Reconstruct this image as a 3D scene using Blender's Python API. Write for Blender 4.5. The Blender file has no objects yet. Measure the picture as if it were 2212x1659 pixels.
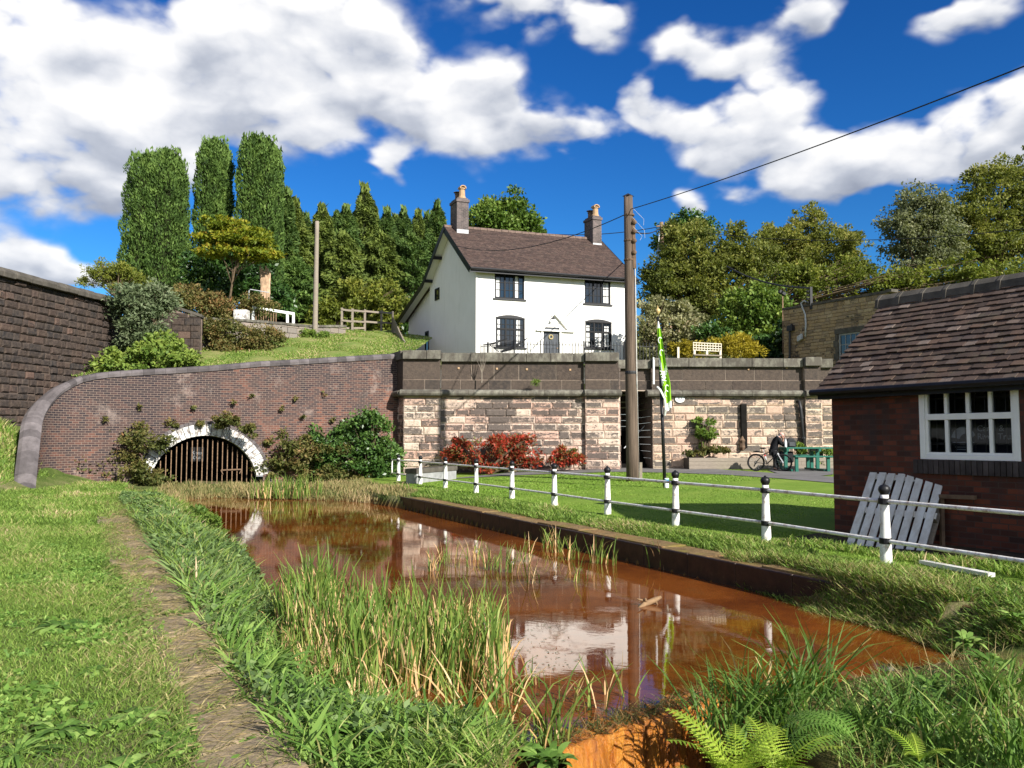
import bpy, math, random
import numpy as np
from mathutils import Vector, Matrix
R = math.radians
random.seed(11)
rng = np.random.default_rng(11)
sc = bpy.context.scene
COL = sc.collection

# ------------------------------------------------------------------ measuring
F, CX, CY, HZ, EYE = 1800.0, 1106.0, 829.5, 947.0, 1.69
PITCH = math.atan((HZ - CY) / F)
cp_, sp_ = math.cos(PITCH), math.sin(PITCH)

def at(x, y, Y):
    "point at horizontal distance Y in the direction measured at (x, y)"
    u, v = x - CX, CY - y
    dy, dz = F * cp_ - v * sp_, F * sp_ + v * cp_
    k = Y / dy
    return Vector((u * k, Y, EYE + dz * k))

def on_plane(x, y, o, n):
    "point where the direction measured at (x, y) meets the plane through o with normal n"
    a = at(x, y, 1.0) - Vector((0, 0, EYE))
    t = (Vector(o) - Vector((0, 0, EYE))).dot(n) / a.dot(n)
    return Vector((0, 0, EYE)) + a * t

# ------------------------------------------------------------------ lower ground
def sst(x):
    x = np.clip(x, 0, 1)
    return x * x * (3 - 2 * x)

CAN = np.array([(-1.3, 6.5), (-.4, 6.1), (.35, 5.85), (1.45, 6.8), (2.94, 7.7), (4.2, 8.2), (4.3, 9.0), (3.75, 10.2),
                (3.3, 11.9), (3.05, 12.35), (-3.11, 24.9), (-3.6, 25.6), (-5.4, 27.6), (-7.67, 28.6), (-10.5, 29.2), (-11.4, 28.3),
                (-9.4, 24.5), (-7.6, 20.6), (-5.04, 15.5), (-3.3, 11.3), (-2.15, 8.3)])
PIT = np.array([(.3, 5.8), (1.5, 6.78), (2.0, 6.2), (1.75, 5.2), (1.0, 4.0), (.1, 4.4), (-.05, 5.2)])

def poly_sd(P, X, Y):
    X = np.asarray(X, float); Y = np.asarray(Y, float)
    best = np.full(X.shape, 1e9); inside = np.zeros(X.shape, bool)
    n = len(P)
    for i in range(n):
        ax, ay = P[i]; bx, by = P[(i + 1) % n]
        ex, ey = bx - ax, by - ay
        t = np.clip(((X - ax) * ex + (Y - ay) * ey) / (ex * ex + ey * ey), 0, 1)
        best = np.minimum(best, np.hypot(X - ax - ex * t, Y - ay - ey * t))
        c = ((ay > Y) != (by > Y)) & (X < (bx - ax) * (Y - ay) / (by - ay + 1e-12) + ax)
        inside ^= c
    return np.where(inside, -best, best)

def dc(X, Y): return (X - 5.04) * .9 + (Y - 11.35) * .436
def sc_(X, Y): return -(X - 5.04) * .436 + (Y - 11.35) * .9
def from_ds(d, s): return (5.04 + .9 * d - .436 * s, 11.35 + .436 * d + .9 * s)

def zlow(X, Y):
    X = np.asarray(X, float); Y = np.asarray(Y, float)
    d = dc(X, Y)
    sd = poly_sd(CAN, X, Y)
    zr = .42 * (1 - np.exp(-np.maximum(d, 0) / 7))
    zl = 2.2 * sst((-X - 15.7) / 2.4) * sst((Y - 17) / 10)
    top = np.where(d > -5, zr, zl)
    far = sst((Y - 25) / 2) * (d < -1.5) * (d > -8.7)
    top = np.where(far > 0, top * (1 - far) - .12 * far, top)
    near = sst((8.6 - Y) / 1.5) * sst((d + 8.6) / .6)
    top = top - near * (.08 + .22 * sst((5.4 - X) / .9) * sst((X - 1.2) / .6))
    w = np.where(d < -5, 1.0, np.where((d > -2.6) & (Y < 12.3) & (Y > 8.8), .32, .8)) + .6 * far
    z = np.where(sd > 0, -.44 + (top + .44) * sst(sd / w), -.44 - .5 * sst(-sd / .8))
    z = np.where((d > -1.62) & (Y > 12.0), np.where(sd > 0, zr - .10 * sst((-.55 - d) / .5), z), z)
    p = poly_sd(PIT, X, Y)
    z = np.where(p < 0.05, np.minimum(z, -.45 - 1.3 * sst((.1 - p) / .5)), z)
    return z

def zl1(x, y): return float(zlow(np.array([x]), np.array([y]))[0])

def gnd(x, y, z0=None):
    z = 0.0 if z0 is None else z0
    p = None
    for _ in range(12):
        Y = (EYE - z) * F / max(y - HZ, 4)
        p = at(x, y, Y)
        if z0 is not None: break
        z = .5 * z + .5 * zl1(p.x, p.y)
    return Vector((p.x, p.y, z))

# ------------------------------------------------------------------ objects
BASE = {}
def base_of(o):
    while o.parent: o = o.parent
    return BASE.get(o.name, Vector((0, 0, 0)))

def tag(o, label=None, cat=None, group=None, kind=None):
    if label: o['label'] = label
    if cat: o['category'] = cat
    if group: o['group'] = group
    if kind: o['kind'] = kind
    return o

def thing(name, loc, label, cat, group=None):
    o = bpy.data.objects.new(name, None); COL.objects.link(o)
    o.location = loc; o.empty_display_size = .2
    BASE[o.name] = Vector(loc)
    return tag(o, label, cat, group)

def put(name, me, mat, parent=None, base=None):
    o = bpy.data.objects.new(name, me); COL.objects.link(o)
    if mat is not None and len(me.materials) == 0: me.materials.append(mat)
    if parent: o.parent = parent
    elif base is not None: o.location = base; BASE[o.name] = Vector(base)
    return o

def mesh_np(name, V, Q, mat, parent=None, tint=None, dark=None, base=None, smooth=False):
    V = np.asarray(V, np.float32); Q = np.asarray(Q, np.int32)
    b = base_of(parent) if parent else (Vector(base) if base is not None else Vector((0, 0, 0)))
    V = V - np.array(b, np.float32)
    me = bpy.data.meshes.new(name)
    k = Q.shape[1]; n = len(Q)
    me.vertices.add(len(V)); me.vertices.foreach_set('co', V.ravel())
    me.loops.add(n * k); me.loops.foreach_set('vertex_index', Q.ravel())
    me.polygons.add(n); me.polygons.foreach_set('loop_start', np.arange(0, n * k, k, dtype=np.int32))
    me.polygons.foreach_set('use_smooth', np.full(n, smooth))
    for nm, a in (('tint', tint), ('dark', dark)):
        if a is not None:
            at_ = me.attributes.new(nm, 'FLOAT', 'FACE'); at_.data.foreach_set('value', np.asarray(a, np.float32))
    me.update(calc_edges=True)
    return put(name, me, mat, parent, base)

class MB:
    def __init__(s): s.v = []; s.f = []; s.t = []; s.k = []; s.uv = []
    def face(s, pts, t=None, k=0., uv=None):
        i = len(s.v); s.v += [tuple(p) for p in pts]
        s.f.append(tuple(range(i, i + len(pts)))); s.t.append(random.random() if t is None else t); s.k.append(k)
        s.uv.append(uv)
    def add(s, V, FS, t=None, k=0.):
        i = len(s.v); s.v += [tuple(p) for p in V]
        t = random.random() if t is None else t
        for f in FS: s.f.append(tuple(i + j for j in f)); s.t.append(t); s.k.append(k); s.uv.append(None)
    def obox(s, o, a, b, c, t=None, k=0.):
        o, a, b, c = Vector(o), Vector(a), Vector(b), Vector(c)
        if a.cross(b).dot(c) < 0: a, b = b, a
        V = [o, o + a, o + a + b, o + b, o + c, o + a + c, o + a + b + c, o + b + c]
        s.add(V, [(3, 2, 1, 0), (4, 5, 6, 7), (0, 1, 5, 4), (1, 2, 6, 5), (2, 3, 7, 6), (3, 0, 4, 7)], t, k)
    def box(s, x0, x1, y0, y1, z0, z1, t=None, k=0.):
        s.obox((x0, y0, z0), (x1 - x0, 0, 0), (0, y1 - y0, 0), (0, 0, z1 - z0), t, k)
    def bar(s, p, q, w, h=None, up=(0, 0, 1), t=None):
        p, q = Vector(p), Vector(q); h = h or w
        d = (q - p).normalized(); u = Vector(up)
        if abs(d.dot(u)) > .95: u = Vector((1, 0, 0))
        a = d.cross(u).normalized(); b = a.cross(d).normalized()
        s.obox(p - a * w / 2 - b * h / 2, a * w, b * h, q - p, t)
    def tube(s, pts, rad, n=8, t=None, cap=True):
        pts = [Vector(p) for p in pts]
        if not hasattr(rad, '__len__'): rad = [rad] * len(pts)
        V = []; FS = []; prev = None
        for i, p in enumerate(pts):
            d = (pts[min(i + 1, len(pts) - 1)] - pts[max(i - 1, 0)]).normalized()
            if prev is None:
                a = d.orthogonal().normalized()
            else:
                a = (prev - d * prev.dot(d)).normalized()
            prev = a; b = d.cross(a)
            for j in range(n):
                w = 2 * math.pi * j / n
                V.append(p + (a * math.cos(w) + b * math.sin(w)) * rad[i])
        for i in range(len(pts) - 1):
            for j in range(n):
                FS.append((i * n + j, i * n + (j + 1) % n, (i + 1) * n + (j + 1) % n, (i + 1) * n + j))
        if cap: FS += [tuple(range(n - 1, -1, -1)), tuple((len(pts) - 1) * n + j for j in range(n))]
        s.add(V, FS, t)
    def lathe(s, prof, c, n=16, t=None):
        c = Vector(c); V = []; FS = []
        for r, z in prof:
            for j in range(n):
                w = 2 * math.pi * j / n; V.append(c + Vector((r * math.cos(w), r * math.sin(w), z)))
        for i in range(len(prof) - 1):
            for j in range(n): FS.append((i * n + j, i * n + (j + 1) % n, (i + 1) * n + (j + 1) % n, (i + 1) * n + j))
        FS += [tuple(range(n - 1, -1, -1)), tuple((len(prof) - 1) * n + j for j in range(n))]
        s.add(V, FS, t)
    def sphere(s, c, r, n=12, m=8, sz=1., t=None):
        s.lathe([(r * math.sin(math.pi * max(i, .02) / m) if i < m else r * .01, -r * sz * math.cos(math.pi * i / m)) for i in range(m + 1)], c, n, t)
    def prism(s, poly, ext, t=None):
        poly = [Vector(p) for p in poly]; e = Vector(ext); n = len(poly)
        nn = Vector((0, 0, 0))
        for i in range(n): nn += poly[i].cross(poly[(i + 1) % n])
        if nn.dot(e) < 0: poly.reverse()
        s.add(poly + [p + e for p in poly], [tuple(range(n - 1, -1, -1)), tuple(range(n, 2 * n))] + [(i, (i + 1) % n, n + (i + 1) % n, n + i) for i in range(n)], t)
    def xf(s, M):
        s.v = [tuple(M @ Vector(p)) for p in s.v]; return s
    def build(s, name, mat, parent=None, smooth=False, bev=0, base=None, uv=False):
        b = base_of(parent) if parent else (Vector(base) if base is not None else Vector((0, 0, 0)))
        me = bpy.data.meshes.new(name)
        me.from_pydata([tuple(Vector(p) - b) for p in s.v], [], s.f)
        a = me.attributes.new('tint', 'FLOAT', 'FACE'); a.data.foreach_set('value', s.t)
        a = me.attributes.new('dark', 'FLOAT', 'FACE'); a.data.foreach_set('value', s.k)
        if uv:
            l = me.uv_layers.new(name='UVMap'); i = 0
            for f, u in zip(s.f, s.uv):
                for j in range(len(f)):
                    l.data[i].uv = u[j] if u else (0, 0); i += 1
        if smooth: me.polygons.foreach_set('use_smooth', [True] * len(me.polygons))
        me.update()
        o = put(name, me, mat, parent, base)
        if bev:
            m = o.modifiers.new('bevel', 'BEVEL'); m.width = bev; m.segments = 2; m.limit_method = 'ANGLE'
        if smooth == 'auto':
            pass
        return o

def dup(root, loc, label=None):
    r = root.copy(); COL.objects.link(r); r.location = loc
    BASE[r.name] = Vector(loc)
    if label: r['label'] = label
    def rec(a, b):
        for ch in a.children:
            c = ch.copy(); COL.objects.link(c); c.parent = b; rec(ch, c)
    rec(root, r)
    return r

def lettering(name, body, size, o, u, v, mat, parent, ext=.004, align='CENTER', spacing=1.):
    cu = bpy.data.curves.new('t', 'FONT'); cu.body = body; cu.size = size; cu.extrude = ext; cu.align_x = align; cu.align_y = 'CENTER'
    cu.space_line = spacing; cu.resolution_u = 3
    ob = bpy.data.objects.new('t', cu); COL.objects.link(ob)
    bpy.context.view_layer.update()
    me = bpy.data.meshes.new_from_object(ob.evaluated_get(bpy.context.evaluated_depsgraph_get()))
    bpy.data.objects.remove(ob); bpy.data.curves.remove(cu)
    u = Vector(u).normalized(); v = Vector(v).normalized(); w = u.cross(v)
    b = base_of(parent)
    for p in me.vertices: p.co = Vector(o) - b + u * p.co.x + v * p.co.y + w * p.co.z
    me.materials.clear()
    return put(name, me, mat, parent)

# ------------------------------------------------------------------ material kit
class N:
    def __init__(s, name, rough=.85, spec=.25):
        s.m = bpy.data.materials.new(name); s.m.use_nodes = True; s.nt = s.m.node_tree
        s.b = s.nt.nodes['Principled BSDF']; s.out = s.nt.nodes['Material Output']
        s.set(s.b.inputs['Roughness'], rough); s.b.inputs['Specular IOR Level'].default_value = spec
    def set(s, sock, v):
        if isinstance(v, bpy.types.NodeSocket): s.nt.links.new(v, sock)
        elif hasattr(v, '__len__') and len(v) == 3 and sock.type == 'RGBA': sock.default_value = (*v, 1)
        else: sock.default_value = v
    def nd(s, t, **k):
        n = s.nt.nodes.new('ShaderNode' + t)
        for a, b in k.items(): setattr(n, a, b)
        return n
    def pos(s, scale=(1, 1, 1)):
        if not hasattr(s, '_p'): s._p = s.nd('NewGeometry').outputs['Position']
        if scale == (1, 1, 1): return s._p
        n = s.nd('VectorMath', operation='MULTIPLY'); s.set(n.inputs[0], s._p); n.inputs[1].default_value = scale
        return n.outputs[0]
    def noise(s, scale, detail=4, rough=.55, vec=None, dist=0.):
        n = s.nd('TexNoise'); s.set(n.inputs['Vector'], vec if vec is not None else s.pos())
        n.inputs['Scale'].default_value = scale; n.inputs['Detail'].default_value = detail; n.inputs['Roughness'].default_value = rough
        n.inputs['Distortion'].default_value = dist
        return n.outputs['Fac']
    def attr(s, name): return s.nd('Attribute', attribute_name=name).outputs['Fac']
    def ramp(s, fac, stops):
        n = s.nd('ValToRGB'); e = n.color_ramp.elements
        while len(e) < len(stops): e.new(.5)
        for i, (p, c) in enumerate(stops):
            e[i].position = p; e[i].color = (*c, 1) if hasattr(c, '__len__') else (c, c, c, 1)
        s.set(n.inputs[0], fac); return n.outputs[0]
    def mix(s, f, a, b, blend='MIX'):
        n = s.nd('Mix', data_type='RGBA', blend_type=blend)
        s.set(n.inputs[0], f); s.set(n.inputs[6], a); s.set(n.inputs[7], b); return n.outputs[2]
    def ma(s, op, a, b=0., c=0., clamp=False):
        n = s.nd('Math', operation=op, use_clamp=clamp)
        for i, v in enumerate((a, b, c)): s.set(n.inputs[i], v)
        return n.outputs[0]
    def col(s, c): s.set(s.b.inputs['Base Color'], c); return s
    def bump(s, h, strength=.4, dist=.02):
        n = s.nd('Bump'); n.inputs['Strength'].default_value = strength; n.inputs['Distance'].default_value = dist
        s.set(n.inputs['Height'], h); s.set(s.b.inputs['Normal'], n.outputs[0]); return s

def plain(name, c, rough=.7, spec=.3, var=.25, scale=6., bump=.15, tintv=.0, bs=40.):
    n = N(name, rough, spec)
    f = n.noise(scale, 5, .6)
    lo = tuple(x * (1 - var) for x in c); hi = tuple(min(1, x * (1 + var)) for x in c)
    k = n.ramp(f, [(.3, lo), (.7, hi)])
    if tintv:
        t = n.ma('MULTIPLY_ADD', n.attr('tint'), 2 * tintv, 1 - tintv)
        k = n.mix(1., k, t, 'MULTIPLY')
    n.col(k)
    if bump: n.bump(n.noise(bs, 4), bump, .01)
    return n.m

def leafmat(name, stops, trans=.35, rough=.6, spec=.25, big=.35):
    n = N(name, rough, spec)
    t = n.attr('tint')
    nz = n.noise(big, 2)
    t2 = n.ma('ADD', t, n.ma('MULTIPLY_ADD', nz, .7, -.35), clamp=True)
    c = n.ramp(t2, stops)
    n.col(c)
    tr = n.nd('BsdfTranslucent'); n.set(tr.inputs[0], n.mix(1., c, (1.0, 1.05, .55), 'MULTIPLY'))
    mx = n.nd('MixShader'); mx.inputs[0].default_value = trans
    n.nt.links.new(n.b.outputs[0], mx.inputs[1]); n.nt.links.new(tr.outputs[0], mx.inputs[2])
    n.nt.links.new(mx.outputs[0], n.out.inputs[0])
    return n.m

# ------------------------------------------------------------------ foliage kit
def unit(a): return a / (np.linalg.norm(a, axis=1, keepdims=True) + 1e-9)

def leaf_geo(C, D, L, W):
    n = len(C); D = unit(D)
    side = unit(np.cross(D, rng.normal(size=(n, 3))))
    L = np.broadcast_to(L, n)[:, None]; W = np.broadcast_to(W, n)[:, None]
    V = np.stack([C - D * L * .5, C + side * W * .5 - D * L * .08, C + D * L * .5, C - side * W * .5 - D * L * .08], 1).reshape(-1, 3)
    return V, np.arange(4 * n).reshape(n, 4)

def crown(name, blobs, n, leaf, clump, mat, parent, per=60, flat=.7, aspect=.55, inner=.25, droop=0., tb=.5, base=None):
    "leaf clumps through the volume of several ellipsoids (cx,cy,cz,rx,ry,rz)"
    B = np.array(blobs, float)
    wgt = (B[:, 3] * B[:, 4] * B[:, 5]) ** (2 / 3); wgt /= wgt.sum()
    m = max(6, n // per)
    bi = rng.choice(len(B), m, p=wgt)
    d = unit(rng.normal(size=(m, 3)))
    r = np.where(rng.random(m) < inner, rng.random(m) * .75, .74 + .26 * rng.random(m))[:, None]
    r = r * (1 + .10 * rng.normal(size=(m, 1)))
    cc = B[bi, :3] + d * r * B[bi, 3:6]
    cs = clump * (.55 + .9 * rng.random(m))
    ci = rng.integers(0, m, n)
    g = rng.normal(size=(n, 3)); g = unit(g) * (rng.random((n, 1)) ** .45)
    P = cc[ci] + g * cs[ci][:, None] * np.array([1, 1, flat])
    D = g * .8 + d[ci] * .5 + rng.normal(size=(n, 3)) * .6 + np.array([0, 0, -droop])
    s = leaf * (.6 + .8 * rng.random(n))
    V, Q = leaf_geo(P, D, s, s * aspect)
    ct = rng.random(m)
    tint = np.clip(tb + .30 * (ct[ci] - .5) + .35 * (rng.random(n) - .5) + .10 * g[:, 2], 0, 1)
    return mesh_np(name, V, Q, mat, parent, tint, base=base)

def blobs_px(Y, L, deep=.9, sub=3):
    out = []
    for (x, y, rx, ry) in L:
        p = at(x, y, Y); k = Y / F
        out.append((p.x, p.y, p.z, rx * k, rx * k * deep, ry * k))
        for _ in range(sub):   # smaller boughs breaking the outline
            a = random.uniform(0, 6.283); q = random.uniform(.28, .46); f = random.uniform(.72, 1.0)
            out.append((p.x + math.cos(a) * rx * k * f, p.y + random.uniform(-.7, .3) * rx * k * deep, p.z + math.sin(a) * ry * k * f, rx * k * q, rx * k * q, (rx + ry) * .5 * k * q))
    return out

def trunk(mb, base, top, r, blobs=(), seed=0):
    rr = random.Random(seed)
    base = Vector(base); top = Vector(top)
    pts = [base + (top - base) * (i / 6) + Vector((rr.uniform(-1, 1), rr.uniform(-1, 1), 0)) * r * .5 * (i > 0) for i in range(7)]
    mb.tube(pts, [r * (1.25 if i == 0 else 1) * (1 - .11 * i) for i in range(7)], 8)
    for b in blobs:
        a = pts[rr.randint(2, 5)]; q = Vector(b[:3])
        mid = a.lerp(q, .5) + Vector((rr.uniform(-1, 1), rr.uniform(-1, 1), rr.uniform(-.3, .6))) * b[3] * .12
        mb.tube([a, mid, q], [r * .5, r * .3, r * .1], 6)

def tree(name, label, cat, Y, bx, by, L, n, leaf, clump, mat, bark, r=.25, group=None, sub=3, **k):
    base = at(bx, by, Y)
    B = blobs_px(Y, L, sub=sub)
    t = thing(name, base, label, cat, group)
    ctr = Vector(np.average(np.array(B)[:, :3], axis=0, weights=np.array(B)[:, 3]))
    mb = MB(); trunk(mb, base - Vector((0, 0, .5)), ctr, r, B, seed=len(label))
    mb.build('trunk', bark, t, smooth=True)
    crown('crown', B, n, leaf, clump, mat, t, **k)
    return t

def shrub(name, label, cat, Y, L, n, leaf, clump, mat, stem=None, group=None, **k):
    B = blobs_px(Y, L)
    lo = min(B, key=lambda b: b[2] - b[5])
    base = Vector((lo[0], lo[1], lo[2] - lo[5]))
    t = thing(name, base, label, cat, group)
    crown('foliage', B, n, leaf, clump, mat, t, **k)
    if stem:
        mb = MB()
        for b in B:
            for j in range(3):
                q = Vector(b[:3]) + Vector((random.uniform(-.6, .6) * b[3], random.uniform(-.6, .6) * b[4], random.uniform(0, .6) * b[5]))
                mb.tube([base + Vector((random.uniform(-.2, .2), random.uniform(-.2, .2), -.1)), base.lerp(q, .5) + Vector((random.uniform(-.1, .1), 0, .1)), q], [.035, .025, .012], 5)
        mb.build('stem', stem, t)
    return t

def blades(name, P, h, w, mat, parent=None, lean=.35, curl=.5, tint=None, base=None, az=None):
    n = len(P)
    a = rng.random(n) * 2 * np.pi if az is None else az
    h = np.broadcast_to(h, n); w = np.broadcast_to(w, n)
    dirx = np.stack([np.cos(a), np.sin(a), np.zeros(n)], 1)
    ya = rng.random(n) * 2 * np.pi
    side = np.stack([np.cos(ya), np.sin(ya), np.zeros(n)], 1)
    ln = (lean * (.3 + 1.2 * rng.random(n)))[:, None]; cu = (curl * rng.random(n) ** 1.5)[:, None]
    H = h[:, None]; W = w[:, None]
    up = np.array([0, 0, 1.])
    p0 = P; p1 = P + up * H * .4 + dirx * H * ln * .3
    p2 = p1 + (up * (.38 - .15 * cu) + dirx * (ln * .45 + cu * .2)) * H
    p3 = p2 + (up * (.26 - .42 * cu) + dirx * (ln * .35 + cu * .35)) * H
    V = np.stack([p0 - side * W * .4, p0 + side * W * .4, p1 - side * W * .5, p1 + side * W * .5,
                  p2 - side * W * .38, p2 + side * W * .38, p3 - side * W * .06, p3 + side * W * .06], 1).reshape(-1, 3)
    i = (np.arange(n) * 8)[:, None]
    Q = np.concatenate([i + np.array([[0, 1, 3, 2]]), i + np.array([[2, 3, 5, 4]]), i + np.array([[4, 5, 7, 6]])], 1).reshape(-1, 4)
    t = rng.random(n) if tint is None else tint
    return mesh_np(name, V, Q, mat, parent, np.repeat(t, 3), base=base)

def sample_poly(P, n):
    P = np.array(P); lo = P.min(0); hi = P.max(0); out = np.zeros((0, 2))
    while len(out) < n:
        q = lo + rng.random((n * 2, 2)) * (hi - lo)
        out = np.vstack([out, q[poly_sd(P, q[:, 0], q[:, 1]) < 0]])
    return out[:n]
# ------------------------------------------------------------------ camera, sun, sky
cam = bpy.data.cameras.new('camera'); co = bpy.data.objects.new('camera', cam); COL.objects.link(co)
co.location = (0, 0, EYE); co.rotation_euler = (math.pi / 2 + PITCH, 0, 0)
cam.sensor_width = 36; cam.lens = 36 * F / 2212; cam.clip_start = .05; cam.clip_end = 3000
sc.camera = co
EL = R(30); SH = Vector((.645, -.764, 0)).normalized()
SUN = Vector((SH.x * math.cos(EL), SH.y * math.cos(EL), math.sin(EL)))
sl = bpy.data.lights.new('sun', 'SUN'); sl.energy = 5.0; sl.angle = R(.53); sl.color = (1, .955, .88)
so = bpy.data.objects.new('sun', sl); COL.objects.link(so); so.rotation_euler = SUN.to_track_quat('Z', 'Y').to_euler()

def make_world():
    w = bpy.data.worlds.new('World'); sc.world = w; w.use_nodes = True
    n = N.__new__(N); n.nt = w.node_tree; n.m = w
    bg = w.node_tree.nodes['Background']; bg.inputs['Strength'].default_value = .1
    sky = n.nd('TexSky'); sky.sky_type = 'NISHITA'; sky.sun_disc = False
    sky.sun_elevation = EL; sky.sun_rotation = math.atan2(SUN.x, SUN.y)
    sky.altitude = 300; sky.air_density = 1.0; sky.dust_density = .25; sky.ozone_density = 2.6
    hs = n.nd('HueSaturation'); hs.inputs['Hue'].default_value = .508; hs.inputs['Saturation'].default_value = 1.3; hs.inputs['Value'].default_value = 1.0
    n.set(hs.inputs['Color'], sky.outputs[0])
    gm = n.nd('Gamma'); n.set(gm.inputs[0], hs.outputs[0]); gm.inputs[1].default_value = 1.22
    blue = n.mix(1., gm.outputs[0], (.24, .465, .53), 'MULTIPLY')
    tc = n.nd('TexCoord').outputs['Generated']
    sep = n.nd('SeparateXYZ'); n.set(sep.inputs[0], tc)
    X, Yv, Z = sep.outputs
    az = n.ma('ARCTAN2', X, Yv); el = n.ma('ARCSINE', Z)
    hz = n.nd('MapRange', interpolation_type='SMOOTHSTEP'); n.set(hz.inputs[0], el); hz.inputs[1].default_value = .17; hz.inputs[2].default_value = -.02
    blue = n.mix(hz.outputs[0], blue, (3.6, 3.6, 3.55))  # unseen horizon band brightened to add ambient light
    nv = n.nd('VectorMath', operation='MULTIPLY'); n.set(nv.inputs[0], tc); nv.inputs[1].default_value = (1, 1, 1.7)
    n1 = n.noise(6.5, 4, .6, nv.outputs[0]); n2 = n.noise(16., 4, .62, nv.outputs[0]); n3 = n2
    # warp the cloud outline
    nw = n.nd('TexNoise'); n.set(nw.inputs['Vector'], nv.outputs[0]); nw.inputs['Scale'].default_value = 8.; nw.inputs['Detail'].default_value = 3
    cmb = n.nd('CombineXYZ'); n.set(cmb.inputs[0], az); n.set(cmb.inputs[1], el)
    wv = n.nd('VectorMath', operation='MULTIPLY_ADD'); n.set(wv.inputs[0], nw.outputs['Color']); wv.inputs[1].default_value = (.085, .075, 0); wv.inputs[2].default_value = (-.0425, -.0375, 0)
    ad = n.nd('VectorMath', operation='ADD'); n.set(ad.inputs[0], cmb.outputs[0]); n.set(ad.inputs[1], wv.outputs[0])
    uv = ad.outputs[0]
    CL = [(90, 130, 270, 105, 1.), (20, 270, 220, 95, 1.), (270, 230, 150, 105, .95), (150, 330, 160, 55, .8), (470, 100, 95, 115, 1.), (600, 90, 150, 95, 1.), (560, 220, 120, 55, .85), (690, 260, 90, 60, .9), (560, 280, 110, 40, .7), (400, 330, 110, 50, .8),
          (780, 130, 140, 95, 1.), (880, 245, 120, 75, 1.), (1010, 290, 110, 60, 1.), (1130, 285, 130, 62, 1.), (1240, 262, 85, 40, .95), (845, 350, 45, 34, .85), (1060, 190, 60, 70, .8), (975, 190, 60, 45, .7),
          (60, 395, 180, 55, .95), (260, 350, 130, 45, .8), (1180, 12, 150, 55, 1.), (1090, -20, 120, 40, .9), (1310, 62, 52, 42, .95), (1470, 100, 60, 30, .9), (1605, 112, 85, 45, .95), (1550, 135, 45, 28, .6),
          (1730, 14, 75, 28, .95), (2085, 40, 66, 28, .9), (1390, 240, 75, 60, .95), (1480, 265, 85, 45, .9), (1630, 305, 115, 65, 1.), (1700, 210, 75, 50, .95), (1560, 345, 55, 28, .7), (1590, 210, 50, 25, .55),
          (1880, 345, 170, 58, 1.), (2060, 285, 120, 62, 1.), (2180, 240, 110, 60, .9), (1790, 400, 120, 40, .8), (2290, 270, 160, 90, .95), (1500, 440, 38, 24, .85), (1610, 430, 40, 26, .7),
          (120, 563, 105, 28, .95), (170, 605, 105, 22, .95), (-300, 200, 300, 220, 1.), (2700, 330, 240, 130, .9), (2550, 560, 120, 30, .8), (-250, 600, 200, 40, .8), (700, -330, 500, 160, .9), (1700, -500, 300, 120, .8)]
    S = 0.; G = 0.
    for (x, y, rx, ry, wt) in CL:
        d = (at(x, y, 1.) - Vector((0, 0, EYE))).normalized()
        a0 = math.atan2(d.x, d.y); e0 = math.asin(d.z)
        ia, ie = F / rx, F / ry
        q = n.nd('VectorMath', operation='MULTIPLY_ADD'); n.set(q.inputs[0], uv); q.inputs[1].default_value = (ia, ie, 0); q.inputs[2].default_value = (-a0 * ia, -e0 * ie, 0)
        dt = n.nd('VectorMath', operation='DOT_PRODUCT'); n.set(dt.inputs[0], q.outputs[0]); n.set(dt.inputs[1], q.outputs[0])
        e = n.ma('MULTIPLY', n.ma('POWER', .30, dt.outputs['Value']), wt)
        sy = n.nd('VectorMath', operation='DOT_PRODUCT'); n.set(sy.inputs[0], q.outputs[0]); sy.inputs[1].default_value = (0, 1, 0)
        G = n.ma('MULTIPLY_ADD', e, sy.outputs['Value'], G)
        S = n.ma('ADD', e, S)
    g = n.ma('DIVIDE', G, n.ma('ADD', S, .08))
    bk = n.nd('MapRange', interpolation_type='SMOOTHSTEP'); n.set(bk.inputs[0], Yv); bk.inputs[1].default_value = .1; bk.inputs[2].default_value = -.5; n.set(bk.inputs[4], .6)  # unseen clouds added behind the camera for white fill light
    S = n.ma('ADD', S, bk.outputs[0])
    def billow(vec, sc_, det):
        v = n.nd('TexVoronoi'); v.feature = 'F1'; v.normalize = True; n.set(v.inputs['Vector'], vec); v.inputs['Scale'].default_value = sc_
        v.inputs['Detail'].default_value = det; v.inputs['Roughness'].default_value = .52; v.inputs['Lacunarity'].default_value = 2.3
        return v.outputs['Distance']
    wa_ = n.nd('VectorMath', operation='MULTIPLY_ADD'); n.set(wa_.inputs[0], nw.outputs['Color']); wa_.inputs[1].default_value = (.10, .10, .10); n.set(wa_.inputs[2], nv.outputs[0])
    b1 = billow(wa_.outputs[0], 7.5, 2.)
    sh = n.nd('VectorMath', operation='ADD'); n.set(sh.inputs[0], wa_.outputs[0]); sh.inputs[1].default_value = (.015, -.01, .045)
    b2 = billow(sh.outputs[0], 7.5, 1.)
    nz = n.ma('ADD', n.ma('MULTIPLY_ADD', b1, -2.6, .78), n.ma('MULTIPLY_ADD', n1, 1.5, -.80)); nz = n.ma('ADD', nz, n.ma('MULTIPLY_ADD', n2, .55, -.275))
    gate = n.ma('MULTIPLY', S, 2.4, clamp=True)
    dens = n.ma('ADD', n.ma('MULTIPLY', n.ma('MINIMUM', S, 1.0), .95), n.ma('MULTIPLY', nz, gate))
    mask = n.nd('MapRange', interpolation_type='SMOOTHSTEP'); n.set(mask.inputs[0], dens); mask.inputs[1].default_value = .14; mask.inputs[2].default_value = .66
    rel = n.ma('MULTIPLY', n.ma('SUBTRACT', b2, b1), 1.6)
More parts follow.
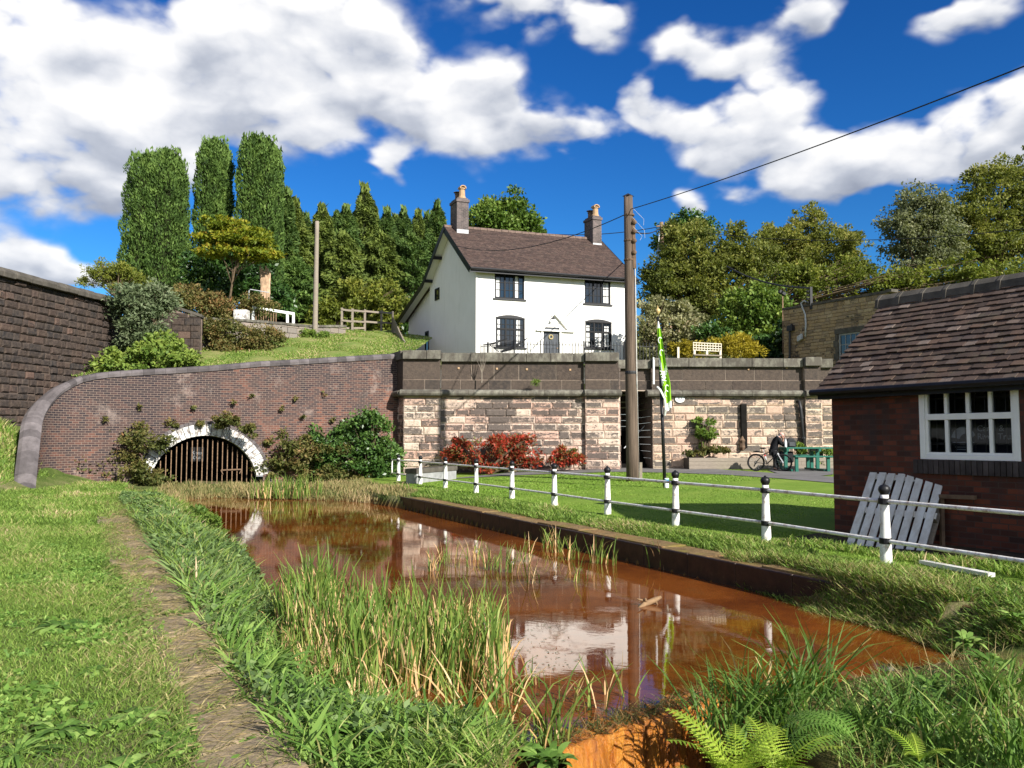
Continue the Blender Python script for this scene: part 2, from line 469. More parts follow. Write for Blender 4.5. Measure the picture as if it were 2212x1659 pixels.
    lit = n.ma('ADD', n.ma('MULTIPLY', g, .42), n.ma('ADD', rel, .63))
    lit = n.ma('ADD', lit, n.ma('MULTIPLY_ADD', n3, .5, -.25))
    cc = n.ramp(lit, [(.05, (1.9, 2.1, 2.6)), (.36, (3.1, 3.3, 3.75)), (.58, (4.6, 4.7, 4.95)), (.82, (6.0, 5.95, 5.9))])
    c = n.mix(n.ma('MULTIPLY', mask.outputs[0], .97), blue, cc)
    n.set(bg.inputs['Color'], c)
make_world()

sc.view_settings.view_transform = 'Standard'; sc.view_settings.look = 'None'; sc.view_settings.exposure = .85; sc.view_settings.gamma = 1
cy = sc.cycles
cy.max_bounces = 6; cy.diffuse_bounces = 3; cy.glossy_bounces = 3; cy.transmission_bounces = 4; cy.transparent_max_bounces = 6
cy.caustics_reflective = False; cy.caustics_refractive = False
cy.use_denoising = True
try: cy.denoiser = 'OPENIMAGEDENOISE'
except Exception: pass
cy.sample_clamp_indirect = 6

# ------------------------------------------------------------------ materials
def stone_mat(name, light, darkc, joint=1., stain=(.028, .026, .025), amt=1., bias=.0):
    n = N(name, .9, .2)
    base = n.ramp(n.attr('tint'), light)
    base = n.mix(n.ramp(n.noise(7, 5), [(.35, 0.), (.75, .4)]), base, (.16, .12, .09))
    p = n.noise(6.5, 8, .78, n.pos((1, 1, 1.6))); p2 = n.noise(24, 5, .75)
    s = n.ma('ADD', n.ma('MULTIPLY', p, 1.9), n.ma('MULTIPLY', p2, .7))
    s = n.ma('ADD', s, n.ma('MULTIPLY', n.ma('SUBTRACT', n.noise(.55, 4, .6), .5), 1.3))
    s = n.ma('ADD', s, n.ma('MULTIPLY_ADD', n.attr('dark'), amt, bias - 1.83))
    m = n.ramp(s, [(.0, 0.), (.16, 1.)])
    c = n.mix(n.ma('MULTIPLY', m, .93), base, n.mix(n.noise(9, 4), stain, darkc))
    n.col(c); n.bump(n.ma('ADD', n.noise(16, 7, .7), n.ma('MULTIPLY', p, .8)), .9, .03)
    return n.m
M_STONE = stone_mat('ashlar_pink_sandstone', [(.0, (.56, .36, .28)), (.25, (.60, .44, .35)), (.5, (.60, .50, .40)), (.75, (.52, .33, .26)), (1, (.46, .38, .31))], (.125, .104, .092), stain=(.050, .043, .039), bias=.30)
M_STONE_YEL = stone_mat('ashlar_buff_sandstone', [(.0, (.56, .40, .28)), (.3, (.58, .42, .32)), (.6, (.60, .50, .37)), (.8, (.54, .36, .27)), (1, (.46, .39, .29))], (.145, .125, .108), stain=(.060, .052, .046), bias=.24)
M_PARA = stone_mat('parapet_blackened_stone', [(.0, (0.053, 0.041, 0.035)), (.5, (0.071, 0.055, 0.045)), (1., (0.041, 0.035, 0.032))], (0.038, 0.034, 0.032), amt=.5)
def lichen_stone(name, base, lich):
    n = N(name, .92, .15)
    c = n.mix(n.ramp(n.noise(3.2, 8, .7, n.pos((1, 1, .6))), [(.44, 0.), (.62, 1.)]), base, lich)
    c = n.mix(n.ramp(n.noise(2., 6, .7, n.pos((4, 4, .5))), [(.5, 0.), (.75, .75)]), c, (.05, .047, .043))
    c = n.mix(1., c, n.ma('MULTIPLY_ADD', n.attr('tint'), .5, .75), 'MULTIPLY')
    n.col(c); n.bump(n.noise(18, 6, .7), .6, .02); return n.m
M_COPE = lichen_stone('lichened_coping_stone', (.095, .085, .070), (.19, .18, .145))
M_MORTAR = plain('mortar', (.36, .29, .23), .95, .1)
M_DMORT = plain('dark_mortar', (.17, .13, .105), .95, .1)
M_LWALL = stone_mat('dark_coursed_stone', [(.0, (0.043, 0.032, 0.027)), (.3, (0.030, 0.026, 0.025)), (.6, (0.056, 0.038, 0.030)), (.85, (0.026, 0.024, 0.024)), (.97, (0.094, 0.060, 0.047)), (1, (0.122, 0.075, 0.058))], (0.036, 0.030, 0.028), amt=.6)
M_UPWALL = stone_mat('grey_coursed_stone', [(.0, (.26, .22, .18)), (.5, (.20, .18, .16)), (1, (.30, .24, .20))], (.09, .08, .07), amt=.35)
M_BUFF = stone_mat('buff_building_stone', [(.0, (.36, .25, .13)), (.4, (.42, .30, .165)), (.7, (.22, .16, .10)), (1, (.48, .36, .21))], (.055, .045, .035), amt=.72)

def brick_uv(name, cols, mortar, sc_=1., bw=.235, bh=.086, white=True, shift=-.52):
    n = N(name, .9, .15)
    uv = n.nd('UVMap').outputs[0]
    b = n.nd('TexBrick'); n.set(b.inputs['Vector'], uv); b.inputs['Scale'].default_value = sc_
    b.inputs['Brick Width'].default_value = bw; b.inputs['Row Height'].default_value = bh; b.inputs['Mortar Size'].default_value = .0085
    b.inputs['Mortar Smooth'].default_value = .2; b.inputs['Bias'].default_value = 0
    n.set(b.inputs['Color1'], (0, 0, 0)); n.set(b.inputs['Color2'], (1, 1, 1)); n.set(b.inputs['Mortar'], (.5, .5, .5))
    big = n.noise(.32, 4, .6)
    t = n.ma('ADD', n.ma('MULTIPLY', b.outputs['Color'], .55), n.ma('MULTIPLY_ADD', big, 1.5, shift), clamp=True)
    if white:
        sx = n.nd('SeparateXYZ'); n.set(sx.inputs[0], n.pos())
        t = n.ma('ADD', t, n.ma('MULTIPLY', n.ma('SUBTRACT', sx.outputs[0], -11.5), .035)); t = n.ma('ADD', t, n.ma('MULTIPLY', n.ma('SUBTRACT', sx.outputs[2], 2.3), -.10), clamp=True)
    c = n.ramp(t, cols)
    if white:
        sx = n.nd('SeparateXYZ'); n.set(sx.inputs[0], uv)
        eff = n.ramp(n.ma('ADD', n.noise(.9, 5, .65), n.ma('MULTIPLY', n.noise(11, 4, .6), .35)), [(.74, 0.), (.90, .55)])
        c = n.mix(eff, c, (.40, .32, .28))
    c = n.mix(n.ramp(n.noise(1.6, 6, .7, n.pos((1, 1, .5))), [(.46, 0.), (.68, .75)]), c, (.040, .034, .035))
    c = n.mix(n.ramp(n.noise(1.3, 5, .65, n.pos((2.5, 2.5, .22))), [(.52, 0.), (.72, .55)]), c, (.045, .038, .038))
    c = n.mix(n.ma('MULTIPLY', b.outputs['Fac'], .8), c, mortar)
    n.col(c); n.bump(n.ma('SUBTRACT', n.noise(30, 4), n.ma('MULTIPLY', b.outputs['Fac'], 1.2)), .5, .012); return n.m
M_BRICK = brick_uv('tunnel_brick', [(.0, (.036, .028, .032)), (.30, (.060, .040, .040)), (.55, (.105, .056, .046)), (.8, (.18, .078, .054)), (1., (.26, .12, .085))], (.25, .19, .15), shift=-.62)
M_HUTBR = brick_uv('hut_brick', [(.0, (0.036, 0.020, 0.017)), (.35, (0.072, 0.027, 0.019)), (.6, (0.137, 0.041, 0.024)), (.85, (0.194, 0.059, 0.035)), (1., (0.238, 0.084, 0.043))], (0.061, 0.043, 0.036), bw=.24, bh=.083, white=False)
M_CHBR = brick_uv('chimney_brick', [(.0, (.07, .06, .06)), (.5, (.13, .105, .10)), (1., (.20, .15, .14))], (.2, .18, .16), white=False)
def wrender():
    n = N('white_render', .88, .15)
    c = n.mix(n.ramp(n.noise(.9, 6, .65), [(.4, 0.), (.75, .5)]), (.81, .79, .745), (.70, .68, .63))
    c = n.mix(n.ramp(n.noise(1.6, 6, .7, n.pos((2.5, 2.5, .25))), [(.56, 0.), (.78, .35)]), c, (.50, .48, .43))
    n.col(c); n.bump(n.ma('ADD', n.noise(9, 5), n.noise(30, 4)), .35, .012); return n.m
M_WHITE = wrender()
def wpaint(name, rust, c=(.80, .79, .75)):
    n = N(name, .45, .4)
    k = n.mix(n.ramp(n.noise(9, 7, .75), [(.60 - rust * .2, 0.), (.72, 1.)]), c, (.24, .105, .04))
    k = n.mix(n.ramp(n.noise(60, 3), [(.62, 0.), (.72, .6)]), k, (.45, .36, .27)); n.col(k); n.bump(n.noise(30, 5), .15, .005); return n.m
M_WPAINT = wpaint('white_paint_rusting', .45); M_RAIL = wpaint('white_rail_rusting', .62)
M_CLEANW = plain('white_gloss_paint', (.82, .82, .80), .4, .5, .05, 4, .05)
M_ARCH = (lambda n: (n.col(n.mix(n.ramp(n.noise(6, 8, .75), [(.47, 0.), (.58, .9)]), n.mix(n.noise(30, 3), (.74, .73, .69), (.50, .49, .46)), (.16, .13, .115))), n.bump(n.noise(14, 6), .8, .03), n.m)[-1])(N('flaking_whitewash', .9, .15))
M_BLACK = plain('black_gloss_paint', (.010, .010, .011), .45, .3, .3, 8, .1)
M_BLACKM = plain('black_window_paint', (.012, .012, .013), .6, .2, .2, 8, .05)
M_DOOR = plain('black_door_paint', (.035, .042, .052), .45, .4, .2, 6, .05)
M_GLASS = (lambda n: (n.col((.012, .016, .022)), n.m)[-1])(N('dark_window_glass', .03, .9))
M_GLASSH = (lambda n: (n.col((.010, .011, .012)), n.m)[-1])(N('hut_window_glass', .06, .25))
M_CURT = plain('pale_curtain', (.62, .62, .60), .9, .1, .2, 12, .2)
M_POLE = (lambda n: (n.col(n.mix(n.ramp(n.noise(1.2, 8, .7, n.pos((14, 14, .5))), [(.35, 0.), (.7, 1.)]), (.055, .040, .030), (.185, .135, .10))), n.bump(n.noise(1.5, 7, .7, n.pos((30, 30, .6))), .8, .02), n.m)[-1])(N('weathered_pole_wood', .85, .2))
M_WOOD = (lambda n: (n.col(n.mix(n.noise(3, 7, .7, n.pos((2, 2, 9))), (.13, .105, .08), (.36, .31, .25))), n.bump(n.noise(4, 6, .7, n.pos((3, 3, 14))), .5, .01), n.m)[-1])(N('grey_weathered_wood', .85, .2))
M_PLANK = plain('dull_brown_plank', (.13, .085, .055), .85, .2, .4, 5, .3)
M_PALLET = (lambda n: (n.col(n.mix(n.ramp(n.noise(5, 7, .7, n.pos((1, 1, .4))), [(.4, 0.), (.75, .8)]), (.66, .66, .63), (.38, .33, .27))), n.bump(n.noise(20, 6), .3, .006), n.m)[-1])(N('whitewashed_pallet_wood', .8, .2))
M_BARK = plain('bark', (.085, .06, .042), .9, .15, .4, 4, .7, bs=14)
M_STEM = plain('brown_stem', (.11, .08, .05), .9, .15, .3, 9, .2)
M_GREEN = plain('green_bench_paint', (.006, .105, .072), .5, .4, .12, 5, .08)
M_IRON = plain('black_iron', (.02, .02, .022), .5, .4, .3, 20, .1)
M_RUST = plain('rusty_bar', (.22, .14, .085), .7, .3, .5, 14, .2)
M_CABLE = plain('black_cable', (.02, .02, .022), .6, .3, .1, 2, 0)
M_TARM = plain('path_tarmac', (.155, .148, .14), .95, .15, .18, 1.3, .4, bs=60)
M_GREYBOX = plain('grey_concrete', (.27, .27, .265), .85, .2, .2, 5, .3)
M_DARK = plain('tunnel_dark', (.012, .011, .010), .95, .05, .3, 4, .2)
M_LEAD = plain('pale_lead', (.42, .43, .44), .6, .4, .2, 6, .1)
M_POT = plain('buff_clay', (0.400, 0.264, 0.153), .85, .2, .2, 9, .2)
M_DPOT = plain('dark_clay', (.16, .11, .08), .85, .2, .3, 9, .2)
def tile_mat(name, stops, moss):
    n = N(name, .85, .25)
    c = n.ramp(n.attr('tint'), stops)
    c = n.mix(n.ramp(n.noise(3.3, 7, .7), [(.52, 0.), (.72, .7)]), c, moss)
    c = n.mix(n.ramp(n.noise(40, 4, .6), [(.4, 0.), (.75, .5)]), c, (.05, .038, .034))
    n.col(c); n.bump(n.noise(45, 5), .4, .008); return n.m
M_TILE = tile_mat('hut_roof_tile', [(.0, (.050, .034, .026)), (.35, (.082, .053, .040)), (.6, (.115, .072, .050)), (.85, (.065, .048, .042)), (.95, (.14, .10, .078)), (1., (.22, .17, .14))], (.10, .088, .055))
M_HTILE = tile_mat('house_roof_tile', [(.0, (.055, .037, .032)), (.5, (.080, .052, .043)), (1., (.108, .070, .056))], (.085, .068, .052))
M_RIDGE = plain('ridge_tile', (.15, .105, .085), .9, .2, .3, 5, .4)
M_DRIDGE = plain('grey_ridge_tile', (.085, .076, .062), .9, .2, .35, 4, .4)

def ground_mat(name, cols, sc1=1.1, sc2=24., b=.8):
    n = N(name, .95, .1)
    f = n.ma('ADD', n.ma('MULTIPLY', n.noise(sc1, 5, .6), .6), n.ma('MULTIPLY', n.noise(sc2, 5, .7), .5))
    n.col(n.ramp(f, cols)); n.bump(n.noise(sc2 * 1.6, 5, .7), b, .04); return n.m
def low_ground():
    n = N('bank_soil_and_turf', .95, .1)
    f = n.ma('ADD', n.ma('MULTIPLY', n.noise(.7, 5, .6), .6), n.ma('MULTIPLY', n.noise(18, 5, .7), .45))
    turf = n.ramp(f, [(.33, (.030, .045, .012)), (.45, (.070, .105, .022)), (.54, (.125, .145, .045)), (.64, (.22, .18, .10))])
    sz = n.nd('SeparateXYZ'); n.set(sz.inputs[0], n.pos())
    wet = n.nd('MapRange'); n.set(wet.inputs[0], n.ma('ADD', sz.outputs[2], n.ma('MULTIPLY_ADD', n.noise(3, 4), .2, -.1))); wet.inputs[1].default_value = -.42; wet.inputs[2].default_value = -.20
    mud = n.ramp(n.noise(5, 5), [(.3, (.07, .028, .010)), (.7, (.17, .075, .025))])
    n.col(n.mix(wet.outputs[0], mud, turf)); n.bump(n.noise(26, 5, .7), .7, .03); return n.m
M_GROUND = low_ground()
M_LAWN = ground_mat('mown_lawn', [(.30, (0.087, 0.159, 0.021)), (.5, (0.149, 0.242, 0.032)), (.68, (0.220, 0.300, 0.052)), (.85, (0.298, 0.306, 0.089))], .55, 34, .6)
M_HILL = ground_mat('hill_turf', [(.3, (.05, .07, .02)), (.5, (.10, .13, .035)), (.7, (.17, .165, .06))], .6, 12)
M_BANK = ground_mat('mown_bank_turf', [(.28, (0.071, 0.117, 0.025)), (.46, (0.130, 0.194, 0.041)), (.58, (0.195, 0.222, 0.062)), (.75, (0.352, 0.258, 0.151))], .7, 9)
def water_mat():
    n = N('rust_coloured_water', .015, .5)
    n.b.inputs['IOR'].default_value = 1.45
    f = n.ma('ADD', n.ma('MULTIPLY', n.noise(.45, 5, .6), .75), n.ma('MULTIPLY', n.noise(5, 6, .7), .3))
    c = n.ramp(f, [(.30, (.055, .014, .003)), (.46, (.10, .026, .005)), (.62, (.19, .054, .008)), (.78, (.15, .066, .02))])
    n.col(c)
    scum = n.ma('ADD', n.noise(1.1, 6, .7), n.ma('MULTIPLY', n.noise(9, 5, .7), .3))
    n.set(n.b.inputs['Roughness'], n.ramp(scum, [(.72, .02), (.86, .22)]))
    h = n.ma('ADD', n.noise(2.2, 3, .5, n.pos((1, 1.6, 1))), n.ma('MULTIPLY', n.noise(10, 3, .5, n.pos((1, 1.8, 1))), .35))
    n.bump(h, .05, .012); return n.m
M_WATER = water_mat()
def weir_mat():
    n = N('rust_deposit', .30, .6)
    f = n.noise(1.3, 7, .7, n.pos((9, 9, 1.2)))
    n.col(n.ramp(f, [(.3, (.14, .035, .004)), (.45, (.40, .125, .012)), (.62, (.62, .25, .03)), (.8, (.55, .33, .12))])); n.bump(n.noise(2, 7, .75, n.pos((12, 12, 2))), 1., .04); return n.m
M_WEIR = weir_mat()
def kerb_mat(name, rustc, straw, dark):
    n = N(name, .9, .2)
    c = n.ramp(n.noise(2.3, 7, .7), [(.3, dark), (.5, straw), (.7, rustc)])
    c = n.mix(n.ramp(n.noise(5.5, 8, .75, n.pos((1.5, 3.5, 1)), 1.2), [(.45, 0.), (.66, .8)]), c, tuple(x * 1.5 for x in straw))
    c = n.mix(n.ramp(n.noise(14, 6, .75), [(.5, 0.), (.68, .6)]), c, tuple(x * .45 for x in dark))
    c = n.mix(n.ramp(n.noise(1.7, 4), [(.52, 0.), (.7, .8)]), c, (.16, .14, .025))
    n.col(c); n.bump(n.noise(12, 7, .7), .8, .03); return n.m
M_KERBL = kerb_mat('straw_covered_kerb', (.23, .17, .11), (.26, .20, .125), (.10, .085, .07))
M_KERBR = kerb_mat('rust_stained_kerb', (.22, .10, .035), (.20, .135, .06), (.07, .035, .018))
M_KFACE = plain('shaded_wet_kerb_face', (.035, .018, .010), .5, .4, .5, 5, .5, bs=12)
# leaves
L_GRASS = leafmat('grass_blade', [(0, (0.071, 0.121, 0.020)), (.4, (0.159, 0.264, 0.042)), (.72, (0.270, 0.386, 0.075)), (.9, (0.476, 0.414, 0.183)), (1, (0.667, 0.486, 0.299))], .35, .55)
L_LAWN = leafmat('lawn_blade', [(0, (0.092, 0.172, 0.019)), (.5, (0.169, 0.296, 0.032)), (1, (0.291, 0.400, 0.081))], .3, .6)
L_DRY = leafmat('dry_grass', [(0, (0.130, 0.130, 0.046)), (.4, (0.221, 0.215, 0.078)), (.7, (0.338, 0.260, 0.117)), (1, (0.520, 0.390, 0.221))], .3, .7)
L_REED = leafmat('reed_blade', [(0, (0.073, 0.132, 0.023)), (.45, (0.162, 0.258, 0.046)), (.68, (0.308, 0.362, 0.082)), (.78, (0.680, 0.417, 0.179)), (1, (0.800, 0.556, 0.308))], .35, .5, big=1.5)
L_SEDGE = leafmat('sedge_blade', [(0, (0.052, 0.112, 0.020)), (.5, (0.131, 0.239, 0.043)), (.85, (0.278, 0.373, 0.086)), (1, (0.592, 0.448, 0.209))], .35, .55, .22, big=1.5)
L_WEED = leafmat('broad_leaf', [(0, (0.061, 0.127, 0.020)), (.5, (0.148, 0.269, 0.049)), (1, (0.295, 0.418, 0.104))], .3, .6, .2, big=1.)
L_HERB = leafmat('grey_green_herb', [(0, (0.047, 0.083, 0.025)), (.5, (0.115, 0.188, 0.055)), (1, (0.230, 0.315, 0.110))], .3, .6)
L_FERN = leafmat('fern_frond', [(0, (0.130, 0.247, 0.019)), (.5, (0.286, 0.442, 0.039)), (1, (0.468, 0.559, 0.078))], .45, .55, big=1.)
L_FERND = leafmat('shaded_fern_frond', [(0, (0.056, 0.140, 0.021)), (.5, (0.140, 0.280, 0.042)), (1, (0.252, 0.378, 0.084))], .4, .55, big=1.)
L_LEYL = leafmat('cypress_green', [(0, (0.029, 0.058, 0.015)), (.4, (0.075, 0.137, 0.027)), (.75, (0.143, 0.227, 0.048)), (1, (0.234, 0.312, 0.075))], .25, .7)
L_LAWS = leafmat('yellowish_conifer', [(0, (.035, .055, .012)), (.4, (.095, .135, .024)), (.75, (.17, .215, .04)), (1, (.27, .29, .07))], .25, .7)
L_DCON = leafmat('deep_conifer', [(0, (0.026, 0.054, 0.014)), (.5, (0.082, 0.144, 0.031)), (1, (0.204, 0.270, 0.066))], .25, .7)
L_OAK = leafmat('autumn_olive', [(0, (.055, .075, .016)), (.4, (.15, .175, .034)), (.7, (.27, .27, .06)), (.9, (.38, .32, .09)), (1, (.38, .24, .08))], .38, .6)
L_GRN = leafmat('mid_green_leaf', [(0, (0.039, 0.078, 0.012)), (.5, (0.105, 0.180, 0.028)), (1, (0.263, 0.329, 0.062))], .3, .6)
L_DKG = leafmat('dark_glossy_leaf', [(0, (0.018, 0.046, 0.010)), (.5, (0.053, 0.115, 0.023)), (1, (0.150, 0.246, 0.051))], .2, .4, .4)
L_YG = leafmat('yellow_green_leaf', [(0, (0.068, 0.090, 0.013)), (.45, (0.158, 0.192, 0.028)), (.8, (0.293, 0.287, 0.050)), (1, (0.450, 0.340, 0.055))], .35, .6)
L_BIRCH = leafmat('birch_grey_green', [(0, (.06, .08, .035)), (.5, (.16, .18, .085)), (1, (.30, .30, .16))], .38, .6)
L_BUDD = leafmat('grey_green_leaf', [(0, (0.035, 0.057, 0.025)), (.5, (0.105, 0.142, 0.063)), (.85, (0.224, 0.257, 0.147)), (1, (0.420, 0.432, 0.308))], .2, .65)
L_MAPLE = leafmat('yellow_maple_leaf', [(0, (.06, .095, .010)), (.4, (.15, .20, .016)), (.72, (.29, .29, .025)), (.92, (.42, .28, .035)), (1, (.45, .13, .03))], .4, .6)
L_BRAM = leafmat('bramble_leaf', [(0, (.03, .05, .012)), (.4, (.09, .105, .025)), (.7, (.17, .14, .045)), (.88, (.26, .15, .06)), (1, (.30, .09, .035))], .25, .6)
L_RED = leafmat('scarlet_leaf', [(0, (.06, .06, .02)), (.30, (.12, .09, .03)), (.42, (.30, .045, .022)), (.62, (.42, .05, .028)), (.72, (.22, .13, .04)), (.85, (.12, .15, .04)), (1, (.18, .20, .07))], .3, .5)
L_VARI = leafmat('variegated_leaf', [(0, (.08, .09, .035)), (.4, (.22, .22, .10)), (.75, (.38, .36, .20)), (.92, (.42, .29, .20)), (1, (.30, .16, .12))], .3, .6)
L_GOLD = leafmat('golden_shrub_leaf', [(0, (.14, .12, .012)), (.5, (.34, .27, .02)), (1, (.50, .40, .05))], .3, .6)

# ------------------------------------------------------------------ ground, water, kerbs
def sheet(name, fx, xs, ys, mat, kind='structure', keep=None):
    X, Y = np.meshgrid(xs, ys); Z = fx(X, Y)
    V = np.stack([X, Y, Z], -1).reshape(-1, 3); nx = len(xs)
    i = np.arange(len(ys) - 1)[:, None] * nx + np.arange(nx - 1)[None]; i = i.ravel()
    Q = np.stack([i, i + 1, i + nx + 1, i + nx], 1)
    if keep is not None:
        c = V[Q].mean(1); Q = Q[keep(c[:, 0], c[:, 1])]
    o = mesh_np(name, V, Q, mat, smooth=True); tag(o, kind=kind); return o

def grade(lo, hi, fine, mid, coarse, c0, c1):
    a = [lo]
    while a[-1] < hi:
        x = a[-1]; st = fine if c0 <= x <= c1 else coarse
        if not (c0 <= x <= c1):
            d = min(abs(x - c0), abs(x - c1)); st = min(coarse, max(fine, d * .35 + fine))
        a.append(x + st)
    return np.array(a)
xs = grade(-300, 300, .14, .3, 40, -14, 9); ys = grade(-200, 38.5, .14, .3, 40, 3, 30)
sheet('ground', zlow, xs, ys, M_GROUND, keep=lambda x, y: ~((x < -14) & (y > 33)))
# mown lawn, laid just above the ground
def lawn_keep(x, y): d = dc(x, y); return (d > -.55) & (y > 10)
gx_ = grade(-7, 40, .3, .3, 3, -6, 16); gy_ = grade(2, 37.5, .3, .3, 2, 5, 37)
def lawn_z(X, Y): return zlow(X, Y) + .012
sheet('lawn', lawn_z, gx_, gy_, M_LAWN, keep=lambda x, y: (dc(x, y) > -.45) & (y > 5))
# tarmac footpath between the two lawns
pa = [(905, 1042), (960, 1036), (1080, 1029), (1200, 1024), (1330, 1020), (1450, 1022), (1560, 1026), (1680, 1034), (1800, 1044), (1960, 1058)]
pb = [(1010, 1031), (1060, 1026), (1130, 1019), (1240, 1009), (1345, 999), (1420, 1002), (1530, 1013), (1660, 1022), (1800, 1031), (1960, 1041)]
mb = MB()
A = [gnd(*p) for p in pa]; B_ = [gnd(*p) for p in pb]
def resamp(L, k=6):
    out = []
    for i in range(len(L) - 1):
        for j in range(k): out.append(L[i].lerp(L[i + 1], j / k))
    return out + [L[-1]]
A, B_ = resamp(A), resamp(B_)
V = []; Q = []
for i, (a, b) in enumerate(zip(A, B_)):
    for j in range(7):
        p = a.lerp(b, j / 6); V.append((p.x, p.y, zl1(p.x, p.y) + .03))
for i in range(len(A) - 1):
    for j in range(6): Q.append((i * 7 + j, i * 7 + j + 1, i * 7 + 8 + j, i * 7 + 7 + j))
PATHP = np.array([(p.x, p.y) for p in A] + [(p.x, p.y) for p in reversed(B_)])
tag(mesh_np('footpath', V, Q, M_TARM, smooth=True), kind='structure')
# canal water
WP = np.array([(-2.2, 5.9), (-.6, 5.95), (.35, 5.82), (1.46, 6.76), (2.3, 6.85), (4.9, 7.2), (5.0, 9.3), (3.9, 12.2), (3.25, 12.3), (-3.2, 25.2), (-2.6, 27.6), (-7, 30.5), (-12.5, 31), (-13.2, 28.5), (-9.6, 20.5), (-6.0, 13), (-3.7, 8)])
mb = MB(); mb.face([(x, y, -.40) for x, y in WP], .5); tag(mb.build('canal_water', M_WATER), kind='structure')
# kerb of the right bank: worn stones, wet face with shade in its colour
mb = MB(); s = -6.
while s < 15.6:
    l = random.uniform(1.0, 1.7); s1 = min(s + l, 15.7)
    dz = random.uniform(-.015, .015); dx = random.uniform(-.02, .02)
    q = [from_ds(-1.42 + dx, s), from_ds(-.92, s), from_ds(-.92, s1 - .012), from_ds(-1.42 + dx, s1 - .012)]
    mb.prism([(x, y, -.55) for x, y in q], (0, 0, .50 + dz)); s = s1
o = mb.build('kerb', M_KERBR, bev=.02); tag(o, kind='structure')
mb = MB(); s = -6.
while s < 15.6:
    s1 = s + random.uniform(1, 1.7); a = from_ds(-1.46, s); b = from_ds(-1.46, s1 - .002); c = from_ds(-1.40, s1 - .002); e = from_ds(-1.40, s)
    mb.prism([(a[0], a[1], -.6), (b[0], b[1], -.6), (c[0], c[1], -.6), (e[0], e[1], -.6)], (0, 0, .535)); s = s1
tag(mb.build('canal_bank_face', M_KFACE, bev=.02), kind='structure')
# kerb stones of the left bank
def lk(px, py): p = gnd(px, py, 0.02); return Vector((p.x, p.y, 0))
R0 = [(690, 1672), (560, 1480), (478, 1370), (405, 1262), (345, 1190), (300, 1140), (268, 1108)]
R1 = [(440, 1760), (430, 1530), (378, 1400), (312, 1270), (272, 1195), (245, 1142), (228, 1108)]
ro = [lk(*p) for p in R0]; ri = [lk(*p) for p in R1]
def along(L, n):
    d = [0]
    for i in range(len(L) - 1): d.append(d[-1] + (L[i + 1] - L[i]).length)
    return d
dl = along(ro, 0)
def samp(L, d, x):
    for i in range(len(d) - 1):
        if x <= d[i + 1]: return L[i].lerp(L[i + 1], (x - d[i]) / (d[i + 1] - d[i]))
    return L[-1]
mb = MB(); x = 0
while x < dl[-1]:
    x1 = min(x + random.uniform(.65, 1.35), dl[-1])
    jj = random.uniform(-.05, .05); jv = Vector((jj, jj * .5, 0)); a, b = samp(ro, dl, x) + jv, samp(ro, dl, x1 - .05) + jv + Vector((random.uniform(-.02, .02), 0, 0)); c = b + (samp(ri, dl, x1 - .05) - b).normalized() * random.uniform(.60, .66); e = a + (samp(ri, dl, x) - a).normalized() * random.uniform(.60, .66)
    dz = random.uniform(-.015, .02)
    mb.prism([Vector((p.x, p.y, -.3)) for p in (a, b, c, e)], (0, 0, .33 + dz)); x = x1
    if dl[-1] - x < .1: break
tag(mb.build('kerb_stones', M_KERBL, bev=.025), kind='structure')

# upper ground behind the walls
WD = Vector((.889, .458, 0)); W0 = Vector((-12.23, 33.2, 0))
def wpt(t): return W0 + WD * t
T0, T1 = -3.7, 8.1
def line_t(px): # wall parameter met in direction px
    k = (px - CX) / F
    return (k * W0.y - W0.x) / (WD.x - k * WD.y)
TOPS = [(850, 773), (780, 777), (700, 782), (620, 787), (560, 790), (450, 800), (350, 806), (280, 810), (225, 814)]
TT = [];
for (x, y) in TOPS:
    t = line_t(x); TT.append((t, at(x, y, wpt(t).y).z))
TT.sort()
def wall_top(t): return float(np.interp(t, [a for a, _ in TT], [b for _, b in TT]))
def zbank(x, y):
    w = Vector((x, y, 0)) - W0; dd = w.dot(Vector((-.458, .889, 0))) / (.458 * .436 + .889 * .9)
    t = (w - Vector((-.436, .9, 0)) * dd).dot(WD)
    return wall_top(t) - .18 + min(dd, 15.) * .215 + max(0, dd - 15) * .165
nx, ny = 60, 60
V = []; Q = []
for j in range(ny):
    f = (j / (ny - 1)) ** 1.6
    for i in range(nx):
        t = -3.9 + (8.0 + 3.9) * i / (nx - 1); w = wpt(t); z0 = wall_top(t)
        g_ = max(0., (t + 3.9) / 11.9) ** .7; q = w + Vector((-.436 + .295 * g_, .9, 0)) * (.3 + f * 55)
        dd = .3 + f * 55
        z = (z0 - .18 + .3 * .2 if f == 0 else zbank(q.x, q.y)) + (.05 * math.sin(q.x * 2.1) + .05 * math.sin(q.y * 1.7 + q.x)) * min(1, dd / 3)
        V.append((q.x, q.y, z))
for j in range(ny - 1):
    for i in range(nx - 1): a = j * nx + i; Q.append((a, a + 1, a + nx + 1, a + nx))
tag(mesh_np('grass_bank', V, Q, M_BANK, smooth=True), kind='structure')
def zterr(X, Y): return 4.95 + .95 * sst((Y - 37.5) / 8) + 7.5 * sst((Y - 57) / 40) + 0 * X
def tline(Y): return np.where(Y < 40, -4.3 - (Y - 37) * .35, -5.35 - (Y - 40) * .42)
V = []; Q = []; ysx = np.concatenate([np.linspace(37.1, 60, 40), np.linspace(62, 110, 14), np.array([150, 220, 400.])]); us = np.concatenate([np.linspace(0, 26, 40), np.linspace(30, 120, 12), np.array([250, 500.])])
for Y in ysx:
    x0 = float(tline(np.array(Y)))
    for u in us: V.append((x0 + u, Y, float(zterr(x0 + u, np.array(Y)))))
nx = len(us)
for j in range(len(ysx) - 1):
    for i in range(nx - 1): a = j * nx + i; Q.append((a, a + 1, a + nx + 1, a + nx))
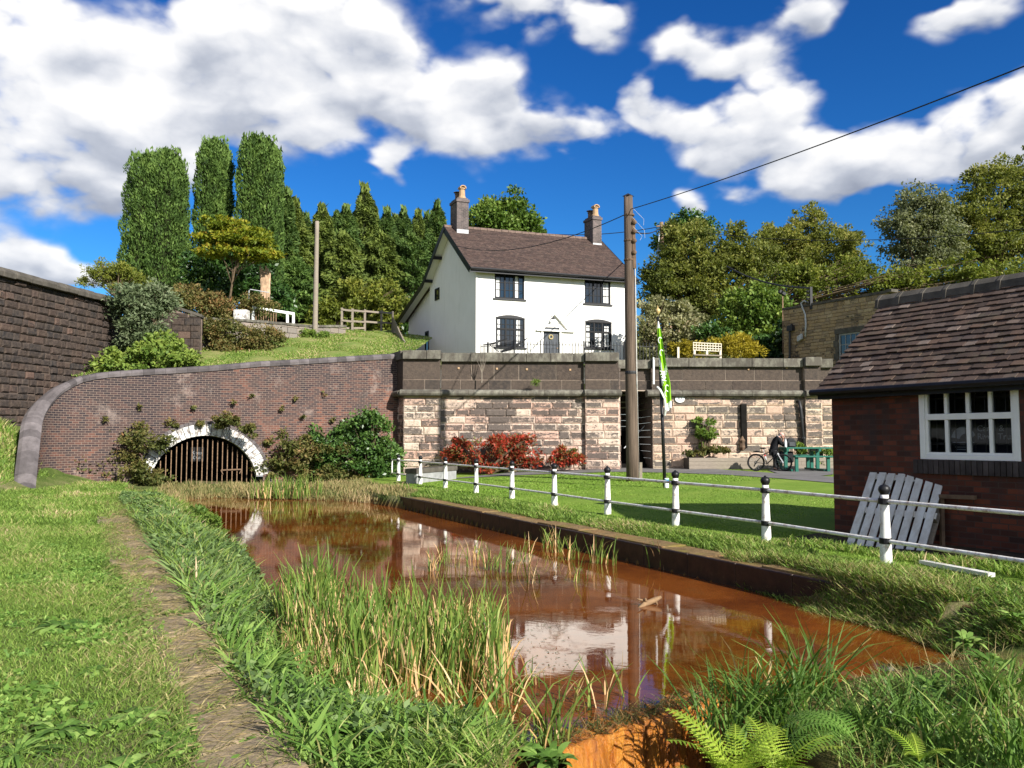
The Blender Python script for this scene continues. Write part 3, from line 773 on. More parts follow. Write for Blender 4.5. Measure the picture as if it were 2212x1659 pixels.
tag(mesh_np('terrace', V, Q, M_HILL, smooth=True), kind='structure')
# land behind the left wall and beyond the bank
V = []; Q = []; ysx = np.concatenate([np.linspace(-10, 40, 20), np.linspace(44, 110, 14), np.array([160, 250, 400.])]); us = np.array([0, 1, 3, 6, 10, 18, 30, 60, 150, 400.])
for Y in ysx:
    x0 = -22.85 + .155 * Y - .6 if Y < 38 else -17.5 - (Y - 38) * .3 + .3
    for u in us: V.append((x0 - u, Y, 6.9 - min(1, u / 30) * .5))
nx = len(us)
for j in range(len(ysx) - 1):
    for i in range(nx - 1): a = j * nx + i; Q.append((a, a + nx, a + nx + 1, a + 1))
tag(mesh_np('hillside', V, Q, M_HILL, smooth=True), kind='structure')
# ------------------------------------------------------------------ block masonry
def blocks(mb, o, u, n, L, z0, z1, ch, lmin, lmax, raise_=.03, dj=.01, kd=(.1, .75), margin=.05, back=.06, top=None, skip=None, lob=0., ph=0, g=.007):
    "rusticated blocks on the plane through o (u along, n outwards): a flat margin and a rough raised panel each"
    o, u, n = Vector(o), Vector(u).normalized(), Vector(n).normalized(); Zv = Vector((0, 0, 1))
    z = z0; row = 0
    while z < z1 - .05:
        h = min(ch * random.uniform(.88, 1.14), z1 - z)
        if z1 - z - h < .12: h = z1 - z
        s = -random.uniform(0, lmax) * 1.0 if ph else 0.
        while s < L - .02:
            l = random.uniform(lmin, lmax)
            s1 = min(s + l, L)
            if L - s1 < lmin * .5: s1 = L
            a = max(s, 0)
            if s1 > 0.03 and not (skip and skip((a + s1) / 2, z + h / 2)):
                zz1 = z + h
                if top:
                    zt = min(top(a), top(s1))
                    if z > zt - .04: s = s1; continue
                    zz1 = min(zz1, zt)
                d = random.uniform(-dj, dj)
                x0, x1, y0, y1 = a + g, s1 - g, z + g, zz1 - g
                P = lambda x, y, q: o + u * x + Zv * (y - o.z) + n * q
                m = min(margin, (x1 - x0) * .3, (y1 - y0) * .3)
                t = random.random(); kk = random.uniform(*kd)
                j = lambda: random.uniform(-.35, .35) * m
                O = [(x0, y0), (x1, y0), (x1, y1), (x0, y1)]; I = [(x0 + m + j(), y0 + m + j()), (x1 - m + j(), y0 + m + j()), (x1 - m + j(), y1 - m + j()), (x0 + m + j(), y1 - m + j())]
                V = [P(*p, d) for p in O] + [P(*p, d + raise_ * random.uniform(.6, 1.3)) for p in I] + [P(*p, d - back) for p in O]
                mb.add(V, [(8, 9, 1, 0), (9, 10, 2, 1), (10, 11, 3, 2), (11, 8, 0, 3)], t, 0.)
                mb.add(V, [(0, 1, 5, 4), (1, 2, 6, 5), (2, 3, 7, 6), (3, 0, 4, 7)], t, kk * .45)
                mb.add(V, [(4, 5, 6, 7)], t, kk)
            s = s1
        z += h; row += 1

# ------------------------------------------------------------------ high stone wall on the left
p0 = Vector((-18.2 - .159 * 14, 29.7 - 14, 0)); p1 = Vector((-17.15, 36.3, 0)); u = (p1 - p0).normalized(); nn = Vector((u.y, -u.x, 0)); Lw = (p1 - p0).length
lw = thing('stone_wall', p0, 'high dark coursed stone wall with rounded coping rising at the left edge', 'wall')
mb = MB(); blocks(mb, p0, u, nn, Lw, -.2, 7.45, .27, .26, .62, .04, .035, (.2, .9), .045, .08, ph=1, g=.014)
mb.build('masonry', M_LWALL, lw)
mb = MB(); mb.obox(p0 - nn * .7 - Vector((0, 0, .5)), u * (Lw + .02), nn * .655, (0, 0, 7.9)); mb.build('mortar', M_DMORT, lw)
mb = MB(); s = 0
while s < Lw:
    l = min(random.uniform(.5, .8), Lw - s); pr = [(-.16, 0), (-.18, .16), (-.05, .30), (.22, .38), (.5, .34), (.72, .2), (.72, 0)]
    mb.prism([p0 + u * (s + .01) + nn * (.06 - q * 1.) * 1. + Vector((0, 0, 7.45 + h + random.uniform(-.02, .02))) for q, h in pr], u * (l - .02)); s += l
mb.build('coping', M_DRIDGE, lw, bev=.02)

# dark corner wall on the bank, behind the grey shrub
def simple_wall(name, label, pts, mat, mort, ch, lmin, lmax, thick=.4, cop=None, kd=(.1, .7), capm=None, caph=.14):
    "pts: (X, Y, zbase, ztop)"
    t = thing(name, (pts[0][0], pts[0][1], pts[0][2]), label, 'wall')
    mb = MB(); mo = MB(); cp = MB()
    for a, b in zip(pts[:-1], pts[1:]):
        A, B = Vector((a[0], a[1], 0)), Vector((b[0], b[1], 0)); L = (B - A).length; u = (B - A) / L; n = Vector((u.y, -u.x, 0))
        z0, zt = min(a[2], b[2]), max(a[3], b[3]); top = lambda s, a=a, b=b, L=L: a[3] + (b[3] - a[3]) * max(0, min(1, s / L))
        blocks(mb, A, u, n, L, z0, zt, ch, lmin, lmax, .02, .02, kd, .03, .06, top=top, ph=1)
        mo.face([A + n * -.03 + Vector((0, 0, z0 - .2)), B + n * -.03 + Vector((0, 0, z0 - .2)), B + n * -.03 + Vector((0, 0, b[3] - .05)), A + n * -.03 + Vector((0, 0, a[3] - .05))])
        mo.face([B - n * thick + Vector((0, 0, z0 - .2)), A - n * thick + Vector((0, 0, z0 - .2)), A - n * thick + Vector((0, 0, a[3] - .05)), B - n * thick + Vector((0, 0, b[3] - .05))])
        k = max(1, int(L / .7))
        for i in range(k):
            s0, s1 = L * i / k + .006, L * (i + 1) / k - .006; q0 = A + u * s0; q1 = A + u * s1; e = random.uniform(-.015, .015)
            V = [q0 + n * .06 + Vector((0, 0, top(s0) + e)), q1 + n * .06 + Vector((0, 0, top(s1) + e)), q1 - n * (thick + .05) + Vector((0, 0, top(s1) + e)), q0 - n * (thick + .05) + Vector((0, 0, top(s0) + e))]
            cp.prism(V, (0, 0, caph))
    mb.build('masonry', mat, t); mo.build('mortar', mort, t); cp.build('coping', capm or M_DRIDGE, t, bev=.02)
    return t
def X_(px, Y): return (px - CX) / F * Y
def zat(y, Y): return EYE + (HZ - y) / F * Y
simple_wall('corner_wall', 'dark stone wall corner on the bank beside the grey green shrub', [(X_(300, 36.4), 36.4, 4.0, zat(655, 36.4)), (X_(366, 38.0), 38.0, 4.6, zat(664, 38)), (X_(428, 38.2), 38.2, 4.8, zat(684, 38.2)), (X_(434, 41.5), 41.5, 5.2, zat(688, 41.5))], M_LWALL, M_DMORT, .32, .35, .7)
simple_wall('low_wall', 'low grey stone retaining wall along the top of the grass bank', [(X_(428, 41.), 41., 5.2, zat(690, 41)), (X_(520, 43.), 43., 6., zat(694, 43)), (X_(605, 45.), 45., 6.2, zat(700, 45)), (X_(665, 46.3), 46.3, 6.5, zat(706, 46.3)), (X_(745, 49), 49, 7.2, zat(706, 49))], M_UPWALL, M_DMORT, .30, .4, .8, capm=M_UPWALL and M_COPE)

# ------------------------------------------------------------------ brick tunnel portal
tp = thing('tunnel_portal', W0 + Vector((0, 0, -.4)), 'curved brick tunnel portal wall with whitewashed arch and barred opening', 'tunnel')
path = [(wpt(T1 - (T1 - T0) * i / 118), None) for i in range(119)]
path = [p for p, _ in path]
d0 = -WD; d1 = Vector((.436, -.9, 0)).normalized(); rr_ = 1.9; st = path[-1]
narc = 26
for i in range(1, narc + 1):
    a = (math.pi / 2) * i / narc
    path.append(st + d0 * rr_ * math.sin(a) + d1 * rr_ * (1 - math.cos(a)))
e = path[-1]
for i in range(1, 19): path.append(e + d1 * 2.0 * i / 18)
arc = [0]
for i in range(len(path) - 1): arc.append(arc[-1] + (path[i + 1] - path[i]).length)
L0 = T1 - T0
zst = wall_top(T0)
def ptop(i):
    if i < 119: return wall_top(T1 - (T1 - T0) * i / 118)
    s = arc[i] - L0
    return float(np.interp(s, [0, .75, 1.5, 2.25, 3.0, 3.7, 4.4, 4.95], [zst, zst - .22, zst - .66, zst - 1.3, 2.05, 1.3, .55, -.15]))
AC = W0 + WD * .05; ACZ = -.22; AR = 2.02; AW = .46
def pn(i):
    d = (path[min(i + 1, len(path) - 1)] - path[max(i - 1, 0)]).normalized()
    return Vector((-d.y, d.x, 0))  # outwards (towards the canal)
mb = MB(); rows = 44
for i in range(len(path) - 1):
    a, b = path[i], path[i + 1]; za, zb = ptop(i), ptop(i + 1)
    for r in range(rows):
        z = lambda q, zt: -.7 + (zt + .7) * q / rows
        P = [b + Vector((0, 0, z(r, zb))), a + Vector((0, 0, z(r, za))), a + Vector((0, 0, z(r + 1, za))), b + Vector((0, 0, z(r + 1, zb)))]
        c = sum(P, Vector()) / 4
        if math.hypot((c - AC).dot(WD), c.z - ACZ) < AR + AW * .5 and i < 119: continue
        mb.face(P, uv=[(-arc[i + 1], P[0].z), (-arc[i], P[1].z), (-arc[i], P[2].z), (-arc[i + 1], P[3].z)])
    # back and end faces
    na, nb = pn(i) * .5, pn(i + 1) * .5
    if i < 119 and math.hypot((a - AC).dot(WD), 0) < AR + AW + .3: mb.face([a - na + Vector((0, 0, 2.6)), b - nb + Vector((0, 0, 2.6)), b - nb + Vector((0, 0, zb)), a - na + Vector((0, 0, za))], uv=[(-arc[i], 2.6), (-arc[i + 1], 2.6), (-arc[i + 1], zb), (-arc[i], za)]); continue
    mb.face([a - na + Vector((0, 0, -.7)), b - nb + Vector((0, 0, -.7)), b - nb + Vector((0, 0, zb)), a - na + Vector((0, 0, za))], uv=[(-arc[i], -.7), (-arc[i + 1], -.7), (-arc[i + 1], zb), (-arc[i], za)])
mb.build('brick_wall', M_BRICK, tp, uv=True)
mb = MB()
i = 0
while i < len(path) - 1:
    st_ = 4 if i < 117 else 2
    j = min(i + st_, len(path) - 1)
    na, nb = pn(i), pn(j); za, zb = ptop(i), ptop(j); f = .994
    prof = [(.05, -.04), (.07, .07), (-.05, .17), (-.25, .21), (-.45, .17), (-.57, .07), (-.55, -.04)]
    A = [path[i] + na * q + Vector((0, 0, za + h)) for q, h in prof]; B = [path[i].lerp(path[j], .985) + nb * q + Vector((0, 0, za + (zb - za) * .985 + h)) for q, h in prof]
    n_ = len(prof)
    mb.add(A + B, [(k, (k + 1) % n_, n_ + (k + 1) % n_, n_ + k) for k in range(n_)] + [tuple(range(n_ - 1, -1, -1)), tuple(range(n_, 2 * n_))])
    i = j
M_BCOPE = plain('blue_brick_coping', (.105, .092, .092), .85, .25, .35, 3, .4, tintv=.3)
mb.build('coping', M_BCOPE, tp)
on = Vector((WD.y, -WD.x, 0))
mb = MB(); K = 34
for k in range(K):
    a0, a1 = math.pi * (k / K) + .004, math.pi * ((k + 1) / K) - .004
    if a0 < R(10) or a1 > R(176): continue
    pt = lambda r, a: AC + WD * (r * math.cos(a)) + Vector((0, 0, ACZ + r * math.sin(a)))
    e = random.uniform(0, .012)
    mb.prism([pt(AR, a0) + on * (.06 + e), pt(AR + AW, a0) + on * (.06 + e), pt(AR + AW, a1) + on * (.06 + e), pt(AR, a1) + on * (.06 + e)], -on * .35)
mb.build('arch_ring', M_ARCH, tp, bev=.012)
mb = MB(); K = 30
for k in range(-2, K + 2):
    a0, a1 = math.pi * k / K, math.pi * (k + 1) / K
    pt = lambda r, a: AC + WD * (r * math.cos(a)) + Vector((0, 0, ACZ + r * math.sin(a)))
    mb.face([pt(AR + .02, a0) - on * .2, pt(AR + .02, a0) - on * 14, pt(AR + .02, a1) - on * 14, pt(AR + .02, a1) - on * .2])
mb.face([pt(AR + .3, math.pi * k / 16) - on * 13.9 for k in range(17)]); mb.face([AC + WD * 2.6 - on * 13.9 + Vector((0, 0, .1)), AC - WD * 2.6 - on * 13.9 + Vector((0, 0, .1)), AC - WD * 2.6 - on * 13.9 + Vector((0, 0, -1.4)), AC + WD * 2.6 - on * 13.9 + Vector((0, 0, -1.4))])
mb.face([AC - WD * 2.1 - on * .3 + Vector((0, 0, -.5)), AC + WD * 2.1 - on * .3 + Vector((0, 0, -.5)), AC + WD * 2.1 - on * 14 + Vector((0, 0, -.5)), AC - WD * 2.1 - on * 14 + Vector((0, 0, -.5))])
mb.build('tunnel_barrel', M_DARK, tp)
# outer brick ring course
mb = MB()
for k in range(48):
    a0, a1 = math.pi * k / 48 + .003, math.pi * (k + 1) / 48 - .003
    mb.prism([pt(AR + AW + .01, a0) + on * .03, pt(AR + AW + .13, a0) + on * .03, pt(AR + AW + .13, a1) + on * .03, pt(AR + AW + .01, a1) + on * .03], -on * .2)
mb.build('brick_ring', M_BCOPE, tp)
gr = thing('tunnel_grille', AC - on * .12 + Vector((0, 0, -.5)), 'row of upright rusty bars closing the tunnel mouth', 'grille')
nb_ = 20
for i in range(nb_):
    x = -1.82 + 3.64 * i / (nb_ - 1); h = math.sqrt(max(.02, (AR - .02) ** 2 - x * x)) + ACZ - .12
    if h < -.2: continue
    p = AC + WD * x - on * .14
    mb = MB(); mb.tube([p + Vector((0, 0, -.55)), p + Vector((0, 0, h))], .019, 6)
    mb.build('bar', M_RUST, gr)
mb = MB()
q = lambda x, z: AC + WD * x - on * .10 + Vector((0, 0, z))
mb.bar(q(.62, .42), q(1.42, .44), .05); mb.bar(q(.62, .42), q(.70, .25), .035); mb.bar(q(1.42, .44), q(1.34, .27), .035)
mb.build('cross_bar', M_PLANK, gr)
ks = thing('warning_sign', AC - on * .3 + WD * -.2 + Vector((0, 0, 1.1)), 'dim dark Keep Out notice hanging behind the tunnel bars', 'sign')
mb = MB(); c = AC - on * .32 + WD * -.28
mb.obox(c + WD * -.26 + Vector((0, 0, .78)), WD * .52, on * -.02, (0, 0, .56)); mb.build('board', plain('dull_sign', (.02, .02, .02), .8, .1), ks)
M_DIML = plain('dim_lettering', (.22, .23, .24), .8, .2)
lettering('lettering', 'Keep\nOut', .19, c + on * .006 + Vector((0, 0, 1.02)), WD, (0, 0, 1), M_DIML, ks)

# ------------------------------------------------------------------ stone retaining wall with parapet
GY0, GY1 = 36.2, 36.8
def fx(px):  # point on the front plane in direction px
    o = Vector((X_(872, GY0), GY0, 0)); e = Vector((X_(1790, GY1), GY1, 0)); d = (e - o).normalized()
    k = (px - CX) / F; t = (k * o.y - o.x) / (d.x - k * d.y); return o + d * t
FO, FE = fx(872), fx(1800); FU = (FE - FO).normalized(); FN = Vector((FU.y, -FU.x, 0)); Zv = Vector((0, 0, 1))
def fs(px): return (fx(px) - FO).dot(FU)
rw = thing('retaining_wall', FO + Vector((0, 0, .3)), 'long pink sandstone block retaining wall with blackened parapet below the house', 'wall')
ZL, ZT, ZT2, ZG = 3.66, 5.42, 5.22, .1
ZB = ZL - .05
mb = MB(); mo = MB()
sA, sB, sC, sD = 0., fs(1340), fs(1409), fs(1800)
pil = [(fs(1263), fs(1336), ZT + .02), (fs(1736), fs(1772), ZT2 + .03)]
def pface(s0, s1, off, z0, z1, kd=(.15, .85), ch=.315, lm=(.42, 1.15), mat=None):
    blocks(mb, FO + FU * s0 + FN * off, FU, FN, s1 - s0, z0, z1, ch, lm[0], lm[1], .035, .012, kd, .055, .08)
pface(sA, sB, 0, ZG, ZB); 
mbr = MB(); blocks(mbr, FO + FU * sC, FU, FN, sD - sC, ZG, ZB, .315, .42, 1.1, .035, .012, (.05, .8), .055, .08)
SD = Vector((-.436, .9, 0)).normalized()
blocks(mb, FO + SD * 3.2, -SD, Vector((-.9, -.436, 0)), 3.2, -.3, ZB, .315, .42, 1.0, .03, .012, (.3, .9), .05, .08)
for (a, b, zt) in pil: 
    tgt = mb if a < sB else mbr
    blocks(tgt, FO + FU * a + FN * .22, FU, FN, b - a, ZG, ZB, .315, .5, 1.0, .035, .012, (.2, .85), .055, .08)
    for (s_, n_, fl) in ((a, -FU, 1), (b, FU, 0)):
        uu = FN if fl else -FN
        o_ = FO + FU * s_ + (FN * 0 if fl else FN * .22)
        blocks(tgt, o_, -uu if not fl and False else uu, n_, .22, ZG, ZB, .315, .3, .4, .01, .004, (.3, .9), .03, .05)
# end pier of the left end, slightly proud
blocks(mb, FO + FN * .07, FU, FN, fs(952), ZG, ZB, .315, .5, 1.0, .035, .012, (.0, .6), .055, .08)
mb.build('masonry', M_STONE, rw); mbr.build('masonry', M_STONE_YEL, rw).name = 'masonry'
mo.obox(FO + FN * -.6 + FU * .02 + Zv * 0, FU * (sB - .04), FN * .57, Zv * ZB); mo.obox(FO + FN * -.6 + FU * (sC + .03), FU * (sD - sC), FN * .57, Zv * ZB)
mo.obox(FO + FN * -.5 + FU * .02 + SD * .3, SD * 2.9, Vector((.9, .436, 0)) * .5, Zv * ZB)
for (a, b, zt) in pil: mo.obox(FO + FU * (a + .02) + FN * -.02, FU * (b - a - .04), FN * .21, Zv * ZB)
mo.build('mortar', M_MORTAR, rw)
# recess with a stair between the two lengths of wall
mb = MB()
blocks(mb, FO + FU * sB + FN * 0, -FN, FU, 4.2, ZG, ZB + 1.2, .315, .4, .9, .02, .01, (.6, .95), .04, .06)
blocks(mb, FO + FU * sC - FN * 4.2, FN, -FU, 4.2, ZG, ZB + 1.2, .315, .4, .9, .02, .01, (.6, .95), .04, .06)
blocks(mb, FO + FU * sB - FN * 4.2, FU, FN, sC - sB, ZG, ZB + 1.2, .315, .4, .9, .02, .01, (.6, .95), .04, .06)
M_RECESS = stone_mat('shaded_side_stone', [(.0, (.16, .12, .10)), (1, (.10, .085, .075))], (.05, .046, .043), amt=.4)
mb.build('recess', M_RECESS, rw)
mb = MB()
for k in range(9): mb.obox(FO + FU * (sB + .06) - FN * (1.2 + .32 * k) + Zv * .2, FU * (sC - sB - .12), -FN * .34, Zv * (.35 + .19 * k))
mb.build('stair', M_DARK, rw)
mb = MB(); mb.tube([FO + FU * (sB + .25) - FN * .6 + Zv * 1.25, FO + FU * (sC - .1) - FN * 1.3 + Zv * 2.25], .025, 6); mb.build('handrail', M_LEAD, rw)
# parapet: slabs, plinth course, coping, roll mould
pm = MB(); cpg = MB(); lg = MB(); mo2 = MB()
def parapet(s0, s1, off, zt, seed):
    th = .42
    blocks(pm, FO + FU * s0 + FN * off, FU, FN, s1 - s0, ZL + .16, ZL + .58, .42, .7, 1.5, .0, .006, (.0, .6), .03, .03, g=.011)
    mo2.obox(FO + FU * (s0 + .03) + FN * (off - .4) + Zv * (ZL + .12), FU * (s1 - s0 - .06), FN * .385, Zv * .45); blocks(pm, FO + FU * s0 + FN * (off - .05), FU, FN, s1 - s0, ZL + .585, zt - .40, zt - .40 - ZL - .585, .8, 2.0, .0, .006, (.0, .5), .03, .03, g=.012)
    mo2.obox(FO + FU * (s0 + .03) + FN * (off - .4) + Zv * (ZL + .1), FU * (s1 - s0 - .06), FN * .335, Zv * (zt - ZL - .5), .5, .9)
    s = s0
    while s < s1 - .01:
        l = random.uniform(.9, 1.6); e = min(s + l, s1)
        if s1 - e < .4: e = s1
        cpg.obox(FO + FU * (s + .006) + FN * (off - .5) + Zv * (zt - .39), FU * (e - s - .012), FN * .62, Zv * (.39 + random.uniform(-.01, .01))); s = e
def roll(s0, s1, off):
    s = s0
    while s < s1 - .01:
        e = min(s + random.uniform(1, 1.8), s1)
        if s1 - e < .5: e = s1
        pr = [(-.3, 0), (.17, 0), (.26, .04), (.31, .12), (.30, .20), (.22, .26), (.02, .31), (-.3, .31)]
        lg.prism([FO + FU * (s + .006) + FN * (off + q) + Zv * (ZL - .15 + h) for q, h in pr], FU * (e - s - .012)); s = e
def lintel(s0, s1, off):
    blocks(mbl, FO + FU * s0 + FN * (off + .03), FU, FN, s1 - s0, ZL - .42, ZL - .17, .25, .6, 1.2, .0, .008, (.0, .7), .03, .08)
mbl = MB()
a1, b1, _ = pil[0]; a2, b2, _ = pil[1]; e0 = fs(952)
parapet(0 - .05, e0, .10, ZT + .10, 1); parapet(e0, a1 - .01, 0, ZT, 2); parapet(a1, b1, .22, ZT + .02, 3)
parapet(b1, sC + .02, -.25, ZT - .27, 4); parapet(sC + .02, a2 - .01, 0, ZT2, 5); parapet(a2, b2, .22, ZT2 + .04, 6); parapet(b2, sD, 0, ZT2 - .02, 7)
roll(-.15, e0, .06); roll(e0, a1 - .02, 0); roll(a1 - .05, b1 + .08, .22); roll(sC - .25, a2 - .02, 0); roll(a2 - .05, b2 + .05, .22); roll(b2 + .05, sD, 0)
lintel(0, a1, .0); lintel(a1, b1, .22); lintel(sC, a2, 0); lintel(a2, b2, .22); lintel(b2, sD, 0)
# return along the side facing the tunnel
NS = Vector((-.9, -.436, 0)).normalized()
pm.obox(FO + FN * .09 + NS * .0 + FU * -.02 + Zv * (ZL + .1) + SD * .05, SD * 3.0, -NS * .4, Zv * (ZT - ZL - .4)); cpg.obox(FO + FN * .05 + NS * .12 + Zv * (ZT - .29) + SD * .14, SD * 2.9, -NS * .6, Zv * .39)
pr = [(-.2, 0), (.17, 0), (.27, .04), (.32, .12), (.31, .20), (.22, .26), (.02, .31), (-.2, .31)]
lg.prism([FO + NS * q + SD * -.05 + Zv * (ZL - .15 + h) for q, h in pr], SD * 2.6)
pm.build('parapet', M_PARA, rw); mo2.build('parapet_mortar', M_MORTAR, rw); cpg.build('coping', M_COPE, rw, bev=.02); lg.build('ledge', M_COPE, rw); mbl.build('frieze', M_STONE, rw)
mb = MB()
for px in (1156, 1262 - 27, 1046 + 0): pass
for (px, py) in ((988, 797), (1071, 798), (1136 + 0, 799), (1230, 800)):
    q = FO + FU * fs(px) + FN * -.045; q.z = zat(py, GY0); mb.obox(q, FU * .09, FN * .03, Zv * .09)
for (px, py) in ((1518, 794), (1617, 800), (1700, 797)):
    q = FO + FU * fs(px) + FN * -.045; q.z = zat(py, GY1); mb.obox(q, FU * .08, FN * .03, Zv * .08)
mb.build('tie_plate', M_POT, rw, bev=.02)
# half buried footing under the wall is hidden by the lawn edge
npl = thing('number_plate', FO + FU * fs(1467) + FN * .06 + Zv * (ZL - .3), 'small white oval plate numbered 31 on the sandstone wall', 'plate')
mb = MB(); c = FO + FU * fs(1468) + FN * .09; c.z = zat(862, 36.5)
mb.prism([c + FU * (.21 * math.cos(a)) + Zv * (.16 * math.sin(a)) for a in np.linspace(0, 2 * math.pi, 20)[:-1]], FN * .02); mb.build('plate', M_CLEANW, npl)
lettering('lettering', '31', .22, c + FN * .022, FU, Zv, M_BLACK, npl)
# drainpipe and dark slot on the right length
dp = thing('drainpipe', FO + FU * fs(1728) + Zv * .4, 'black cast iron drainpipe with bent top against the sandstone wall', 'drainpipe')
mb = MB(); a = FO + FU * fs(1731) + FN * .14
P = [FO + FU * fs(1722) + FN * .02 + Zv * (zat(868, 36.6)), FO + FU * fs(1724) + FN * .16 + Zv * zat(868, 36.6), FO + FU * fs(1727) + FN * .16 + Zv * zat(885, 36.6), FO + FU * fs(1735) + FN * .14 + Zv * .4]
mb.tube(P, .075, 8); mb.build('pipe', M_IRON, dp, smooth=True)
for t_ in (.15, .5, .85): q = P[2].lerp(P[3], t_); mb = MB(); mb.tube([q, q + Vector((0, 0, .08))], .10, 8); mb.build('collar', M_IRON, dp)
sl_ = thing('fender', FO + FU * fs(1604) + Zv * 1.2, 'tall blackened timber fender fixed upright on the sandstone wall', 'fender')
mb = MB(); q = FO + FU * fs(1598) + FN * .03
mb.obox(q + Zv * zat(968, 36.6), FU * .26, FN * .16, Zv * (zat(873, 36.6) - zat(968, 36.6))); mb.build('timber', M_DARK, sl_, bev=.02)
mb = MB(); q = FO + FU * fs(1600) + FN * .16; mb.lathe([(.07, 0), (.13, .12), (.10, .3), (.14, .42), (.08, .5), (.03, .62)], q + Zv * (zat(972, 36.6)), 7); mb.build('rotten_end', M_PLANK, sl_)
# ------------------------------------------------------------------ tiled roof slope
def tiles(mb, o, u, s, n, L, S, tw, ex, th=.014, lift=.028, jit=.006):
    o, u, s, n = Vector(o), Vector(u).normalized(), Vector(s).normalized(), Vector(n).normalized()
    rows = int(S / ex) + 1
    for r in range(rows):
        y0 = r * ex; y1 = min(y0 + ex * 1.55, S)
        if y1 - y0 < .03: continue
        x = -tw * .5 * (r % 2); wav = random.uniform(-.006, .006)
        while x < L:
            x0, x1 = max(x, 0), min(x + tw, L)
            if x1 - x0 > .02:
                j = random.uniform(-jit, jit); a = lift + wav + random.uniform(-.4, .9) * jit; yy = y0 + random.uniform(-1.3, .8) * jit
                p = lambda X, Y, Z: o + u * X + s * Y + n * Z
                k = random.uniform(-1, 1) * jit * .6
                V = [p(x0 + .003, yy, a + k), p(x1 - .003, yy, a - k), p(x1 - .003, y1, .004), p(x0 + .003, y1, .004), p(x0 + .003, yy, a + k - th), p(x1 - .003, yy, a - k - th)]
                mb.add(V, [(0, 1, 2, 3), (4, 5, 1, 0), (5, 2, 1), (4, 0, 3)])
            x += tw

# ------------------------------------------------------------------ white house
HC = Vector((X_(1027, 46), 46, 0)); HR = Vector((X_(1352, 49.1), 49.1, 0)); hu = (HR - HC).normalized(); HLn = (HR - HC).length; hn = Vector((hu.y, -hu.x, 0))
hg = Vector((-.433, .90, 0)).normalized(); GD = 7.45; LD = 4.7; ng = Vector((-hg.y, hg.x, 0)); ng = ng if ng.x < 0 else -ng
ZG_, ZE = 5.7, 11.38
house = thing('white_house', HC + Zv * 5.9, 'white rendered two storey house with brown tiled roof and two chimneys', 'house')
def hp(px, py): p = on_plane(px, py, HC, hn); return ((p - HC).dot(hu), p.z)
RM = (HC + hg * GD / 2); ZR = zat(486, 49.3)
ZBK = ZE + .12
# walls with real window openings (front)
wins = [('w', 1068.6, 1132.8, 590, 647.5), ('w', 1262.6, 1319, 603.5, 658.5), ('w', 1071, 1133.8, 685, 751.5), ('w', 1264, 1321.6, 694, 753.5), ('d', 1173.3, 1207.8, 706.3, 782)]
ops = []
for kd, xa, xb, ya, yb in wins:
    s0, zt = hp(xa, ya); s1, zb = hp(xb, yb); zt2 = hp(xb, ya)[1]
    ops.append((kd, s0, s1, zb if kd == 'w' else 6.0, zt))
def pierced(mb, o, u, L, z0, z1, holes, th, n):
    xs_ = sorted({0, L, *[h[0] for h in holes], *[h[1] for h in holes]}); zs_ = sorted({z0, z1, *[h[2] for h in holes], *[h[3] for h in holes]})
    for a, b in zip(xs_[:-1], xs_[1:]):
        for c, d in zip(zs_[:-1], zs_[1:]):
            m, k = (a + b) / 2, (c + d) / 2
            if any(h[0] < m < h[1] and h[2] < k < h[3] for h in holes): continue
            mb.face([o + u * a + Zv * c, o + u * b + Zv * c, o + u * b + Zv * d, o + u * a + Zv * d])
    for h in holes:
        q = [o + u * h[0] + Zv * h[2], o + u * h[1] + Zv * h[2], o + u * h[1] + Zv * h[3], o + u * h[0] + Zv * h[3]]
        for i in range(4): mb.face([q[i], q[(i + 1) % 4], q[(i + 1) % 4] - n * th, q[i] - n * th])
mb = MB()
pierced(mb, HC, hu, HLn, ZG_ - .5, ZE, [o[1:] for o in ops], .12, hn)
g = lambda t, z: HC + hg * t + Zv * z
lz = ZBK - 1.55
side_h = [(5.35, 5.62, hp(1, 1)[1] * 0 + 9.62, 10.45)]
gable = [g(0, ZG_ - .5), g(GD, ZG_ - .5), g(GD, ZBK - .1), g(GD / 2, ZR - .12), g(0, ZE)]
mb.face(gable)
mb.face([p + hu * HLn for p in reversed(gable)])
bl = g(GD, 0)
mb.face([bl + Zv * (ZG_ - .5), bl + hu * HLn + Zv * (ZG_ - .5), bl + hu * HLn + Zv * ZBK, bl + Zv * ZBK])
# lean-to, set back a little from the gable
st_ = hu * .18
mb.face([g(GD - .02, ZG_ - .5) + st_, g(GD + LD, ZG_ - .5) + st_, g(GD + LD, lz) + st_, g(GD - .02, ZBK - .12) + st_])
mb.face([g(GD + LD, ZG_ - .5) + st_, g(GD + LD, ZG_ - .5) + hu * HLn, g(GD + LD, lz) + hu * HLn, g(GD + LD, lz) + st_])
# shallow pilaster strips, eaves band
mb.obox(HC + hn * .0 + hu * -.0 + Zv * (ZG_), hu * .12, hn * .03, Zv * (ZE - ZG_))
mb.obox(HC + Zv * (ZE - .34), hu * HLn, hn * .06, Zv * .30)
wall = mb.build('wall', M_WHITE, house)
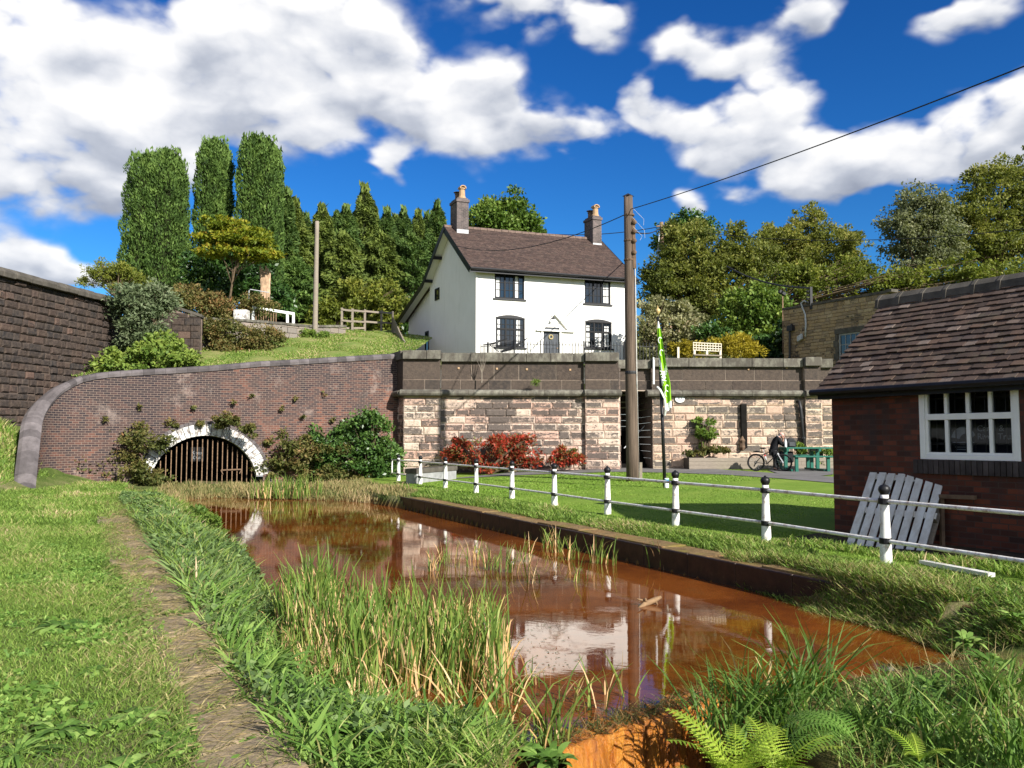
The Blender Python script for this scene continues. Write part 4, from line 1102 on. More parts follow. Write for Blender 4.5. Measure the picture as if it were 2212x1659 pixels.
# pediment moulding over the door
mb = MB(); s0, z0 = hp(1158, 713.5); s1, z1 = hp(1240, 716); sm, zm = hp(1196, 674)
q = lambda s, z, d=0: HC + hu * s + Zv * z + hn * d
z0 = z1 = (z0 + z1) / 2
mb.obox(q(s0, z0 - .05, .002), hu * (s1 - s0), hn * .14, Zv * .10)
for (a, az_, b, bz_) in ((s0 + .35, z0 + .12, sm, zm), (sm, zm, s1 - .35, z0 + .12)):
    d = (q(b, bz_) - q(a, az_)); nrm = d.normalized().cross(hn); mb.obox(q(a, az_, .003), d, hn * .14, nrm * (.10 if nrm.z < 0 else -.10))
dr = ops[4]; mb.obox(q(dr[1] - .14, 6.0, .003), hu * .13, hn * .07, Zv * (dr[4] - 5.9)); mb.obox(q(dr[2] + .01, 6.0, .003), hu * .13, hn * .07, Zv * (dr[4] - 5.9))
mb.build('door_pediment', M_WHITE, house)
# roof
roof = MB(); ov = .48; of = .42
fo = HC - hu * ov + hn * of; sl_v = (RM + Zv * ZR) - (HC + hu * 0 + Zv * ZE); 
ef = HC - hu * ov; 
perp = hn * of
slope = Vector((sl_v - hu * sl_v.dot(hu))); slope_n = slope.normalized(); kz = slope_n.z / max(1e-6, -slope_n.dot(hn))
eo = HC - hu * ov + hn * of + Zv * (ZE - of * kz + .06)
Lr = HLn + 2 * ov + .1
Sr = slope.length + of * math.hypot(1, kz) + .05
# slope direction along the gable line so the ridge stays over the middle of the gable
sdir = (RM + Zv * (ZR + .06)) - (HC + Zv * (ZE + .06)); sdir = sdir.normalized()
eo = HC - hu * ov + Zv * (ZE + .06) - sdir * (of * math.hypot(1, kz))
Sr = ((RM + Zv * ZR) - (HC + Zv * ZE)).length + of * math.hypot(1, kz)
nrm = hu.cross(sdir).normalized(); nrm = nrm if nrm.z > 0 else -nrm
tiles(roof, eo, hu, sdir, nrm, Lr, Sr, .19, .165, .013, .03, .006)
rt = eo + sdir * Sr
roof.face([eo - nrm * .03, eo + hu * Lr - nrm * .03, rt + hu * Lr - nrm * .03, rt - nrm * .03], .3)
bkd = (g(GD, ZBK + .05) - (RM + Zv * (ZR + .06))); bk1 = rt + bkd; ltd = (g(GD + LD + .35, lz - .12) - g(GD, ZBK + .05))
roof.face([rt, rt + hu * Lr, bk1 + hu * Lr, bk1], .4); roof.face([bk1, bk1 + hu * Lr, bk1 + ltd + hu * Lr, bk1 + ltd], .4)
roof.face([bk1 - Zv * .12, bk1 + hu * Lr - Zv * .12, bk1 + ltd + hu * Lr - Zv * .12, bk1 + ltd - Zv * .12], .4)
ro_ = roof.build('roof', M_HTILE, house)
mb = MB(); s = 0
while s < Lr - .05:
    l = min(.45, Lr - s); pr = [(-.16, -.10), (-.13, .02), (-.05, .075), (.05, .075), (.13, .02), (.16, -.10)]
    e = random.uniform(-.012, .012)
    mb.prism([rt + hu * (s + .008) + hn * a + Zv * (b + .02 + e) for a, b in pr], hu * (l - .02)); s += l
mb.build('ridge_tile', M_RIDGE, ro_)
# barge boards, gutter, purlin ends, soffits
mb = MB()
for k, (A, B) in enumerate(((eo, rt), (rt, bk1), (bk1, bk1 + ltd))):
    d = B - A; up = ng * 0 + Zv
    dn = d.normalized().cross(hu).normalized(); dn = dn if dn.z < 0 else -dn
    mb.obox(A - hu * .04 - dn * .05, d, hu * .035, dn * .36); mb.build('barge_board', M_BLACK, house); mb = MB()
A, B = eo + hu * (Lr + .002), rt + hu * (Lr + .002); d = B - A; dn = d.normalized().cross(hu).normalized(); dn = dn if dn.z < 0 else -dn
mb.obox(A - dn * .03, d, hu * .035, dn * .24)
mb.build('barge_board', M_BLACK, house)
mb = MB(); mb.tube([eo - hu * .02 + hn * .07 - Zv * .05, eo + hu * (Lr + .03) + hn * .07 - Zv * .05], .085, 8)
mb.obox(eo + Zv * -.24 - hu * .0 + hn * -.02, hu * Lr, hn * .02, Zv * .16); mb.build('gutter', M_BLACK, house)
for f, dz in ((.42, .30), (.86, .22)):
    mb = MB(); p = rt.lerp(bk1, f) - Zv * (dz + .02); mb.obox(p - hu * .0, hu * (ov + .1), hg * .17, Zv * -.17); mb.build('purlin_end', M_BLACK, house)
mb = MB(); mb.face([rt - Zv * .16, rt + hu * ov - Zv * .16, bk1 + hu * ov - Zv * .16, bk1 - Zv * .16]); mb.face([eo - Zv * .06 - nrm * .05, eo + hu * ov - nrm * .05 - Zv * .06, rt + hu * ov - Zv * .16, rt - Zv * .16])
mb.face([bk1 - Zv * .16, bk1 + hu * ov - Zv * .16, bk1 + ltd + hu * ov - Zv * .16, bk1 + ltd - Zv * .16]); mb.build('soffit', M_WHITE, house)
# chimneys: two brick stacks with pots
def stack(pxc, ytop, yb, w, dpt, potz, lead_y):
    k = (pxc - CX) / F; o = rt; t = (k * o.y - o.x) / (hu.x - k * hu.y); c = rt + hu * t; Yc = c.y
    zt = zat(ytop, Yc - .3); mb = MB(); o_ = c - hu * w / 2 - hg * (dpt * .62)
    hq = hg * dpt
    def wallbox(o, a, b, z0, z1):
        A, B = a.length, b.length; cs = [o, o + a, o + a + b, o + b]; u0 = 0
        for i in range(4):
            p, q2 = cs[i], cs[(i + 1) % 4]; l = (q2 - p).length
            mb.face([p + Zv * z0, q2 + Zv * z0, q2 + Zv * z1, p + Zv * z1], uv=[(u0, z0), (u0 + l, z0), (u0 + l, z1), (u0, z1)]); u0 += l
        mb.face([p_ + Zv * z1 for p_ in cs], uv=[(0, 0), (A, 0), (A, B), (0, B)])
    o_.z = 0
    wallbox(o_, hu * w, hq, c.z - 1.0, zt); wallbox(o_ - hu * .05 - hg * .05, hu * (w + .1), hg * (dpt + .1), zt, zt + .16); wallbox(o_ + hu * .03 + hg * .03, hu * (w - .06), hg * (dpt - .06), zt + .16, zt + .26)
    ch = mb.build('chimney', M_CHBR, ro_, uv=True)
    lb = MB(); lb.obox(o_ - hg * .012 + Zv * (zat(lead_y, Yc - .4) - .16), hu * w, hg * .01, Zv * .3); lb.build('flashing', M_LEAD, ro_)
    p = o_ + hu * (w * .60) + hg * (dpt * .30) + Zv * (zt + .24); pm_ = MB(); zz = potz(Yc) - p.z
    pm_.lathe([(.24, 0), (.24, .12), (.19, .18), (.17, zz * .72), (.22, zz * .76), (.22, zz * .84), (.17, zz * .87)], p, 10); 
    hood = [p + hu * (.20 * math.cos(a)) + Zv * (zz * .84 + .17 * math.sin(a)) for a in np.linspace(-.2, math.pi + .2, 9)] + [p + hu * (.14 * math.cos(a)) + Zv * (zz * .84 + .11 * math.sin(a)) for a in np.linspace(math.pi + .2, -.2, 9)]
    for A_, B_ in zip(range(8), range(1, 9)): pm_.prism([hood[A_] - hg * .2, hood[B_] - hg * .2, hood[17 - B_] - hg * .2, hood[17 - A_] - hg * .2], hg * .4)
    pm_.build('chimney_pot', M_POT, ro_)
    p = o_ + hu * (w * .5) + hg * (dpt * .8) + Zv * (zt + .24); pm_ = MB(); zz *= .62
    pm_.lathe([(.20, 0), (.15, .1), (.15, zz * .8), (.18, zz * .82), (.18, zz * .9)], p, 10); pm_.lathe([(.03, zz * .9), (.03, zz * 1.08), (.25, zz * 1.09), (.25, zz * 1.13), (.05, zz * 1.2)], p, 10); pm_.build('chimney_pot', M_DPOT, ro_)
stack(989, 432, 500, .72, 1.05, lambda Y: zat(394, Y - .3), 497)
stack(1281, 471, 530, .60, 1.05, lambda Y: zat(437, Y - .3), 527)

# windows
def window(parent, o, u, n, w, h, lights, cols, rows, tr=None, arch=True, curt=(), mat=None):
    mat = mat or M_BLACKM
    fr = MB(); fw = .075
    P = lambda s, z, d=-.08: o + u * s + Zv * z + n * d
    bx_ = lambda s0, s1, z0, z1, d0=-.10, d1=-.02: fr.obox(P(s0, z0, d0), u * (s1 - s0), n * (d1 - d0), Zv * (z1 - z0))
    bx_(0, fw, 0, h); bx_(w - fw, w, 0, h); bx_(fw, w - fw, 0, fw); bx_(fw, w - fw, h - fw, h)
    lw_ = (w - 2 * fw) / lights
    for i in range(1, lights): bx_(fw + lw_ * i - .045, fw + lw_ * i + .045, fw, h - fw, -.095, -.025)
    if tr: bx_(fw, w - fw, tr - .04, tr + .04, -.09, -.03)
    for i in range(lights):
        a = fw + lw_ * i
        for c in range(1, cols): fr.obox(P(a + lw_ * c / cols - .016, fw, -.085), u * .032, n * .04, Zv * (h - 2 * fw))
        for r in range(1, rows): fr.obox(P(a + .045, fw + (h - 2 * fw) * r / rows - .016, -.086), u * (lw_ - .09), n * .042, Zv * .032)
    f = fr.build('window', mat, parent)
    if arch:
        am = MB(); K = 8; rise = .16
        pts = [P(-.03 + (w + .06) * i / K, h + .0 + rise * (1 - (2 * i / K - 1) ** 2), .012) for i in range(K + 1)]
        am.prism(pts + [P(w + .03, h - .03, .012), P(-.03, h - .03, .012)], -n * .05); am.build('arch_head', M_BLACK, f)
    m = MB(); m.face([P(fw, fw, -.07), P(w - fw, fw, -.07), P(w - fw, h - fw, -.07), P(fw, h - fw, -.07)]); m.build('pane', M_GLASS, f)
    m = MB(); m.obox(P(-.10, -.09, -.06), u * (w + .2), n * .13, Zv * .088); m.build('sill', M_BLACK, f)
    if curt:
        for a, b, z0, z1 in curt:
            k = 6; m = MB()
            for i in range(k):
                x0 = a + (b - a) * i / k; x1 = a + (b - a) * (i + 1) / k; e = .012 * (i % 2)
                m.face([P(x0, z0, -.062 - e * .3), P(x1, z0, -.062 - (.012 - e) * .3), P(x1, z1, -.062 - (.012 - e) * .3), P(x0, z1, -.062 - e * .3)])
            m.build('curtain', M_CURT, f)
    return f
for i, (kd, s0, s1, z0, z1) in enumerate(ops[:4]):
    w, h = s1 - s0, z1 - z0
    cu = [((.10, .30, .1, h * .8), (w * .70, w * .82, .1, h - .1)), ((w * .74, w * .93, .1, h - .12),), ((.12, .26, .1, h - .1), (w * .72, w * .84, .12, h - .1)), ((.1, .3, .1, h * .85), (w * .36, w * .62, .1, h * .62), (w * .74, w * .9, .1, h * .85))][i]
    window(house, HC + hu * s0 + Zv * z0, hu, hn, w, h, 3, 2, 3 if i < 2 else 5, tr=None if i < 2 else h * .62, curt=cu)
# door
kd, s0, s1, z0, z1 = ops[4]; w, h = s1 - s0, z1 - z0
P = lambda s, z, d=0: HC + hu * (s0 + s) + Zv * (z0 + z) + hn * d
mb = MB(); mb.obox(P(0, 0, -.11), hu * w, hn * .05, Zv * h); 
for a, b, c, d in ((.12, .44, .12, .42), (.56, .88, .12, .42), (.12, .44, .5, .92), (.56, .88, .5, .92)):
    for (x0, x1, y0, y1) in ((a, b, c, c + .015), (a, b, d - .015, d), (a, a + .03, c, d), (b - .03, b, c, d)): mb.obox(P(w * x0, h * y0, -.06), hu * w * (x1 - x0), hn * .02, Zv * h * (y1 - y0))
door = mb.build('door', M_DOOR, house)
mb = MB(); c = P(w * .5, h * .73, -.03); mb.tube([c + hu * (.115 * math.cos(a)) + Zv * (.115 * math.sin(a)) for a in np.linspace(0, 2 * math.pi, 17)], .035, 6, cap=False); mb.build('wreath', plain('dried_wreath', (.42, .34, .16), .9), door)
mb = MB(); mb.sphere(P(w * .9, h * .42, -.03), .035, 8, 5); mb.build('knob', M_POT, door)
# door lamp
lamp = thing('porch_lamp', HC + hu * (hp(1190, 687)[0]) + Zv * hp(1190, 687)[1], 'small black swan neck lamp above the house door', 'lamp')
c = lamp.location.copy(); c = Vector(c); mb = MB(); mb.tube([c + hn * .0, c + hn * .2 + Zv * .12, c + hn * .32 + Zv * .06, c + hn * .33 - Zv * .03], .018, 6); mb.build('bracket', M_IRON, lamp)
mb = MB(); mb.lathe([(.03, .08), (.05, .05), (.13, -.04), (.12, -.05)], c + hn * .33 - Zv * .06, 10); mb.build('lamp_shade', M_IRON, lamp)
# side windows of the gable and lean-to
def gp(px, py, off=0): p = on_plane(px, py, HC + hu * off, ng); return p
mb = MB(); 
def sidewin(xa, xb, ya, yb, off):
    a = gp(xa, yb, off); b = gp(xb, yb, off); z1 = gp(xa, ya, off).z; z0 = a.z
    u_ = (b - a); u_.z = 0; f = MB(); L_ = u_.length; u_ = u_ / L_
    for (x0, x1, y0, y1) in ((0, L_, z0, z0 + .09), (0, L_, z1 - .09, z1), (0, .08, z0 + .09, z1 - .09), (L_ - .08, L_, z0 + .09, z1 - .09)):
        o_ = Vector((a.x, a.y, 0)) + u_ * x0 + Zv * y0 + ng * .004; f.obox(o_, u_ * (x1 - x0), ng * .05, Zv * (y1 - y0))
    w_ = f.build('window', M_BLACK, house); f = MB(); o_ = Vector((a.x, a.y, 0)) + ng * .006; f.face([o_ + u_ * .08 + Zv * z0, o_ + u_ * (L_ - .08) + Zv * z0, o_ + u_ * (L_ - .08) + Zv * z1, o_ + u_ * .08 + Zv * z1]); f.build('pane', M_GLASS, w_)
sidewin(940.5, 949.5, 625, 650, 0)
sidewin(893, 897.5, 737, 770, .18); sidewin(919, 926, 717, 770, .18)
# iron railings in front of the house
rl = thing('iron_railing', at(1200, 770, 41), 'black iron railing with spiked bars in front of the white house', 'railing')
mb = MB(); mr = MB()
def railrun(xa, xb, Ya, Yb, yt0, yt1, n, sub=1):
    for i in range(n + 1):
        f = i / n; Y = Ya + (Yb - Ya) * f; x = xa + (xb - xa) * f; zt = zat(yt0 + (yt1 - yt0) * f, Y); X = X_(x, Y)
        mb.tube([(X, Y, zt - 1.25), (X, Y, zt - .06), (X, Y, zt + .04)], [.019, .019, .004], 5)
    a = Vector((X_(xa, Ya), Ya, zat(yt0, Ya))); b = Vector((X_(xb, Yb), Yb, zat(yt1, Yb)))
    mr.bar(a - Zv * .17, b - Zv * .17, .05, .02); mr.bar(a - Zv * 1.1, b - Zv * 1.1, .05, .02)
railrun(1038, 1112, 42.6, 41.0, 741, 735, 26); railrun(1112, 1348, 41.0, 41.6, 735, 739, 34); railrun(1348, 1440, 41.6, 42.2, 739, 742, 13)
mb.build('bar', M_IRON, rl); mr.build('rail', M_IRON, rl)
for x, Y, y in ((1054, 42.3, 737), (1112, 41.0, 732), (1262, 41.4, 735), (1350, 41.6, 737)):
    X = X_(x, Y); zt = zat(y, Y); mb = MB(); mb.tube([(X, Y, zt - 1.3), (X, Y, zt)], .035, 6); mb.build('post', M_IRON, rl)
hm = thing('hammock', at(1095, 757, 42.2), 'dark hammock slung between struts in front of the house', 'hammock')
mb = MB(); a, b = at(1049, 757, 42), at(1147, 726, 42.3); c = at(1100, 758, 42.1)
P_ = [at(1082, 760, 42), at(1105, 752, 42), at(1122, 742, 42), at(1140, 730, 42)]
mb.tube(P_, [.05, .10, .06, .02], 6); mb.tube([at(1045, 745, 42), at(1066, 742, 42), at(1096, 731, 42)], [.02, .05, .02], 6); mb.tube([at(1055, 742, 42), at(1078, 760, 42)], .02, 5); mb.build('cloth', M_IRON, hm)

# ------------------------------------------------------------------ brick hut on the right
HQ = Vector((X_(1797, 14.15), 14.15, 0)); qu = Vector((.506, -.8625, 0)).normalized(); qn = Vector((-qu.y * -1, 0, 0))
qn = Vector((-.8625, -.506, 0)).normalized(); qb = -qn
LQ = 9.0; WQ = 1.75; ZQ = zat(826, 14.1)
hut = thing('brick_hut', HQ, 'dark red brick hut with stone tiled roof and white sash window on the right', 'hut')
def qp(px, py, d=0): p = on_plane(px, py, HQ + qn * d, qn); return ((p - HQ).dot(qu), p.z)
s0, z0 = qp(1992, 992); s1, z1 = qp(2203, 992); zt = qp(1988, 832)[1]; z0 = (z0 + z1) / 2 + .0
W0_, W1_, Z0_, Z1_ = s0 - .02, s1 + .02, qp(1995, 992)[1], zt
mb = MB()
def brickface(o, u, L, za, zb, n, holes=()):
    xs_ = sorted({0, L, *[h[0] for h in holes], *[h[1] for h in holes]}); zs_ = sorted({za, zb, *[h[2] for h in holes], *[h[3] for h in holes]})
    for a, b in zip(xs_[:-1], xs_[1:]):
        for c, d in zip(zs_[:-1], zs_[1:]):
            m, k = (a + b) / 2, (c + d) / 2
            if any(h[0] < m < h[1] and h[2] < k < h[3] for h in holes): continue
            mb.face([o + u * a + Zv * c, o + u * b + Zv * c, o + u * b + Zv * d, o + u * a + Zv * d], uv=[(a, c), (b, c), (b, d), (a, d)])
    for h in holes:
        q = [(h[0], h[2]), (h[1], h[2]), (h[1], h[3]), (h[0], h[3])]
        for i in range(4):
            p, r = q[i], q[(i + 1) % 4]; A = o + u * p[0] + Zv * p[1]; B = o + u * r[0] + Zv * r[1]
            mb.face([A, B, B - n * .11, A - n * .11], uv=[(0, 0), (1, 0), (1, .1), (0, .1)])
ZHB = -.35
brickface(HQ, qu, LQ, ZHB, ZQ, qn, [(W0_, W1_, Z0_, Z1_)])
zr = zat(645, 15.0); wall_back = HQ + qb * 3.5
mb.face([HQ + Zv * ZHB, wall_back + Zv * ZHB, wall_back + Zv * ZQ, HQ + qb * WQ + Zv * (zr - .08), HQ + Zv * ZQ], uv=[(0, 0), (3.5, 0), (3.5, ZQ), (1.75, zr), (0, ZQ)])
mb.face([wall_back + Zv * ZHB, wall_back + qu * LQ + Zv * ZHB, wall_back + qu * LQ + Zv * ZQ, wall_back + Zv * ZQ], uv=[(0, 0), (9, 0), (9, 2.5), (0, 2.5)])
mb.build('wall', M_HUTBR, hut, uv=True)
mb = MB(); ovh = .16; oq = HQ - qu * ovh + qn * .2; sq = (HQ + qb * WQ + Zv * zr) - (HQ + Zv * (ZQ + .02)); Sq = sq.length + .2 * sq.length / WQ; sqn = sq.normalized(); oq = HQ - qu * ovh + Zv * (ZQ + .02) - sqn * (.2 * sq.length / WQ)
nq = qu.cross(sqn); nq = nq if nq.z > 0 else -nq
tiles(mb, oq, qu, sqn, nq, LQ + .3, Sq, .185, .148, .017, .040, .011)
tq = oq + sqn * Sq
mb.face([oq - nq * .03, oq + qu * (LQ + .3) - nq * .03, tq + qu * (LQ + .3) - nq * .03, tq - nq * .03], .2)
bq = tq + qb * (WQ + .2) - Zv * (sq.z * (WQ + .2) / WQ)
mb.face([tq, tq + qu * (LQ + .3), bq + qu * (LQ + .3), bq], .3)
rf = mb.build('roof', M_TILE, hut)
mb = MB(); s = -.05
while s < LQ + .3:
    l = random.uniform(.42, .5); e = random.uniform(-.01, .015); pr = [(-.20, -.20), (-.17, -.04), (-.06, .06), (.06, .06), (.17, -.04), (.20, -.20)]
    mb.prism([tq + qu * (s + .012) + qb * a + Zv * (b + .045 + e) for a, b in pr], qu * (l - .024)); 
    mb.prism([tq + qu * (s - .03) + qb * a * 1.08 + Zv * (b * 1.0 + .054 + e) for a, b in pr], qu * .06); s += l
mb.build('ridge_tile', M_DRIDGE, rf)
mb = MB(); ge = oq + qn * .07 - Zv * .015; mb.tube([ge - qu * .05, ge + qu * (LQ + .4)], .052, 8); mb.obox(oq - Zv * .13 + qb * .02 + qu * .02, qu * LQ, qb * .13, Zv * .10)
for k in range(9): mb.obox(ge + qu * (.4 + 1. * k) - Zv * .06 - qb * .0, qu * .03, qb * .1, Zv * .03)
mb.build('gutter', M_BLACK, hut)
mb = MB(); bv = tq - oq; mb.obox(oq - qu * .03 - nq * .09, bv, qu * .028, nq * .085); mb.build('barge_board', M_PLANK, hut)
# sash window
WW, WH = W1_ - W0_, Z1_ - Z0_
P = lambda s, z, d=0: HQ + qu * (W0_ + s) + Zv * (Z0_ + z) + qn * d
mb = MB()
def wb(s0, s1, z0, z1, d0, d1): mb.obox(P(s0, z0, d0), qu * (s1 - s0), qn * (d1 - d0), Zv * (z1 - z0))
fw = .085
wb(0, fw, 0, WH, -.09, .015); wb(WW - fw, WW, 0, WH, -.09, .015); wb(fw, WW - fw, 0, .07, -.09, .014); wb(fw, WW - fw, WH - .08, WH, -.09, .014)
tr = WH * .565
wb(fw, WW - fw, tr - .045, tr + .045, -.085, .0)
for k in range(1, 4): 
    x = fw + (WW - 2 * fw) * k / 4; wb(x - .026, x + .026, .07, tr - .045, -.08, -.012); wb(x - .026, x + .026, tr + .045, WH - .08, -.08, -.012)
wb(fw, fw + .04, .07, WH - .08, -.08, -.01); wb(WW - fw - .04, WW - fw, .07, WH - .08, -.08, -.01); wb(fw + .04, WW - fw - .04, .07, .11, -.08, -.01); wb(fw + .04, WW - fw - .04, WH - .12, WH - .08, -.08, -.01)
swn = mb.build('window', M_CLEANW, hut, bev=.006)
mb = MB(); mb.face([P(fw, .05, -.05), P(WW - fw, .05, -.05), P(WW - fw, WH - .05, -.05), P(fw, WH - .05, -.05)])
mg = N('hut_glass', .02, .5)
_t = mg.nd('BsdfTransparent'); mg.set(_t.inputs[0], (.80, .83, .84)); _g = mg.nd('BsdfGlossy'); _g.inputs['Roughness'].default_value = .02; _f = mg.nd('Fresnel'); _f.inputs[0].default_value = 1.45
_x = mg.nd('MixShader'); mg.nt.links.new(_f.outputs[0], _x.inputs[0]); mg.nt.links.new(_t.outputs[0], _x.inputs[1]); mg.nt.links.new(_g.outputs[0], _x.inputs[2]); mg.nt.links.new(_x.outputs[0], mg.out.inputs[0])
mb.build('pane', mg.m, swn)
# dim room behind the glass: back wall, security bars, poster
mb = MB(); 
dr_ = lambda s, z, d: P(s, z, d)
M_ROOM = plain('dim_room', (.10, .11, .11), .9, .1); 
mb.face([P(-.5, -.6, -1.4), P(WW + .5, -.6, -1.4), P(WW + .5, WH + .3, -1.4), P(-.5, WH + .3, -1.4)])
for a, b in (((-.5, -.6), (-.5, WH + .3)), ((WW + .5, -.6), (WW + .5, WH + .3)), ((-.5, -.6), (WW + .5, -.6)), ((-.5, WH + .3), (WW + .5, WH + .3))): mb.face([P(*a, -.12), P(*b, -.12), P(*b, -1.4), P(*a, -1.4)])
mb.build('room', M_ROOM, hut)
mb = MB()
for k in range(9): x = fw + .06 + (WW - 2 * fw - .12) * k / 8; mb.tube([P(x, .02, -.2), P(x, WH - .02, -.2)], .009, 5)
for z in (.22, WH * .8): mb.obox(P(.05, z, -.215), qu * (WW - .1), qn * .03, Zv * .03)
mb.build('security_bar', M_IRON, hut)
ps = thing('window_poster', P(WW * .6, .1, -.3), 'dark blue poster with pale lettering and arched emblem inside the hut window', 'poster')
M_NAVY = plain('navy_poster', (.012, .016, .035), .7, .2); M_PALE = plain('pale_print', (.34, .37, .43), .7, .2)
mb = MB(); mb.obox(P(WW * .20, .06, -.32), qu * WW * .76, qn * .012, Zv * (tr - .10)); mb.build('board', M_NAVY, ps)
c0 = P(WW * .335, .30, -.302); mb = MB()
K = 14
for k in range(K):
    a0, a1 = R(20) + R(150) * k / K, R(20) + R(150) * (k + 1) / K
    ro1 = .19; ri1 = .10
    pt2 = lambda r, a, ox=0, oz=0: c0 + qu * (r * math.cos(a) + ox) + Zv * (r * math.sin(a) + oz) + qn * .002
    mb.face([pt2(ro1, a0), pt2(ro1, a1), pt2(ri1, a1, .04, -.01), pt2(ri1, a0, .04, -.01)])
for k in range(4): mb.obox(c0 + qu * (-.17 + .015 * k) - Zv * (.05 + .035 * k), qu * (.33 - .03 * k), qn * .004, Zv * .014)
mb.build('emblem', M_PALE, ps)
lettering('lettering', 'Canal &\nRiver Trust', .125, P(WW * .475, .40, -.300), qu, Zv, M_PALE, ps, .002, 'LEFT', .95)
# brick sill on edge
mb = MB(); k = 0; x = W0_ - .10
while x < W1_ + .10:
    mb.obox(HQ + qu * x + Zv * (Z0_ - .215) + qn * .002, qu * .072, qn * .05, Zv * .21); x += .083
M_SILLB = plain('sill_brick', (.055, .045, .045), .85, .2, .4, 4, .3, tintv=.35)
mb.build('sill', M_SILLB, hut, bev=.006)

# ------------------------------------------------------------------ buff stone building on the upper level
BQ = Vector((X_(1696, 43.5), 43.5, 0)); zbt = zat(664, 43.5); bl_ = thing('stone_building', BQ + Zv * 5, 'flat roofed buff stone building with barred window behind the brick hut', 'building')
BL = 6.1
def bp(px, py): p = on_plane(px, py, BQ, qn); return ((p - BQ).dot(qu), p.z)
bw0, bz1 = bp(1812, 722); bw1, _ = bp(1862, 722); bz0 = bp(1815, 790)[1]
mb = MB(); blocks(mb, BQ, qu, qn, BL, 4.6, zbt - .12, .17, .25, .55, .012, .01, (.1, .95), .02, .05, skip=lambda s, z: bw0 < s < bw1 and bz0 < z < bz1)
rb = BQ + qu * BL; blocks(mb, rb, -qn, qu, 2.2, zbt - 1.9, zbt - .12, .17, .25, .5, .012, .01, (.1, .6), .02, .05)
blocks(mb, BQ + qb * 5, qn, -qu, 5, 4.6, zbt - .12, .17, .3, .5, .012, .01, (.4, .9), .02, .05)
mb.build('masonry', M_BUFF, bl_)
mb = MB(); mb.obox(BQ + qb * .06 + qu * .02 + Zv * 4.6, qu * (BL - .06), qb * 5, Zv * (zbt - 4.85)); mb.build('mortar', M_DMORT, bl_)
mb = MB(); s = 0
while s < BL - .02:
    e = min(s + random.uniform(.6, .9), BL); mb.obox(BQ + qu * (s + .004) + qn * .06 + Zv * (zbt - .12), qu * (e - s - .008), qb * .45, Zv * .12); s = e
mb.obox(rb + qn * .06 + Zv * (zbt - .10), qu * .3, qb * .5, Zv * .14)
mb.build('coping', M_DRIDGE, bl_)
o_ = BQ + qu * bw0 + Zv * bz0; ww, hh = bw1 - bw0, bz1 - bz0
f = window(bl_, o_ + qn * .03, qu, qn, ww, hh, 1, 4, 3, arch=False, mat=M_GREYBOX)
for ch in list(f.children):
    if ch.name.startswith('sill'): ch.data.materials.clear(); ch.data.materials.append(M_DRIDGE)
mb = MB()
for k in range(5): mb.obox(o_ + qu * (-.28 if k % 2 else -.18) + Zv * (hh * k / 5) + qn * .01, qu * (.26 if k % 2 else .16), qn * .06, Zv * (hh / 5 - .01))
mb.obox(o_ + qu * -.2 + Zv * (hh + .01) + qn * .01, qu * (ww + .4), qn * .06, Zv * .25); mb.build('window_surround', M_DRIDGE, bl_)
q_ = lambda px, py, d=.05: (lambda a: BQ + qu * a[0] + Zv * a[1] + qn * d)(bp(px, py))
hd = thing('drain_hopper', q_(1712, 760), 'black rainwater hopper and downpipe on the buff stone building', 'downpipe')
mb = MB(); mb.obox(q_(1706, 716, .02), qu * .35, qn * .22, Zv * .28); mb.tube([q_(1710, 716, .14), q_(1710, 790, .14)], .06, 8); mb.tube([q_(1714, 700, .12), q_(1711, 712, .14)], .05, 6); mb.build('pipe', M_IRON, hd)
cd = thing('cable_conduit', q_(1741, 700), 'pale conduit with swan neck running down the stone building', 'conduit')
mb = MB(); mb.tube([q_(1747, 655, .05), q_(1740, 650, .1), q_(1734, 655, .12), q_(1736, 664, .1), q_(1742, 680, .08), q_(1743, 700, .08), q_(1742, 728, .08)], .045, 8); mb.build('conduit', M_LEAD, cd, smooth=True)
br = thing('cable_bracket', q_(1750, 640), 'dark upright cable bracket on the parapet of the stone building', 'bracket')
mb = MB(); mb.bar(q_(1753, 668, .02), q_(1752, 620, .02), .12, .12); mb.bar(q_(1745, 623, .1), q_(1753, 621, .02), .08); 
for y in (632, 640, 648, 656): mb.lathe([(.07, 0), (.09, .06), (.05, .1)], q_(1748, y, .12), 8)
mb.build('arm', M_IRON, br)
ol = thing('flood_lamp', q_(1690, 690), 'small flood lamp on a thin rusty pole beside the stone building', 'lamp')
mb = MB(); p = at(1690.5, 705, 44.5); mb.tube([p - Zv * 1.5, at(1690.5, 640, 44.5)], .035, 6); mb.build('pole', M_RUST, ol); mb = MB(); a = at(1684, 631, 44.4); mb.obox(a, (.32, 0, -.18), (0, .3, 0), (.05, 0, .14)); mb.build('lamp_head', M_IRON, ol)
fl2 = thing('security_light', q_(1730, 735), 'small white security light on the stone building wall', 'lamp'); mb = MB(); a = q_(1728, 739, .12); mb.obox(a, qu * .3 + Zv * .12, qn * .12, Zv * .28); mb.tube([a, q_(1736, 728, .05)], .03, 5); mb.build('lamp_head', M_LEAD, fl2, bev=.02)

V = []; Q = []
for i in range(24):
    for j in range(7):
        p = HQ + qu * (-.15 + i * .38) + qn * (-.05 + j * .20 + (.1 * math.sin(i * 1.3) if j == 6 else 0)); V.append((p.x, p.y, zl1(p.x, p.y) + .03))
for i in range(23):
    for j in range(6): a = i * 7 + j; Q.append((a, a + 1, a + 8, a + 7))
tag(mesh_np('soil', V, Q, plain('dark_soil', (.055, .043, .03), .95, .1, .5, 6, .8, bs=18), smooth=True), kind='structure')
